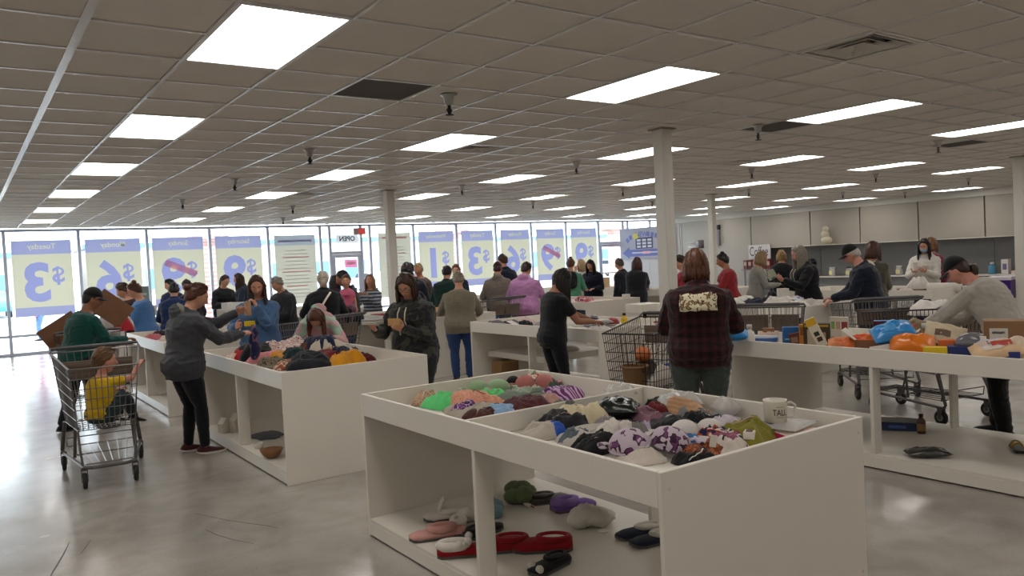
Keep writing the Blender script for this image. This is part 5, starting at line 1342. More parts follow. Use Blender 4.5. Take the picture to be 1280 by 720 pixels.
def slipper(name, label, loc, rz, m, cuff_m=None, ln=.25, fuzzy=0.0, pom=None, deco=None, flat=False):
    ln *= 1.12; hk = .62 if flat else .74
    t = thing(name, label, 'slipper', loc, rz)
    prof = [(-.5, .14, .20, .04), (-.42, .17, .26, 0), (-.2, .175, .25, 0), (.05, .19, .26, 0), (.28, .20, .24, 0), (.42, .16, .17, .01), (.5, .07, .09, .04)]
    prof = [(a, w_ * 1.05, h_ * hk, z_) for a, w_, h_, z_ in prof]
    an = np.linspace(0, math.pi, 9); b = MB(); rings = []
    for y, w_, h_, zb in prof:
        rings.append([(w_ * ln * math.cos(q) * (1.0), y * ln, .012 + zb * ln + (h_ * ln - .012) * math.sin(q) ** .7) for q in an])
    rings = np.array(rings)
    if fuzzy: rings = rings + fuzzy * (noise3(rings.reshape(-1, 3) * 90, 3).reshape(rings.shape[:2] + (1,)) * np.array([1, .4, 1]))
    b.loft(rings); b.build('upper', m, t, True)
    b = MB(); b.loft([[(-w_ * ln, y * ln, .0 + zb * ln * .6), (w_ * ln, y * ln, zb * ln * .6), (w_ * ln, y * ln, .014 + zb * ln * .8), (-w_ * ln, y * ln, .014 + zb * ln * .8)] for y, w_, h_, zb in prof]); b.build('sole', plas('#4a4744'), t)
    cm = cuff_m or m
    b = MB(); cz = .26 * ln * hk - .008; b.ell((0, -.2 * ln, cz + .002), (.125 * ln, .23 * ln, .016), 16, 6); b.build('lining', cm, t, True)
    b = MB(); rg = [np.array((.145 * ln * math.cos(q), -.2 * ln + .25 * ln * math.sin(q), cz + .010)) for q in np.arange(16) * math.pi / 8]
    b.tube(rg, .020 * ln / .25 * (1.1 if cuff_m and fuzzy else .55), 7, closed=True); b.build('cuff', cm, t, True)
    for k, p in enumerate(pom or ()):
        b = MB(); b.ell(p[:3], (.022,) * 3, 12, 8, None, 0, lambda d: d * (1 + .12 * noise3(d * 7, 1))[:, None]); b.build('pompom', p[3], t, True)
    for nm, mb_, mm in deco or (): mb_.build(nm, mm, t, True)
    return t
def fuzz(name, label, cat, loc, rad, m, seed=1, lobes=4):
    """plush piece: overlapping tufted lobes in one surface"""
    t = thing(name, label, cat, loc, seed * .9)
    rs = np.random.RandomState(seed); b = MB()
    for k in range(lobes):
        c = np.array([rs.uniform(-.6, .6) * rad[0], rs.uniform(-.6, .6) * rad[1], 0]); q = np.array(rad) * rs.uniform(.5, .75, 3); c[2] = q[2] * .95
        b.ell(c, q, 18, 12, None, 0, lambda d: d * (1 + .10 * noise3(d * 8, seed + k) + .06 * noise3(d * 16, k))[:, None])
    b.build('plush', m, t, True); return t
cloth('garment', 'beige dotted cloth with a card edge at the left end of the back bin', 'clothing', (2.457, 4.514, 0.807), 0.157, 0.164, 0.090, fab('#b9997d',pattern='spots',c2='#6d3f35',scale=70.0), 1, R(11), strap=2)
cloth('garment', 'neon green crumpled garment in the back bin', 'clothing', (2.526, 4.361, 0.807), 0.263, 0.274, 0.113, fab('#5fce7a'), 2, R(4), strap=1)
cloth('garment', 'coral flowered padded garment in the back bin', 'clothing', (2.621, 4.165, 0.807), 0.288, 0.337, 0.135, fab('#d98f78',pattern='spots',c2='#8f4a3c',c3='#d9b48f',scale=55.0), 3, R(-3), strap=2)
bra('sage green moulded bra in the back bin', (2.897, 4.445, 0.8600000000000001), 0.079, fab('#8fa782'), R(-35), None, 0)
cloth('garment', 'thin neon green strip of cloth below the sage bra', 'clothing', (2.817, 4.277, 0.807), 0.189, 0.172, 0.096, fab('#62d47e'), 5, R(-17), strap=2)
bra('small black strappy bra by the far rim of the back bin', (3.232, 4.547, 0.8600000000000001), 0.046, fab('#17171b'), R(-35), None, 30)
cloth('garment', 'sage grey cloth right of the sage bra', 'clothing', (2.969, 4.156, 0.807), 0.189, 0.172, 0.090, fab('#93a08a'), 7, R(5), strap=2)
cloth('garment', 'orange and white floral garment by the far rim of the back bin', 'clothing', (3.250, 4.435, 0.807), 0.220, 0.286, 0.124, fab('#d8cfc0',pattern='blotch',c2='#c7542f',c3='#5f9a70',scale=22.0), 8, R(-2), strap=1)
cloth('garment', 'pale green and white garment left of the pink bra', 'clothing', (3.284, 4.338, 0.807), 0.151, 0.197, 0.107, fab('#8fd69a',pattern='blotch',c2='#e4e2da',c3='#cfe6cc',scale=18.0), 9, R(-9), strap=2)
cloth('garment', 'small dark green sheer scrap beside the pink bra', 'clothing', (3.306, 4.256, 0.807), 0.108, 0.141, 0.090, fab('#4b5f55'), 10, R(-16), strap=1)
bra('dusty pink bra with dark maroon trim standing at the back corner', (3.219, 4.339, 0.8600000000000001), 0.071, fab('#b5706b'), R(-35), fab('#47191c'), 55)
cloth('garment', 'purple zebra striped cloth below the pink bra', 'clothing', (3.143, 3.961, 0.807), 0.296, 0.308, 0.096, fab('#5c2a63',pattern='zebra',c2='#c9a0c4',scale=9.0), 12, R(6), strap=1)
cloth('garment', 'pink elastic band of cloth beside the zebra cloth', 'clothing', (2.969, 3.882, 0.807), 0.151, 0.117, 0.079, fab('#c69a90'), 13, R(-1), strap=2)
cloth('garment', 'dark red cloth by the divider of the back bin', 'clothing', (2.777, 3.842, 0.807), 0.307, 0.359, 0.096, fab('#4a1519'), 14, R(-8), strap=1)
cloth('garment', 'shiny light blue cloth by the divider', 'clothing', (2.600, 3.877, 0.807), 0.245, 0.223, 0.085, fab('#8fb2d6',rough=.4), 15, R(-15), strap=2)
cloth('garment', 'brown cloth at the near corner of the back bin', 'clothing', (2.480, 3.869, 0.807), 0.241, 0.188, 0.074, fab('#4a211d'), 16, R(14), strap=1)
cloth('garment', 'purple patterned cloth at the left rim of the back bin', 'clothing', (2.472, 4.070, 0.807), 0.147, 0.152, 0.079, fab('#6b3a78',pattern='blotch',c2='#c9a7cf',c3='#3a2348',scale=26.0), 17, R(7), strap=2)
cloth('garment', 'small coral spotted cloth beside the neon green one', 'clothing', (2.537, 4.282, 0.807), 0.138, 0.143, 0.079, fab('#c98b78',pattern='spots',c2='#7d3a34',scale=60.0), 18, R(0), strap=1)
cloth('garment', 'wide beige cloth spread under the heap of the back bin', 'clothing', (2.566, 4.036, 0.807), 0.442, 0.575, 0.068, fab('#a39a8c'), 19, R(-7), strap=2)
cloth('garment', 'wide grey green cloth spread under the far half of the back bin heap', 'clothing', (2.961, 4.118, 0.807), 0.469, 0.610, 0.068, fab('#5d6a5a'), 20, R(-14), strap=1)
cloth('garment', 'wide off-white cloth spread under the near left part of the front bin', 'clothing', (2.575, 2.886, 0.807), 0.415, 0.540, 0.074, fab('#b5aca4'), 21, R(15), strap=2)
cloth('garment', 'wide white cloth spread under the near corner of the front bin', 'clothing', (2.721, 2.598, 0.807), 0.456, 0.593, 0.068, fab('#c4bcb4'), 22, R(8), strap=1)
cloth('garment', 'wide charcoal cloth spread under the middle of the front bin', 'clothing', (3.025, 3.120, 0.807), 0.464, 0.603, 0.068, fab('#3a3940'), 23, R(1), strap=2)
cloth('garment', 'wide pale grey cloth spread under the right part of the front bin', 'clothing', (3.138, 2.789, 0.807), 0.444, 0.577, 0.068, fab('#a9a2a6'), 24, R(-6), strap=1)
cloth('garment', 'cream cloth at the near corner, under the flowered bra', 'clothing', (2.434, 2.521, 0.807), 0.214, 0.195, 0.068, fab('#d0c5ba'), 25, R(-13), strap=2)
cloth('garment', 'white, pink and black printed cloth by the near right rim', 'clothing', (2.845, 2.390, 0.807), 0.222, 0.231, 0.090, fab('#8a4660',pattern='blotch',c2='#d9d2cc',c3='#22222a',scale=16.0), 26, R(16), strap=1)
cloth('garment', 'silver grey cloth beside the dark green packet', 'clothing', (2.721, 3.015, 0.807), 0.174, 0.204, 0.102, fab('#8f8a8c'), 27, R(9), strap=2)
cloth('garment', 'black cloth below the beige pleated cup', 'clothing', (3.044, 2.745, 0.807), 0.160, 0.188, 0.113, fab('#1b1b1f'), 28, R(2), strap=1)
cloth('garment', 'black tank top across the left of the front bin', 'clothing', (2.603, 3.250, 0.807), 0.366, 0.380, 0.107, fab('#15151a'), 29, R(-5), strap=2)
cloth('garment', 'grey cloth tucked behind the black tank top', 'clothing', (2.735, 3.361, 0.807), 0.122, 0.159, 0.124, fab('#62625f'), 30, R(-12), strap=1)
cloth('garment', 'large cream moulded cup by the divider of the front bin', 'clothing', (2.704, 3.249, 0.807), 0.247, 0.353, 0.158, fab('#d8caa8'), 31, R(17), strap=2)
cloth('garment', 'off-white lace cloth along the left rim of the front bin', 'clothing', (2.434, 3.236, 0.807), 0.287, 0.224, 0.074, fab('#bdb3a6'), 32, R(10), strap=1)
cloth('garment', 'cobalt blue cloth in the front bin', 'clothing', (2.519, 3.181, 0.807), 0.175, 0.159, 0.096, fab('#1d4fae',rough=.5), 33, R(3), strap=2)
cloth('garment', 'slate grey cloth by the left rim of the front bin', 'clothing', (2.454, 2.994, 0.807), 0.179, 0.140, 0.079, fab('#59646c'), 34, R(-4), strap=1)
cloth('garment', 'black cloth in the middle of the left rim', 'clothing', (2.445, 2.816, 0.807), 0.264, 0.240, 0.107, fab('#131316'), 35, R(-11), strap=2)
pouch('plastic_packet', 'dark green glossy plastic packet in the front bin', 'packet', (2.887, 3.163, 0.8400000000000001), 0.250, 0.225, 0.1, mat('black_green_film','#1c241f',rough=.2,var=.1,bump=.6,scale=12), R(-48), None, 36)
cloth('garment', 'white moulded cup in the middle of the front bin', 'clothing', (2.581, 2.823, 0.807), 0.199, 0.233, 0.118, fab('#d6cdc4'), 37, R(11), strap=2)
pouch('plastic_packet', 'clear crinkled plastic bag at the divider of the front bin', 'packet', (3.277, 3.538, 0.8400000000000001), 0.183, 0.146, 0.09, CLEAR, R(-34), None, 38)
cloth('garment', 'small grey cloth right of the white cup', 'clothing', (2.643, 2.748, 0.807), 0.116, 0.151, 0.107, fab('#7d7a76'), 39, R(-3), strap=2)
cloth('garment', 'lilac cloth fold right of the small grey cloth', 'clothing', (2.707, 2.758, 0.807), 0.094, 0.147, 0.113, fab('#b9a9c4'), 40, R(-10), strap=1)
cloth('garment', 'mauve cloth behind the middle of the front bin', 'clothing', (2.972, 3.017, 0.807), 0.193, 0.226, 0.113, fab('#86606f'), 41, R(-17), strap=2)
cloth('garment', 'dark red cloth by the right part of the divider bin', 'clothing', (3.107, 3.053, 0.807), 0.145, 0.170, 0.107, fab('#6d1f22'), 42, R(12), strap=1)
cloth('garment', 'black cloth behind the dark red one', 'clothing', (3.257, 3.155, 0.807), 0.192, 0.200, 0.102, fab('#18181b'), 43, R(5), strap=2)
cloth('garment', 'beige pleated moulded cup near the back rim', 'clothing', (3.196, 2.957, 0.807), 0.223, 0.377, 0.169, fab('#c49d78',pattern='stripe',c2='#b58c68',scale=14.0), 44, R(-2), strap=1)
bra('lilac bra with dark flower print at the near corner', (2.515, 2.542, 0.8600000000000001), 0.095, fab('#bfb0bd',pattern='blotch',c2='#3b2338',c3='#6f3f6a',scale=26.0), R(-35), None, 14)
pouch('plastic_packet', 'clear plastic bag over grey clothes at the back rim', 'packet', (3.253, 3.035, 0.8400000000000001), 0.234, 0.188, 0.1, CLEAR2, R(-38), None, 46)
cloth('garment', 'grey garment inside the clear plastic bag', 'clothing', (3.222, 3.039, 0.807), 0.276, 0.287, 0.090, fab('#6f6f6e'), 47, R(13), strap=2)
pouch('plastic_packet', 'white plastic bag by the back rim, right of the grey clothes', 'packet', (3.304, 2.752, 0.8400000000000001), 0.124, 0.124, 0.09, CLEAR2, R(-24), None, 48)
cloth('garment', 'grey cloth below the beige pleated cup', 'clothing', (3.147, 2.859, 0.807), 0.218, 0.226, 0.096, fab('#7b7a7c'), 49, R(-1), strap=2)
cloth('garment', 'black garment in the middle of the front bin', 'clothing', (2.884, 2.740, 0.807), 0.277, 0.252, 0.096, fab('#131315'), 50, R(-8), strap=1)
bra('white strappy bra in the right half of the front bin', (2.864, 2.566, 0.8600000000000001), 0.067, fab('#d5cfca'), R(-35), None, 20)
cloth('garment', 'navy cloth with orange print, right of the white bra', 'clothing', (2.869, 2.472, 0.807), 0.136, 0.159, 0.107, fab('#20264a',pattern='blotch',c2='#b5522f',c3='#d9d2c8',scale=24.0), 52, R(14), strap=1)
cloth('garment', 'blue printed cloth right of the flowered bra', 'clothing', (2.708, 2.516, 0.807), 0.168, 0.174, 0.079, fab('#2f6fa8',pattern='blotch',c2='#cfd8e0',c3='#1d3a5e',scale=20.0), 53, R(7), strap=2)
cloth('garment', 'orange brown leopard cloth by the near right rim', 'clothing', (2.652, 2.352, 0.807), 0.213, 0.166, 0.079, fab('#7a3f25',pattern='spots',c2='#2a1712',c3='#b5683a',scale=40.0), 54, R(0), strap=1)
cloth('garment', 'black cloth along the near right rim', 'clothing', (2.575, 2.330, 0.807), 0.189, 0.123, 0.068, fab('#151314'), 55, R(-7), strap=2)
cloth('garment', 'black and white patched cloth behind the white bra', 'clothing', (3.098, 2.707, 0.807), 0.160, 0.167, 0.107, fab('#26252a',pattern='blotch',c2='#d8d3cd',c3='#c9c4c0',scale=12.0), 56, R(-14), strap=1)
cloth('garment', 'white lace cloth by the right rim', 'clothing', (2.775, 2.329, 0.807), 0.217, 0.169, 0.079, fab('#cfc5ba'), 57, R(15), strap=2)
cloth('garment', 'pale lilac cloth behind the olive one', 'clothing', (3.113, 2.612, 0.807), 0.206, 0.188, 0.079, fab('#c9bfcb'), 58, R(8), strap=1)
cloth('garment', 'olive green knit top beside the mug', 'clothing', (2.993, 2.389, 0.807), 0.261, 0.306, 0.118, fab('#7d7723'), 59, R(1), strap=2)
cloth('garment', 'white and pink striped scrap left of the olive top', 'clothing', (2.901, 2.376, 0.807), 0.134, 0.105, 0.079, fab('#8d2f4c',pattern='blotch',c2='#dcd3cd',c3='#dcd3cd',scale=16.0), 60, R(-6), strap=1)
MUGPOS = (3.162, 2.340)
carton('flat_box', 'magenta edged flat box under white plastic, right of the mug', 'box', (3.200, 2.306, 0.806), (.22, .30, .055), card('#c9bdb4'), R(-20), [('f',0,0,1,1,card('#b3174e')),('l',0,0,1,1,card('#b3174e')),('t',.1,.1,.9,.9,card('#d9b9a8'))])
pouch('plastic_wrap', 'crumpled white plastic wrap on the flat box', 'packaging', (3.200, 2.303, 0.8620000000000001), .26, .2, .03, CLEAR2, R(10), None, 3)
carton('small_box', 'small white box by the right rim, left of the mug', 'box', (2.936, 2.314, 0.8550000000000001), (.10, .05, .035), card('#d8d0c4'), R(30), [('t',.1,.2,.6,.8,card('#5a3040'))])
carton('price_tag', 'white swing tag sticking up beside the flowered bra', 'tag', (2.674, 2.521, 0.8600000000000001), (.03, .003, .055), card('#dcd6cc'), R(-40), (), (12, 8))
carton('price_tag', 'white swing tag on the navy print cloth', 'tag', (2.670, 2.310, 0.8600000000000001), (.03, .003, .055), card('#dcd6cc'), R(-40), (), (12, 8))
S_BUNNY = (2.415, 4.280, .117)
S_PINK = (2.186, 4.030, .117)
S_PINK2 = (2.345, 4.028, .117)
S_FUZZ = (2.456, 4.098, .117)
S_TEAL = (2.605, 4.056, .117)
S_BLKS = (2.435, 3.868, .117)
S_SANTA = (2.160, 3.682, .117)
S_RED1 = (2.334, 3.585, .117)
S_RED2 = (2.549, 3.451, .117)
S_BLKF = (2.409, 3.186, .117)
S_GREEN = (3.015, 4.289, .117)
S_SEQ = (3.130, 4.103, .117)
S_PURP = (3.159, 3.866, .117)
S_WHITE = (3.033, 3.567, .117)
S_NAVY1 = (3.090, 3.199, .117)
S_NAVY2 = (3.071, 3.063, .117)
S_TAG = (2.968, 4.143, .117)
S_GOLD = (3.073, 4.332, .117)
cloth('garment', 'beige cloth at the left end of the clothes heap', 'clothing', (2.384, 8.561, 0.807), 0.255, 0.331, 0.102, fab('#c9b3a4'), 61, R(-9))
cloth('garment', 'bright red cloth near the left end of the clothes heap', 'clothing', (2.468, 8.530, 0.807), 0.299, 0.389, 0.125, fab('#a8141c'), 62, R(-18))
cloth('garment', 'grey green cloth behind the bright red one', 'clothing', (2.651, 8.498, 0.807), 0.345, 0.449, 0.160, fab('#55564f'), 63, R(13))
cloth('garment', 'black garment with silver lettering in the clothes heap', 'clothing', (2.587, 8.380, 0.807), 0.466, 0.667, 0.206, fab('#12131a'), 64, R(4))
cloth('garment', 'cream and crimson geometric print cloth in the clothes heap', 'clothing', (2.851, 8.341, 0.807), 0.640, 0.666, 0.240, fab('#d9cbc2',pattern='diamond',c2='#8f1a26',scale=17.0), 65, R(-5))
cloth('garment', 'pink towel at the near left rim of the heap', 'clothing', (2.567, 8.170, 0.807), 0.404, 0.472, 0.113, fab('#d58b93'), 66, R(-14))
cloth('garment', 'mustard cloth beside the pink towel', 'clothing', (2.605, 7.808, 0.807), 0.229, 0.268, 0.125, fab('#c9871c'), 67, R(17))
cloth('garment', 'grey printed cloth at the near corner of the heap', 'clothing', (2.421, 7.500, 0.807), 0.307, 0.279, 0.102, fab('#6b6656',pattern='blotch',c2='#2c2c26',c3='#8d6a52',scale=20.0), 68, R(8))
cloth('garment', 'brown and cream cloth at the near corner of the heap', 'clothing', (2.529, 7.314, 0.807), 0.325, 0.296, 0.090, fab('#8a4a30',pattern='blotch',c2='#cdbfa8',c3='#b59a7c',scale=18.0), 69, R(-1))
cloth('garment', 'dark teal cloth in the middle of the heap', 'clothing', (2.728, 7.685, 0.807), 0.320, 0.416, 0.182, fab('#15302f'), 70, R(-10))
cloth('garment', 'black navy garment in the front middle of the heap', 'clothing', (2.692, 7.239, 0.807), 0.457, 0.475, 0.160, fab('#12151f'), 71, R(-19))
cloth('garment', 'dark red figured cloth in the heap', 'clothing', (2.868, 7.361, 0.807), 0.335, 0.392, 0.148, fab('#6d1322',pattern='spots',c2='#3d0a14',scale=40.0), 72, R(12))
cloth('garment', 'green and red tartan cloth in the heap', 'clothing', (3.009, 8.052, 0.807), 0.266, 0.311, 0.171, fab('#264a36',pattern='plaid',c2='#7d1f24',scale=12.0), 73, R(3))
cloth('garment', 'cream knitted scarf on top of the heap', 'clothing', (3.127, 7.952, 0.807), 0.412, 0.643, 0.217, fab('#bdb3a2'), 74, R(-6))
cloth('garment', 'grey green cloth at the back of the heap', 'clothing', (3.135, 8.488, 0.807), 0.398, 0.466, 0.206, fab('#72776f'), 75, R(-15))
cloth('garment', 'dark grey cloth at the far side of the heap', 'clothing', (3.199, 8.582, 0.807), 0.281, 0.292, 0.182, fab('#3c4046'), 76, R(16))
cloth('garment', 'navy garment on the right of the heap', 'clothing', (3.124, 7.967, 0.807), 0.418, 0.653, 0.228, fab('#121a38'), 77, R(7))
cloth('garment', 'navy cloth with white edge at the right end of the heap', 'clothing', (3.103, 7.318, 0.807), 0.457, 0.416, 0.148, fab('#141a33',pattern='blotch',c2='#cfc8c0',c3='#141a33',scale=7.0), 78, R(-2))
cloth('garment', 'left golden yellow cloth at the near right rim of the heap', 'clothing', (2.922, 7.036, 0.807), 0.238, 0.310, 0.137, fab('#d28f14'), 79, R(-11))
cloth('garment', 'right golden yellow cloth at the near right rim of the heap', 'clothing', (3.088, 7.096, 0.807), 0.243, 0.316, 0.137, fab('#d6920f'), 80, R(-20))
cloth('garment', 'leopard print cloth above the golden yellow ones', 'clothing', (3.067, 7.540, 0.807), 0.208, 0.243, 0.160, fab('#b08a52',pattern='spots',c2='#3a2414',scale=60.0), 81, R(11))
cloth('garment', 'dark red cloth at the right rim of the clothes table', 'clothing', (3.166, 7.156, 0.807), 0.341, 0.266, 0.090, fab('#5f1622'), 82, R(2))
T_BOWL = (2.132, 6.758, .117)
T_CUP = (2.166, 7.221, .117)
T_HOUSE1 = (2.084, 8.234, .117)
T_HOUSE2 = (2.193, 8.167, .117)
T_SLATE = (2.349, 7.582, .117)
pouch('plastic_bag', 'clear plastic bag on the clothes of the table behind the grey hoodie', 'bag', (2.815, 12.673, 0.925), 0.379, 0.455, 0.16, CLEAR2, 0, None, 83)
cloth('garment', 'black and red garment by the clear plastic bag', 'clothing', (2.536, 12.688, 0.807), 0.393, 0.424, 0.168, fab('#2c1a20',pattern='blotch',c2='#7d2a34',c3='#1a1a1c',scale=9.0), 84, R(24))
cloth('garment', 'rose pink cloth at the left rim of the table behind', 'clothing', (2.345, 12.640, 0.807), 0.395, 0.284, 0.108, fab('#b5606a'), 85, R(55))
cloth('garment', 'pale pink cloth near the grey hoodie woman', 'clothing', (2.512, 12.203, 0.807), 0.334, 0.281, 0.120, fab('#cdbdb5'), 86, R(26))
cloth('garment', 'small black cloth between pink ones', 'clothing', (2.477, 12.627, 0.807), 0.238, 0.200, 0.132, fab('#1b1a20'), 87, R(57))
cloth('garment', 'white cloth at the far end of the table behind', 'clothing', (3.086, 12.686, 0.807), 0.396, 0.428, 0.120, fab('#c9c2ba'), 88, R(28))
cloth('garment', 'red cloth behind the black and red garment', 'clothing', (3.093, 12.703, 0.807), 0.393, 0.283, 0.108, fab('#b54a50'), 89, R(59))
carton('papers', 'stack of white papers on the bottom shelf behind the grey hoodie woman', 'paper', (2.237, 11.655, .116), (.22,.3,.03), card('#d8d4cc'), R(15))
G01 = (5.635, 4.500, 0.806)
G02 = (5.756, 4.500, 0.806)
G03 = (5.846, 4.500, 0.806)
G04 = (5.930, 4.486, 0.806)
G05 = (6.100, 4.500, 0.806)
G06 = (5.930, 4.316, 0.806)
G07 = (5.930, 4.176, 0.806)
G08 = (5.930, 4.096, 0.806)
G09 = (5.930, 3.979, 0.806)
G10 = (5.930, 3.843, 0.806)
G11 = (6.400, 4.076, 0.806)
G12 = (6.400, 4.029, 0.806)
G13 = (6.400, 3.975, 0.806)
G14 = (5.930, 3.726, 0.806)
G15 = (5.930, 3.536, 0.806)
G16 = (5.930, 3.394, 0.806)
G17 = (6.400, 3.599, 0.806)
G18 = (5.930, 3.257, 0.806)
G19 = (5.930, 3.270, 0.806)
G20 = (6.400, 3.333, 0.806)
G21 = (5.930, 3.113, 0.806)
G22 = (6.400, 3.191, 0.806)
G23 = (6.400, 3.115, 0.806)
G24 = (6.400, 3.035, 0.806)
G25 = (5.930, 2.945, 0.806)
G26 = (5.930, 2.829, 0.806)
G27 = (5.930, 2.875, 0.806)
G28 = (5.930, 2.695, 0.806)
G29 = (5.930, 2.674, 0.806)
G30 = (6.400, 2.845, 0.806)
G31 = (6.400, 2.669, 0.806)
G32 = (5.930, 2.514, 0.806)
G33 = (5.930, 2.504, 0.806)
G34 = (5.930, 2.453, 0.806)
G35 = (5.930, 2.392, 0.806)
G36 = (5.930, 2.614, 0.806)
H_BOX = (6.425, 3.563, .117)
H_BOT = (6.414, 3.353, .117)
H_GREY = (5.665, 3.020, .117)
H_SAND = (6.413, 2.608, .117)
H_PLAS = (6.799, 2.844, .117)
# --- slippers and plush on the shelf of the nearest table
def at(p, dx=0, dy=0, dz=0): return (p[0] + dx, p[1] + dy, p[2] + dz)
red_f = fab('#8e0f1a'); wht_f = fab('#d9d2c8', bump=1.0, scale=80.0); pnk_f = fab('#d09a90', bump=1.0, scale=80.0); blk_f = fab('#121214', bump=1.0, scale=80.0)
b = MB(); 
for sd in (-1, 1): b.tube([(sd * .02, .03, .06), (sd * .025, .02, .10), (sd * .03, .0, .13)], [.012, .013, .006], 7, tip=True)
slipper('slipper', 'white plush bunny slipper at the left of the bottom shelf', at(S_BUNNY), R(62), wht_f, wht_f, .24, .004, deco=[('ear', b, wht_f)])
slipper('slipper', 'pale pink quilted slipper at the front left of the bottom shelf', at(S_PINK), R(68), pnk_f, pnk_f, .25, .003)
slipper('slipper', 'second pink slipper, pointing at the camera behind the Santa slipper', at(S_PINK2, .02), R(150), pnk_f, wht_f, .22, .003)
fuzz('plush_slipper', 'white tufted slipper between the pink and blue ones', 'slipper', at(S_FUZZ, .05, .06), (.08, .09, .065), wht_f, 3, 5)
fuzz('plush_slipper', 'light blue plush slipper half hidden by the shelf post', 'slipper', at(S_TEAL, .03, .05), (.12, .10, .08), fab('#7d9aa3', bump=1.0, scale=80.0), 5, 4)
slipper('slipper', 'black slipper behind the shelf post', at(S_BLKS, .02, .02), R(-80), blk_f, None, .25, .0, flat=True)
slipper('slipper', 'red Santa slipper with white fur cuff and pompoms, nearest the edge', at(S_SANTA, .03), R(-118), red_f, wht_f, .27, .002, pom=[(.04, .02, .085, wht_f), (-.035, .03, .09, wht_f), (.045, -.03, .07, wht_f)])
b = MB(); q = at((0, .02, .062))
for k in range(3): b.cbox((.05, .03, .055), (.05, .012, .012), rot('y', R(60 * k)))
slipper('slipper', 'red slipper with a white snowflake, right of the shelf post', at(S_RED1, .04, .02), R(58), red_f, None, .30, .0, deco=[('snowflake', b, wht_f)])
slipper('slipper', 'plain red slipper with white lining, rightmost of the red ones', at(S_RED2, .0, .0), R(52), red_f, None, .31, .0)
_o = [o for o in COL.objects if o.name.startswith('lining') and o.parent and 'rightmost' in o.parent.get('label', '')]
for o in _o: o.data = o.data.copy(); o.data.materials.clear(); o.data.materials.append(wht_f)
slipper('slipper', 'black fuzzy slipper with white pompoms, nearest the camera', at(S_BLKF, .0, .02), R(100), blk_f, None, .24, .005, pom=[(-.03, .10, .035, wht_f), (.035, .09, .04, wht_f)])
fuzz('plush_slipper', 'green shaggy slipper by the far side of the bottom shelf', 'slipper', at(S_GREEN, .0, -.03), (.15, .11, .09), fab('#5d6b48', bump=1.0, scale=50.0), 8, 5)
b = MB(); b.tube([(0, 0, .02), (.03, -.02, .05), (.07, -.06, .05), (.10, -.1, .02)], .018, 8); o = b.build('gold_ribbon', mat('gold_glitter', '#8f7d4a', rough=.3, metal=.6, var=.1), None, True); o.location = at(S_GOLD, -.13, -.08); tag(o, 'gold glitter ribbon on the green shaggy slipper', 'ribbon')
carton('price_tag', 'white swing tag with red dot beside the green slipper', 'tag', at(S_TAG, -.02, -.06, .004), (.05, .10, .003), card('#d9d4ca'), R(30), [('t', .3, .3, .75, .55, card('#a8401f'))], (24, 0))
slipper('slipper', 'black sequinned slipper at the far side of the bottom shelf', at(S_SEQ, -.02, -.02), R(-112), mat('black_sequins', '#191614', rough=.3, var=.3, scale=160, bump=.8, pattern='spots', c2='#8a6a4a', spec=.8), None, .25, .003)
slipper('slipper', 'purple fuzzy slipper at the far side of the bottom shelf', at(S_PURP, -.03, 0), R(-104), fab('#6d4f96', bump=1.0, scale=80.0), fab('#8569ad', bump=1.0, scale=80.0), .27, .005)
fuzz('plush_slipper', 'white tufted slipper with paper disc beside the purple one', 'slipper', at(S_WHITE, -.03, .03), (.13, .13, .095), wht_f, 12, 8)
b = MB(); b.lathe([(.03, 0), (.032, .003), (.03, .006)], 14); o = b.build('paper_disc', card('#dcd8d0')); o.location = at(S_WHITE, -.05, -.14, .001); tag(o, 'round white paper tag in front of the white tufted slipper', 'tag')
navy_f = fab('#1d2638')
for nm, p, l in (('a', S_NAVY1, 'left navy moccasin with pale lining by the near end panel'), ('b', S_NAVY2, 'right navy moccasin with pale lining by the near end panel')):
    slipper('slipper', l, at(p, .0, .04), R(76), navy_f, wht_f, .26, 0, flat=True)
# --- mug
t = thing('mug', 'white enamel TALL mug with dark base at the near right rim', 'mug', (MUGPOS[0], MUGPOS[1], TRAY + .055), R(-38)); t.scale = (1.18, 1.18, 1.12)
enam = mat('mug_enamel', '#d6cfc0', rough=.25, var=.02); dkb = mat('mug_dark', '#1d1d22', rough=.3)
b = MB(); b.lathe([(.040, .02), (.0445, .022), (.046, .115), (.0475, .121), (.044, .121), (.042, .03), (.0, .03)], 28, caps=False); b.build('cup', enam, t, True)
b = MB(); b.lathe([(.0, 0), (.042, 0), (.0455, .004), (.046, .028), (.040, .029)], 28, caps=False); b.build('base_band', dkb, t, True)
b = MB(); b.tube([(.044, 0, .10), (.062, 0, .108), (.080, 0, .095), (.082, 0, .065), (.066, 0, .045), (.046, 0, .045)], .0055, 8); b.build('handle', enam, t, True)
P, fs = text_mb('TALL', .026, False, .004)
P[:, 0] *= .72
aa = P[:, 0] / .0468 - math.pi / 2 + .15; Q = np.stack([.0468 * np.cos(aa), .0468 * np.sin(aa), P[:, 2] + .073], 1)
b = MB(); b.add(Q, fs); b.build('lettering', dkb, t)
b = MB()
for z in (.052, .096): b.add([(.0469 * math.cos(a_), .0469 * math.sin(a_), z + dz) for a_ in np.linspace(-1.75, -1.1, 6) for dz in (0, .0016)], [(2 * i, 2 * i + 2, 2 * i + 3, 2 * i + 1) for i in range(5)])
b.build('rule', dkb, t)
b = MB(); b.bb(-.045, -.045, -.05, .045, .045, 0); o = b.build('small_box', card('#3a2c2a')); o.location = (MUGPOS[0], MUGPOS[1], TRAY + .054); o.rotation_euler = (0, 0, R(15)); tag(o, 'dark small box hidden under the white mug', 'box')
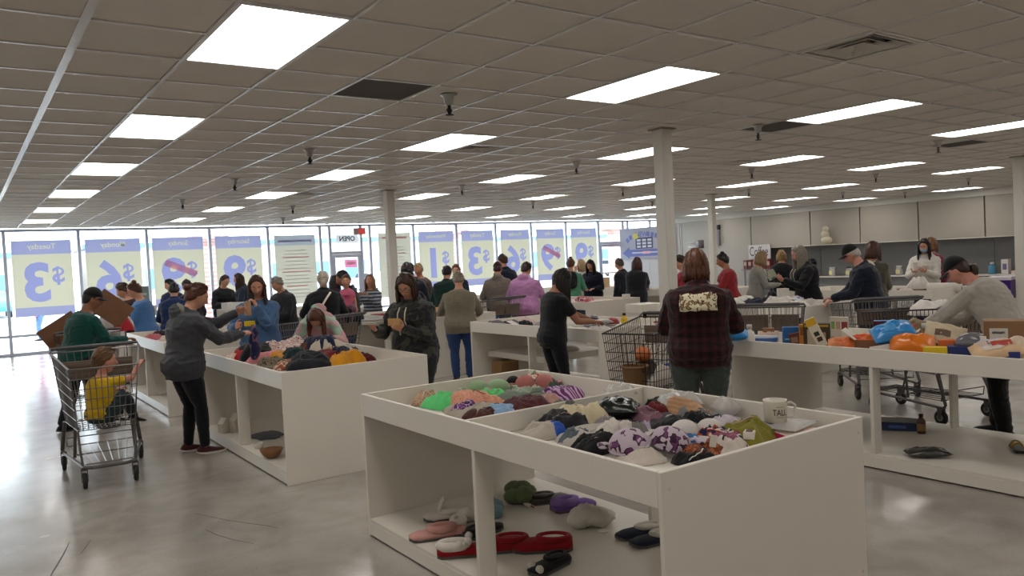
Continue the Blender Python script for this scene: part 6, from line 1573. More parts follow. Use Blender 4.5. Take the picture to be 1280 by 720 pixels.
# --- second table: shelf things and lettering
t = thing('wooden_bowl', 'brown wooden bowl on the bottom shelf of the clothes table', 'bowl', at(T_BOWL))
b = MB(); b.lathe([(.0, .0), (.04, .0), (.075, .03), (.10, .075), (.094, .078), (.07, .036), (.0, .014)], 22, caps=False); b.build('bowl', mat('bowl_wood', '#8a5f35', rough=.5, var=.12, scale=20), t, True)
t = thing('ramekin', 'small white ramekin behind the wooden bowl', 'bowl', at(T_CUP)); b = MB(); b.lathe([(0, 0), (.035, 0), (.042, .045), (.038, .046), (.03, .01), (0, .008)], 18, caps=False); b.build('cup', enam, t, True)
for p, sc, l in ((T_HOUSE1, 1, 'white ceramic house ornament on the clothes table shelf, the shorter'), (T_HOUSE2, 1.25, 'white ceramic house ornament on the clothes table shelf, the taller')):
    t = thing('house_ornament', l, 'ornament', at(p, .05, .0), R(20))
    w_, h_ = .05 * sc, .09 * sc
    b = MB(); b.bb(-w_, -.04, 0, w_, .04, h_); b.build('walls', enam, t)
    b = MB(); b.loft([[(-w_ - .006, y, h_), (w_ + .006, y, h_), (0, y, h_ + .06 * sc)] for y in (-.046, .046)]); b.build('roof', enam, t)
cloth('folded_cloth', 'flat slate grey cloth on the shelf behind the bowl', 'clothing', at(T_SLATE, .05, .1), .3, .34, .03, fab('#56585f'), 77)
b = MB()
# --- packaged groceries
def C(h): return card(h)
def g(p, dx=0, dy=0, dz=0): return (p[0] + dx, p[1] + dy, p[2] + dz)
az = lambda p: -math.atan2(p[0], p[1])
pouch('snack_bag', 'sky blue bag at the left end of the grocery table', 'bag', g(G01, -.08, .0, .10), .2, .14, .07, plas('#2c86c9'), az(G01), [plas('#1d5a96')], 2, (15, 0))
bottle('milk_bottle', 'white plastic bottle at the left end of the grocery table', g(G02, 0, 0), .042, .19, plas('#cfcac2'), plas('#bdb7ae'), None)
carton('round_pack', 'brown biscuit pack between the blue bag and white bottle', 'box', g(G03, .14, -.03), (.09, .06, .15), C('#8d6242'), az(G03), [('f', .1, .2, .9, .6, C('#cdb99f'))])
t = thing('oval_tub', 'blue and white oval tub near the left end of the groceries', 'tub', g(G04, 0, -.0), az(G04)); b = MB(); b.lathe([(.09, 0), (.1, .01), (.105, .09), (.1, .1), (.0, .105)], 20, M=np.diag([1.1, .7, 1])); b.build('tub', plas('#c3c9d4'), t, True); b = MB(); b.lathe([(.1055, .03), (.1065, .085)], 20, M=np.diag([1.1, .7, 1]), caps=False); b.build('label', plas('#3f66a8'), t, True)
pouch('paper_packet', 'pale peach paper packet behind the blue box', 'packet', g(G05, -.12, -.03, .07), .16, .12, .05, C('#cfb3a0'), az(G05), None, 4, (60, 0))
carton('cracker_box', 'bright blue box in the left part of the groceries', 'box', g(G06, .08, -.08), (.15, .05, .165), C('#1d5f9e'), az(G06) + .15, [('f', 0, 0, 1, .2, C('#4a2c52')), ('f', .1, .45, .9, .52, C('#9dbbd4'))])
carton('dark_red_box', 'dark red box leaning right of the bright blue box', 'box', g(G07, .06, -.02), (.10, .06, .13), C('#5d2723'), az(G07), [('f', .1, .5, .6, .8, C('#8d6b5c'))], (0, -12))
carton('cereal_box', 'amber orange box left of the dark brown picture box', 'box', g(G08, .05), (.075, .05, .19), C('#c97d14'), az(G08), [('f', .1, .6, .9, .9, C('#8d5214'))])
carton('gift_box', 'dark brown box with a pale picture of bottles', 'box', g(G09, .06), (.19, .08, .20), C('#3a2b1a'), az(G09) - .1, [('f', .15, .1, .48, .8, C('#b5a48c')), ('f', .54, .1, .85, .7, C('#a6917a')), ('f', .05, .88, .95, .96, C('#a6852a'))])
carton('tall_yellow_box', 'leaning white box with yellow ends and dark blots', 'box', g(G10, -.02, .0, .012), (.075, .05, .25), C('#cfc7b4'), az(G10), [('f', 0, .8, 1, 1, C('#d0a51c')), ('f', 0, 0, 1, .2, C('#b78d1c')), ('f', .25, .5, .75, .62, C('#2b211c')), ('f', .3, .34, .8, .46, C('#3b2a22'))], (0, -24))
for p, c_, l in ((G11, '#7d9a4a', 'left small white and green carton behind the orange bag'), (G12, '#b58d7a', 'middle small white carton behind the orange bag'), (G13, '#8d2d22', 'right small white and red carton behind the orange bag')):
    carton('small_carton', l, 'box', g(p), (.062, .05, .215), C('#cbc1b2'), az(p), [('f', .15, .6, .85, .85, C(c_)), ('f', .1, .15, .9, .35, C('#a89a8a'))])
pouch('orange_packet', 'pale orange packet under the small cartons', 'packet', g(G14, 0, -.02, .05), .2, .14, .06, C('#d98d5a'), az(G14), [C('#cf6a35')], 6, (20, 0))
pouch('orange_bag', 'bright orange bag lying left of the open brown carton', 'bag', g(G15, .0, .0, .05), .26, .15, .09, plas('#d8691f'), az(G15), [plas('#c94a14')], 7, (18, -8))
carton('flat_red_pack', 'flat red pack under the bright orange bag', 'box', g(G15, -.15, -.06), (.3, .1, .04), C('#b5473a'), az(G15) + .1, [('f', .1, .3, .9, .7, C('#d0a592'))])
t = thing('open_carton', 'open brown carton with white flaps in the middle of the groceries', 'box', g(G16, .03, .0), az(G16) - .1)
b = MB(); b.bb(-.16, -.1, 0, .16, -.095, .12); b.bb(-.16, .095, 0, .16, .1, .12); b.bb(-.16, -.1, 0, -.155, .1, .12); b.bb(.155, -.1, 0, .16, .1, .12); b.bb(-.16, -.1, 0, .16, .1, .005); b.build('carton', C('#7d5236'), t)
for sx, a_ in ((-1, 35), (1, -28)): b = MB(); b.cbox((sx * .20, 0, .15), (.11, .2, .004), rot('y', R(a_))); b.build('flap', C('#d2cbc0'), t)
carton('tissue_box', 'blue and crimson box standing behind the crinkled blue bag', 'box', g(G17), (.16, .09, .20), C('#2a6fae'), az(G17), [('f', 0, 0, .3, 1, C('#7d1f3c')), ('f', .0, .82, 1, 1, C('#2a1f4a'))])
pouch('crinkled_bag', 'crinkled sky blue bag propped on the open carton', 'bag', g(G18, .03, .03, .13), .27, .18, .09, plas('#2f8ad0', .25), az(G18) + .2, [plas('#4a9bd8')], 9, (25, -14))
carton('white_sheet', 'white folded sheet leaning in front of the crinkled blue bag', 'paper', g(G19, -.08, -.1, .02), (.36, .012, .10), C('#cfcac4'), az(G19) + .12, [('f', .3, .3, .7, .4, C('#8f93a8'))], (-20, -10))
pouch('trail_mix_bag', 'olive and crimson pouch leaning behind the orange bag', 'bag', g(G20, -.05, .02, .13), .24, .12, .06, C('#7d6a4a'), az(G20) + .9, [C('#a83a4a')], 11, (20, -30))
pouch('orange_sack', 'peaked orange sack at the front rim', 'bag', g(G21, -.02, .0, .06), .28, .17, .10, plas('#e07814', .3), az(G21), None, 12, (35, 0))
bottle('syrup_bottle', 'amber bottle with white cap at the back of the groceries', g(G22, -.1, .03), .035, .20, mat('amber_glass', '#7d5a24', rough=.15, var=.05), plas('#d6d0c6'), C('#9a7a3a'), None)
t = thing('black_lid_jar', 'small jar with a round black lid beside the amber bottle', 'jar', g(G23, -.12, .0)); b = MB(); b.lathe([(.035, 0), (.04, .01), (.04, .10)], 14); b.build('jar', plas('#8d7d64'), t, True); b = MB(); b.lathe([(.043, .1), (.043, .15), (0, .155)], 14); b.build('lid', plas('#17171a'), t, True)
pouch('cream_paper_bag', 'cream paper bag with dark print leaning at the back', 'bag', g(G24, -.12, .02, .12), .26, .17, .06, C('#cdbd9f'), az(G24) + .1, [C('#6d5644')], 14, (50, 14))
cloth('tissue_paper', 'white tissue paper by the front rim, right of the orange sack', 'paper', g(G25, -.02, 0), .26, .2, .15, fab('#d2ccc4'), 91)
carton('orange_box', 'orange box with a white barcode label', 'box', g(G26, .0, .02), (.13, .07, .14), C('#d2642c'), az(G26), [('f', .5, .3, .85, .75, C('#d6cdc4')), ('l', 0, 0, 1, 1, C('#d99a7a')), ('f', .55, .45, .8, .6, C('#5a4a44'))])
carton('yellow_pack', 'yellow pack lying at the front rim below the orange box', 'box', g(G27, -.16, .0), (.14, .07, .11), C('#d8b814'), az(G27))
carton('navy_box', 'navy blue box under the grey clamshell pack', 'box', g(G28, -.05, .0), (.24, .10, .115), C('#1c2c66'), az(G28), [('f', .3, .2, .7, .5, C('#2c4f8d'))])
t = thing('clamshell_pack', 'grey domed clamshell pack on the navy box', 'package', g(G29, -.02, .01, .116), az(G29)); b = MB(); b.ell((0, 0, .0), (.10, .06, .075), 18, 12, None, 0, lambda d: np.c_[d[:, :2], np.maximum(d[:, 2], 0)]); b.build('dome', mat('clamshell', '#6d6a70', rough=.2, var=.1), t, True); b = MB(); b.cbox((.045, -.045, .03), (.07, .006, .06), rot('x', R(-35))); b.build('card', C('#d2ccc4'), t)
bottle('yellow_bottle', 'small yellow bottle behind the grey clamshell pack', g(G30, -.12, 0), .03, .15, plas('#c9b01c'), plas('#d6bf2a'))
t = carton('shipping_box', 'brown cardboard box with a white label at the right of the groceries', 'box', g(G31, -.05, -.03), (.26, .2, .235), C('#8a6644'), az(G31) + .05, [('f', .12, .3, .52, .82, C('#d0cac0')), ('f', .18, .68, .46, .74, C('#6a6460')), ('f', .2, .36, .45, .5, C('#22252c')), ('t', .0, .45, 1, .55, C('#a5835c'))])
pouch('blue_white_packet', 'blue and white packet in front of the cardboard box', 'packet', g(G32, .0, .02, .09), .22, .14, .06, C('#b9b8c4'), az(G32) + .3, [C('#34488d')], 16, (20, 0))
pouch('peach_packet', 'peach and white packet lying on the right front rim', 'packet', g(G33, -.04, .0, .07), .30, .16, .07, C('#d6b48d'), az(G33) + .25, [C('#d8d0c6'), C('#b5443a')], 17, (25, -8))
carton('blue_tin', 'navy blue tin under the peach packet at the right', 'box', g(G34, -.07, .0), (.17, .07, .10), C('#1d2b6d'), az(G34))
t = thing('ball_jar', 'round cream ball jar at the right end of the groceries', 'jar', g(G35, .05, .02)); b = MB(); b.ell((0, 0, .09), (.075, .075, .088), 16, 12); b.build('ball', plas('#cfb99f'), t, True); b = MB(); b.lathe([(.03, .0), (.04, .01), (.03, .02)], 12); b.build('foot', plas('#b39c80'), t, True)
pouch('grey_packet', 'grey shiny pouch right of the navy box', 'packet', g(G36, -.04, -.05, .06), .2, .13, .06, mat('grey_foil', '#8d8a8a', rough=.25, metal=.5, var=.1), az(G36) + .5, None, 19, (20, 0))
for o in list(COL.objects):
    if o.parent is None and o.type == 'EMPTY' and o.get('category') not in (None, 'person', 'display table', 'shopping cart') and 5.5 < o.location.x < 6.95 and 2 < o.location.y < 4.6 and .79 < o.location.z < 1.3:
        o.scale = (1.12, 1.12, 1.25); o.location.z = TRAY + (o.location.z - TRAY) * 1.25
# bottom shelf of the grocery table
carton('blue_flat_box', 'flat dark blue box with grey lid on the grocery table shelf', 'box', at(H_BOX, .1, .02), (.30, .22, .07), C('#1a2950'), az(H_BOX), [('t', .02, .02, .98, .98, C('#6f6a68')), ('f', .25, .3, .7, .65, C('#3f5f9a'))])
bottle('spice_bottle', 'amber bottle with dark cap on the grocery table shelf', at(H_BOT, .05), .034, .165, mat('brown_bottle', '#4a3222', rough=.2), plas('#1d1b1a'), C('#8d6a44'))
pouch('foil_packet', 'dark shiny foil packet near the edge of the grocery shelf', 'packet', at(H_GREY, .12, -.06, .002), .3, .15, .06, mat('dark_foil', '#4d4d4c', rough=.2, metal=.6, var=.15, bump=.5, scale=15), az(H_GREY) + .3, None, 21)
t = thing('sandal', 'black and yellow sandal on the right of the grocery shelf', 'sandal', at(H_SAND, .0, .0), R(-60))
b = MB(); b.loft([[(x * w_, y, z) for x, z in ((-1, 0), (1, 0), (1, .022), (-1, .022))] for y, w_ in ((-.13, .03), (-.08, .04), (0, .036), (.08, .046), (.13, .025))]); b.build('sole', plas('#1d1b19'), t)
b = MB()
for y in (-.02, .06): b.tube(bez((-.042, y, .02), (0, y + .02, .085), (.042, y, .02), 8), .014, 6, flat=.35)
b.build('strap', fab('#a6842a'), t, True)
cloth('plastic_film', 'crumpled clear plastic on the floor by the woman in black cap', 'packaging', (7.12, 2.72, .001), .42, .32, .11, CLEAR, 33)
# --- goods on the other tables
blk = plas('#1a1a1c'); gry = C('#77757a')
carton('magazine', 'black and white magazine at the left corner of the second table', 'paper', (6.05, 8.55, TRAY + .06), (.26, .2, .02), C('#3d3b3e'), .4, [('t', .1, .1, .6, .9, C('#cfc6c2'))], (24, 0))
cloth('cloth_scrap', 'grey cloth scrap by the black and white magazine', 'clothing', (5.95, 8.8, TRAY + .001), .34, .26, .13, fab('#6a686a'), 41)
cloth('cloth_scrap', 'pale pink cloth right of the black and white magazine', 'clothing', (6.34, 8.7, TRAY + .001), .34, .3, .14, fab('#cbb2ae'), 42)
cloth('cloth_scrap', 'black cloth between magazine and pale pink cloth', 'clothing', (6.18, 8.45, TRAY + .001), .2, .2, .12, fab('#17161a'), 43)
cloth('tissue_paper', 'white paper heap at the far side of the second table', 'paper', (6.7, 8.3, TRAY + .001), .34, .26, .12, fab('#cfcac4'), 44)
for k, (x, y, a_) in enumerate(((6.5, 7.5, .3), (6.58, 7.38, -.2), (6.62, 7.6, .9))):
    pouch('utensil_pack', ['grey packet under the hand of the woman in black', 'silver packet right of the hand of the woman in black', 'dark packet behind the hand of the woman in black'][k], 'packet', (x, y, TRAY + .02 + .045 * k), .26, .11, .05, mat('pack_grey%d' % k, ['#6d6c70', '#a3a2a2', '#3b3a3e'][k], rough=.3, var=.1), a_, [C('#d0cbc4')], 50 + k, (10, 0))
t = thing('sieve_dish', 'red domed dish on a white plate at the second table', 'dish', (6.75, 7.38, TRAY + .03)); b = MB(); b.lathe([(0, .0), (.09, .0), (.13, .02), (.125, .025), (0, .01)], 20, caps=False); b.build('plate', plas('#d2ccc6'), t, True); b = MB(); b.ell((0, 0, .02), (.09, .09, .085), 18, 12, None, 0, lambda d: np.c_[d[:, :2], np.maximum(d[:, 2], 0)]); b.build('dome', plas('#8e1d28'), t, True)
b = MB(); b.bb(-.14, -.14, -.029, .14, .14, 0); o = b.build('pack_stack', C('#bdb7b0')); o.location = (6.75, 7.38, TRAY + .03); tag(o, 'flat pale pack beneath the red domed dish', 'box')
bottle('yellow_squeeze_bottle', 'yellow bottle with black cap on the second table', (6.78, 7.2, TRAY), .042, .19, plas('#cfa814'), blk, plas('#d8b82a'))
for k, (x, y) in enumerate(((6.55, 6.98), (6.7, 6.95), (6.42, 6.9))):
    pouch('white_packet', ['white packet right of the yellow bottle, middle one', 'white packet right of the yellow bottle, farthest one', 'white packet right of the yellow bottle, nearest one'][k], 'packet', (x, y, TRAY + .003), .22, .12, .075, C('#c9c4bf'), .4 * k, [C('#7a7a84')], 60 + k)
for k, (x, y, sx, h_, c_, l) in enumerate(((6.3, 8.2, .4, .10, '#8d8a8c', 'grey cloth in the middle of the second table'), (6.75, 7.95, .36, .12, '#c9c2bc', 'white cloth at the far right rim of the second table'), (6.2, 7.95, .3, .08, '#3d3a40', 'charcoal cloth along the near left rim of the second table'), (6.35, 7.2, .32, .08, '#b9b4b0', 'pale grey cloth left of the yellow bottle'), (6.1, 6.75, .3, .07, '#c9a9a4', 'dusty pink cloth at the near left corner of the second table'))):
    cloth('cloth_scrap', l, 'clothing', (x, y, TRAY + .001), sx, sx * .85, h_, fab(c_), 160 + k, k)
carton('red_tin', 'tiny red tin at the near end of the second table', 'tin', (6.75, 6.62, TRAY), (.05, .05, .11), C('#a3262c'), .3)
cloth('white_linens', 'white cloth on the middle shelf of the second table', 'clothing', (6.4, 8.0, .501), .5, .3, .08, fab('#c9c3bd'), 46)
carton('carton', 'brown carton on the bottom shelf of the second table', 'box', (5.95, 8.68, .1155), (.3, .22, .27), C('#7d5c36'), .1, [('f', 0, .9, 1, 1, C('#94703f'))])
# clothes mound on the third row
for k, (x, y, sx, h_, c_, l, pt) in enumerate(((9.8, 12.25, .5, .16, '#cfbfc0', 'white and pale pink clothes mound, left of the row behind the woman in black', dict(pattern='blotch', c2='#b98d92', c3='#dcd6d4', scale=9.0)), (9.6, 11.8, .42, .18, '#d2c8c6', 'white clothes behind the pale pink mound', {}), (10.0, 11.75, .4, .17, '#a8505c', 'red flowered cloth on the pink clothes table', dict(pattern='blotch', c2='#d9a9ac', c3='#3f2329', scale=12.0)), (9.95, 11.15, .6, .10, '#cdbdb0', 'pale beige sheet sloping to the near end of the pink clothes table', {}), (9.35, 12.5, .3, .08, '#343a66', 'navy and white cloth at the far left of the pink clothes table', dict(pattern='blotch', c2='#c9c6cc', c3='#343a66', scale=10.0)))):
    cloth('garment', l, 'clothing', (x, y, TRAY + .001), sx, sx * .9, h_, fab(c_, **pt), 70 + k, k)
carton('leaflet_box', 'white box standing on the near corner of the pink clothes table', 'box', (10.15, 10.7, TRAY), (.14, .09, .18), C('#d0cac4'), -.6)
t = thing('display_stand', 'small white display stand left of the person in a red coat', 'stand', (9.7, 9.78, 0), R(-10)); b = MB(); b.rbox(-.24, -.24, .7, .24, .24, .86, .004); b.build('tray', white_lam, t)
for sx in (-.22, .2):
    b = MB(); b.bb(sx, -.23, 0, sx + .02, .23, .7); b.build('side', white_lam, t)
# white linens, hats and packs left of the man in a dark cap
for k, (x, y, sx, h_, c_, l) in enumerate(((9.95, 7.85, .42, .13, '#cbc6be', 'white linen heap at the far end of the white linens table'), (9.7, 7.5, .42, .14, '#1c2033', 'navy cloth in the white linens'), (10.08, 7.42, .36, .2, '#17171b', 'black hat among the white linens'), (9.75, 7.08, .46, .15, '#cfc9c0', 'crumpled white cloth in the middle of the white linens'), (10.1, 6.95, .4, .13, '#b9b4ac', 'grey white linen behind the crumpled white cloth'), (9.6, 6.68, .4, .12, '#d2ccc3', 'white linen at the near end, in front of the blue packet'), (10.0, 6.52, .36, .10, '#c9c3ba', 'white linen at the near right end of the linens table'), (9.4, 7.6, .4, .12, '#c4beb6', 'white linen along the near left rim of the linens table'))):
    cloth('linen', l, 'clothing', (x, y, TRAY + .001), sx * 1.15, sx, h_ * 1.5, fab(c_), 80 + k, k * .7)
pouch('blue_packet', 'blue and white packet on the white linens', 'packet', (9.85, 6.85, TRAY + .12), .24, .13, .06, C('#b9bec9'), .5, [C('#1f4a9e')], 77, (14, 0))
carton('white_box', 'white box on the linens behind the grey-haired woman', 'box', (10.02, 7.2, TRAY + .13), (.15, .1, .17), C('#d0cac2'), -.5)
carton('white_box', 'white box at the far left end of the linens table', 'box', (10.12, 8.55, TRAY), (.3, .22, .22), C('#cbc5bd'), -.8)
# goods before the masked woman
t = thing('paper_roll', 'big white paper roll lying at the near end before the masked woman', 'roll', (13.25, 6.42, TRAY + .11), R(-75))
Mx = rot('y', R(90)); b = MB(); b.lathe([(.035, -.25), (.085, -.25), (.085, .25), (.035, .25)], 20, M=Mx, caps=False); b.build('paper', C('#d2ccc2'), t, True); b = MB(); b.lathe([(.028, -.252), (.036, -.252), (.036, .252), (.028, .252), (.028, -.252)], 14, M=Mx, caps=False); b.build('core', C('#8d7458'), t, True)
cloth('white_bag', 'white crumpled bag in front of the masked woman', 'bag', (13.45, 6.95, TRAY + .09), .4, .34, .22, fab('#cfcac3'), 95)
carton('wooden_tray', 'brown wooden tray under the white crumpled bag', 'tray', (13.4, 6.95, TRAY), (.6, .45, .09), C('#5d4430'), -1.0)
cloth('garment', 'white and blue cloth at the left of the masked woman table', 'clothing', (13.1, 7.6, TRAY + .001), .5, .4, .13, fab('#cfc9c4', pattern='blotch', c2='#34488d', c3='#cfc9c4', scale=7.0), 96)
cloth('garment', 'red cloth in the middle of the masked woman table', 'clothing', (12.95, 7.2, TRAY + .001), .36, .28, .1, fab('#b53a36'), 97)
cloth('garment', 'pale pink white bag at the front of the masked woman table', 'bag', (12.85, 6.85, TRAY + .001), .34, .3, .14, fab('#d0bfb9'), 98)
# glass jars and bottles along the wall shelf
for k in range(14):
    y = 10.8 + k * .58 + (.12 if k % 3 == 0 else 0); p = (XR + .25 + .05 * (k % 2), y, .636)
    t = thing('storage_jar', 'clear storage jar with pale yellow label on the wall shelf, %s from the right' % ['first', 'second', 'third', 'fourth', 'fifth', 'sixth', 'seventh', 'eighth', 'ninth', 'tenth', 'eleventh', 'twelfth', 'thirteenth', 'fourteenth'][k], 'jar', p, 0, 'jars on the wall shelf')
    b = MB(); b.lathe([(.09, 0), (.10, .02), (.10, .22), (.08, .26)], 12); b.build('jar', CLEAR2, t, True)
    b = MB(); b.lathe([(.085, .26), (.085, .31), (0, .312)], 12); b.build('lid', plas('#3b3a40' if k % 2 else '#c4beb6'), t, True)
    b = MB(); b.bb(-.105, -.06, .06, -.098, .06, .18); b.build('label', C('#d9cf8d'), t)
carton('white_pump_box', 'white box on the wall shelf near the right column', 'box', (XR + .3, 10.05, .636), (.2, .18, .42), C('#d0cac6'), 0, [('l', .2, .3, .8, .7, C('#6a6288'))])
bottle('blue_bottle', 'blue bottle on the wall shelf left of the white box', (XR + .3, 10.42, .636), .1, .34, plas('#4a84a3'), plas('#c9c6c0'))
carton('flat_pack', 'flat white pack on the wall shelf at far right', 'box', (XR + .3, 9.72, .636), (.3, .3, .1), C('#c9b3ae'), 0)
# cream vase pile standing high on the wall unit, white figurine
t = thing('figurine', 'cream white figurine on the ledge above the man in a dark cap', 'ornament', (XR - .16, 15.35, 1.727)); 
b = MB(); b.ell((-.0, 0, .14), (.12, .2, .14), 14, 10); b.ell((0, .05, .34), (.1, .15, .14), 14, 10); b.ell((0, .02, .52), (.08, .11, .1), 12, 8); b.build('figure', C('#c9c0a8'), t, True)
b = MB(); b.bb(-.14, -.22, -.0, .1, .22, .02); b.build('base', C('#b5ad99'), t)
b = MB(); b.bb(XR - .26, 15.1, 1.70, XR + .05, 15.6, 1.726); o = b.build('shelf_bracket', white_lam, None); tag(o, 'small white ledge under the cream figurine', 'ledge')
# coffee sign and goods by the wall
t = thing('coffee_sign', 'white sign reading Coffee standing above red boxes by the wall', 'sign', (XR - .06, 18.62, 1.32), R(-90))
b = MB(); b.rbox(0, 0, 0, .95, .03, .52, .006); b.build('board', C('#cfcaca'), t)
letters('Coffee', .34, .46, .28, 'lettering', plas('#3a3a44'), t, False, .0, -.004, .8)
t = thing('coffee_shelf', 'grey shelf below the coffee sign on the wall', 'shelf', (XR - .35, 18.0, .92))
b = MB(); b.rbox(0, -.5, 0, .35, .75, .03, .004); b.build('board', gry, t); 
for y in (-.4, .6): b = MB(); b.bb(.02, y, -.92, .06, y + .04, 0); b.build('leg', gry, t)
for k in range(6):
    carton('coffee_pack', 'dark red coffee pack in the row under the coffee sign, %s from the left' % ['sixth', 'fifth', 'fourth', 'third', 'second', 'first'][k], 'box', (XR - .18, 17.62 + k * .2, .952), (.2, .16, .34), C(['#6d1f24', '#7d2a2c', '#4a2a28', '#8d3432', '#5d2224', '#6d3a38'][k]), 0, [('l', .15, .4, .85, .8, C('#b59a90'))], group='coffee packs')
# wall fixtures
t = thing('wall_bracket', 'chrome wall bracket with a dark lamp head on the grey panels', 'bracket', (XR - .004, 21.0, 1.98))
b = MB(); b.tube([(0, .3, .06), (-.3, .3, .06), (-.3, -.2, .06)], .03, 6); b.tube([(0, .3, -.1), (-.3, .3, -.1), (-.3, -.2, -.1)], .025, 6); b.build('arm', chrome, t); b = MB(); b.rbox(-.38, -.42, -.16, -.2, -.16, .16, .02); b.build('lamp_head', mat('lamp_head', '#5a4f52', rough=.4), t, True)
t = thing('alarm_box', 'grey alarm box with dark cap on the wall beside the thin right column', 'alarm', (XR - .002, 20.05, 1.9))
b = MB(); b.rbox(-.12, -.12, 0, 0, .12, .55, .01); b.build('box', gry, t); b = MB(); b.rbox(-.13, -.14, .6, 0, .14, .78, .01); b.build('cap', blk, t)
# back tables, left
for r_ in range(3):
    for c_ in range(3 - (r_ == 2)):
        t = carton('white_carton', 'white carton in the stack by the Monday poster, row %s from the top, %s' % (['three', 'two', 'one'][r_], ['left', 'middle', 'right'][c_]), 'box', (2.2 + c_ * .32 + r_ * .1, 16.4, TRAY + .2 * r_), (.31, .3, .198), C('#c9c6c2'), 0, group='white cartons stacked at the window')
carton('notice_card', 'grey green notice card leaning on the white cartons', 'notice', (2.75, 16.2, TRAY + .35), (.42, .02, .42), C('#7d8a86'), .05, [('f', .1, .6, .9, .7, C('#b5bdb8')), ('f', .1, .3, .9, .4, C('#b5bdb8'))])
for k, (x, y, c_, l) in enumerate(((4.35, 15.6, '#c9c4c0', 'white till counter box beside the glasses wearer'), (4.75, 15.4, '#8d6a44', 'brown carton below the glasses wearer'))):
    carton('carton', l, 'box', (x, y, 0), (.5, .45, 1.0 if k else 1.05), C(c_), .1)
carton('till', 'white till on the counter box by the windows', 'till', (4.35, 15.6, 1.051), (.36, .3, .12), C('#d2d2d0'), .1, [('t', .5, .3, .95, .8, C('#33343a'))])
# cartons, books on the table behind the camouflage hoodie; board for a bright patch
t = thing('open_carton', 'open brown carton on the table in front of the man in navy', 'box', (6.25, 10.95, TRAY), -.5)
b = MB(); b.bb(-.2, -.14, 0, .2, -.135, .14); b.bb(-.2, .135, 0, .2, .14, .14); b.bb(-.2, -.14, 0, -.195, .14, .14); b.bb(.195, -.14, 0, .2, .14, .14); b.bb(-.2, -.14, 0, .2, .14, .005); b.build('carton', C('#8a643c'), t)
b = MB(); b.cbox((-.02, .2, .18), (.38, .15, .004), rot('x', R(25))); b.build('flap', C('#a67c4a'), t)
for k, (x, y, c_, l) in enumerate(((5.85, 12.2, '#8e2a2c', 'red book lying at the far left of the table behind the camouflage hoodie'), (6.15, 12.35, '#c9c2bc', 'white paper beside the red book'), (5.95, 11.45, '#3a3340', 'dark book in front of the white paper'), (6.5, 11.3, '#b5a59a', 'pale papers right of the open carton'))):
    carton('book', l, 'book', (x, y, TRAY), (.24, .32, .115), C(c_), .3 * k)
t = thing('bright_patch_board', 'added white board for a bright floor patch, left of the thin column', 'board', (5.95, 15.2, TRAY), R(-22)); b = MB(); b.cbox((0, 0, .24), (.5, .02, .4), rot('x', R(-15))); b.build('board', mat('white_gloss', '#e4e8f0', rough=.2), t); b = MB(); b.cbox((0, .1, .1), (.3, .02, .28), rot('x', R(30))); b.build('easel', C('#9a9a9a'), t)  # board added in place of a bright patch of floor
# things on the far right-hand tables
carton('blue_tray', 'dark blue tray on the far table right of the green sweatshirt', 'tray', (12.9, 15.4, TRAY), (.5, .3, .15), C('#3a5a74'), .2)
carton('small_stand', 'tan bottle box at the far table before the right-hand door', 'box', (13.5, 14.95, TRAY), (.14, .14, .36), C('#c9ac84'), .2)
for k, (x, y, c_, l) in enumerate(((13.0, 11.2, '#b5aca6', 'grey goods beside the hands of the long black coat wearer'), (13.3, 11.6, '#c9c4c0', 'white goods at the table beyond the long black coat'), (13.2, 12.3, '#6d625c', 'brown goods at the table beyond the long black coat'))):
    cloth('cloth_heap', l, 'clothing', (x, y, TRAY + .001), .45, .4, .16, fab(c_), 110 + k)
t = thing('purple_bin', 'purple fabric bin on the white counter at the right edge', 'bin', (15.15, 6.35, 0), .2); b = MB(); b.bb(-.3, -.2, .62, .3, .2, .95); b.build('bin', fab('#3f2170'), t); b = MB(); b.rbox(-.32, -.22, 0, .32, .22, .62, .01); b.build('counter', white_lam, t); b = MB(); b.bb(-.31, -.21, .95, .31, .21, 1.0); b.build('rim', C('#cfc7d4'), t)
# --- held things, cart loads
held('clothing_stub', MB(), C('#000000'), P_GREY, 0, 'x', 'x') if False else None
b = MB(); b.rbox(-.012, -.02, -.05, .012, .045, .09, .003); o = held('labelled_jar', b, C('#b58d6a'), P_GREY, 0, 'small amber jar with white edge held by the grey hoodie woman', 'jar', (.0, .03, .0))
b = MB(); b.tube([(0, 0, .06), (.012, .01, 0), (-.01, .0, -.08), (.02, .01, -.17), (.0, 0, -.24)], [.03, .06, .07, .08, .06], 10, flat=.6, tip=True)
held('navy_cloth', b, fab('#1a2046', pattern='blotch', c2='#6d4a66', c3='#1a2046', scale=12.0), P_GREY, 1, 'navy flowered cloth hanging from the hand of the grey hoodie woman', 'clothing', (0, .05, .02), True)
b = MB(); b.rbox(-.036, -.006, -.07, .036, .006, .07, .004); held('phone', b, blk, P_BLU, 0, 'black phone held up by the woman in blue hoodie', 'phone', (0, .0, .03))
b = MB(); b.rbox(-.06, -.012, -.03, .06, .012, .03, .004); held('yellow_tag', b, plas('#d2ae14'), P_BLU, 1, 'yellow tag held by the woman in blue hoodie', 'tag', (-.12, .06, .02))
b = MB(); b.rbox(-.07, -.006, -.035, .07, .006, .035, .003); o = held('card_pack', b, C('#b58d58'), P_CAMO, 0, 'yellow brown card pack in the left hand of the camouflage hoodie woman', 'packet', (0, .03, .03))
for k in range(3):
    b = MB(); b.rbox(-.09, -.06, .018 * k, .09, .06, .018 * k + .015, .003); held('flat_pack', b, C(['#b9b3ac', '#c9c2b8', '#a39a98'][k]), P_CAMO, 1, ['lowest', 'middle', 'topmost'][k] + ' flat pale pack in the right hand of the camouflage hoodie woman', 'packet', (-.02, .05, .012))
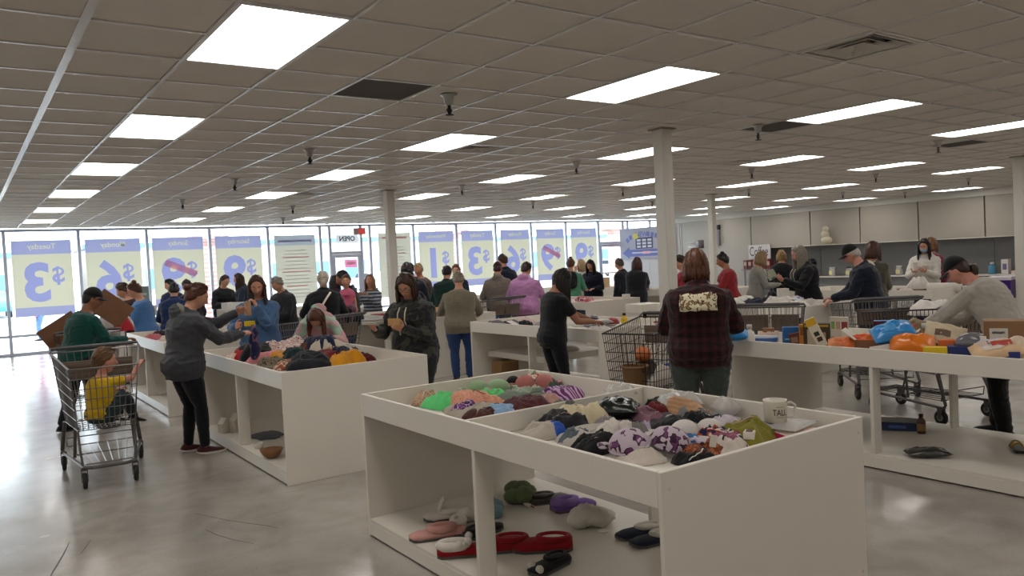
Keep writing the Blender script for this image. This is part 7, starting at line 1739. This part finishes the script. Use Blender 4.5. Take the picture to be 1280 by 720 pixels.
b = MB(); b.add([(-.17, .0, .05), (0, .05, -.02), (0, .12, .11), (-.17, .07, .17), (.17, 0, .05), (.17, .07, .17)], [(0, 1, 2, 3), (1, 4, 5, 2)])
b.add([(-.17, -.012, .05), (0, .038, -.02), (0, .108, .11), (-.17, .058, .17), (.17, -.012, .05), (.17, .058, .17)], [(3, 2, 1, 0), (2, 5, 4, 1)])
held('open_book', b, mat('book_page', '#b9bda4', rough=.6, var=.2, pattern='blotch', c2='#5f7a52', c3='#cfcfc6', scale=7.0), P_GH, 0, 'open picture book held by the grey-haired woman', 'book', (.14, .06, -.05))
b = MB(); b.lathe([(.035, 0), (.045, .15), (.04, .15), (.03, .01)], 12, (0, 0, -.06)); held('paper_cup', b, C('#d0c8be'), P_DAD if False else [P for P in (P_MK,)][0], 0, 'white dish held up by the masked woman', 'dish', (.1, .08, .04))
# cart loads
t = thing('cardboard_box', 'big open cardboard box with raised flaps in the cart of the teal sweater man', 'box', (1.3, 11.4, .5), R(-4))
cb = mat('cardboard', '#80593f', rough=.85, var=.08, scale=15)
b = MB(); b.bb(-.25, -.3, 0, .25, -.294, .55); b.bb(-.25, .294, 0, .25, .3, .55); b.bb(-.25, -.3, 0, -.244, .3, .55); b.bb(.244, -.3, 0, .25, .3, .55); b.bb(-.25, -.3, 0, .25, .3, .006); b.build('carton', cb, t)
for (c, s_, M) in (((-.27, -.2, .62), (.46, .008, .30), rot('y', R(-32)) @ rot('x', R(8))), ((.30, -.2, .86), (.44, .008, .32), rot('y', R(40)) @ rot('x', R(8)))):
    b = MB(); b.cbox(c, s_, M); b.build('flap', cb, t)
cloth('plastic_sack', 'grey white plastic sack in the cart by the blue sweater woman', 'bag', (1.7, 11.7, 1.08), .42, .4, .3, fab('#a8a3a0', rough=.4), 120)
cloth('red_cloth', 'red cloth hanging out beside the grey white sack', 'clothing', (1.72, 11.25, 1.06), .24, .2, .22, fab('#a3262f'), 121)
# maroon woman's cart
cloth('white_sheet_roll', 'white bedding in the black wire cart', 'bedding', (5.35, 5.32, .50), .5, .42, .17, fab('#cfc8bc'), 130)
cloth('blue_cloth', 'small blue cloth in the black wire cart', 'clothing', (5.6, 5.35, .52), .2, .2, .14, fab('#2a3f8d'), 131)
cloth('dark_cloth', 'dark cloth on the bedding in the black wire cart', 'clothing', (5.2, 5.28, .62), .3, .2, .14, fab('#3a2c26'), 132)
t = thing('pumpkin_ornament', 'orange round pumpkin ornament in the black wire cart', 'ornament', (5.16, 5.25, .74)); b = MB(); b.ell((0, 0, .05), (.075, .075, .07), 16, 12, None, 0, lambda d: d * (1 + .06 * np.cos(8 * np.arctan2(d[:, 1], d[:, 0])))[:, None]); b.build('pumpkin', mat('pumpkin', '#c9703a', rough=.5), t, True); b = MB(); b.tube([(0, 0, .11), (.01, 0, .14)], .008, 6); b.build('stem', plas('#5a4a2a'), t)
t = thing('basket', 'tan wicker basket at the front of the black wire cart', 'basket', (5.0, 5.2, .50), .5); b = MB(); b.lathe([(.09, 0), (.12, .2), (.11, .2), (.085, .01)], 16); b.build('basket', mat('wicker', '#7d5a34', rough=.8, var=.15, scale=60, bump=1), t); b = MB(); b.tube([(.12 * math.cos(q), .12 * math.sin(q), .2) for q in np.arange(16) * math.pi / 8], .012, 6, closed=True); b.build('rim', mat('wicker', '#7d5a34'), t)
cloth('white_coat', 'white coat draped over the front of the cap wearer\'s cart', 'clothing', (7.74, 3.86, 1.0), .5, .42, .16, fab('#cfcac4'), 140)
carton('dark_goods', 'dark box inside the cart of the woman in black cap', 'box', (7.8, 4.1, .49), (.36, .3, .26), C('#2b2220'), .9, [('f', .1, .5, .9, .7, C('#a8703a'))])
cloth('black_bag', 'black bag in the cart behind the clothes table', 'bag', (3.95, 10.25, .5), .36, .4, .36, fab('#17171a'), 150)
pouch('gold_packet', 'shiny gold packet in the cart behind the clothes table', 'packet', (3.9, 10.0, .5), .24, .2, .18, mat('gold_foil', '#9a8a3a', rough=.25, metal=.5, var=.2), .4, None, 23)
cloth('blue_bag', 'bright blue bag in the cart beside the olive sweatshirt', 'bag', (7.44, 11.15, .5), .4, .4, .34, fab('#2a5f9e'), 151)
finish_people()
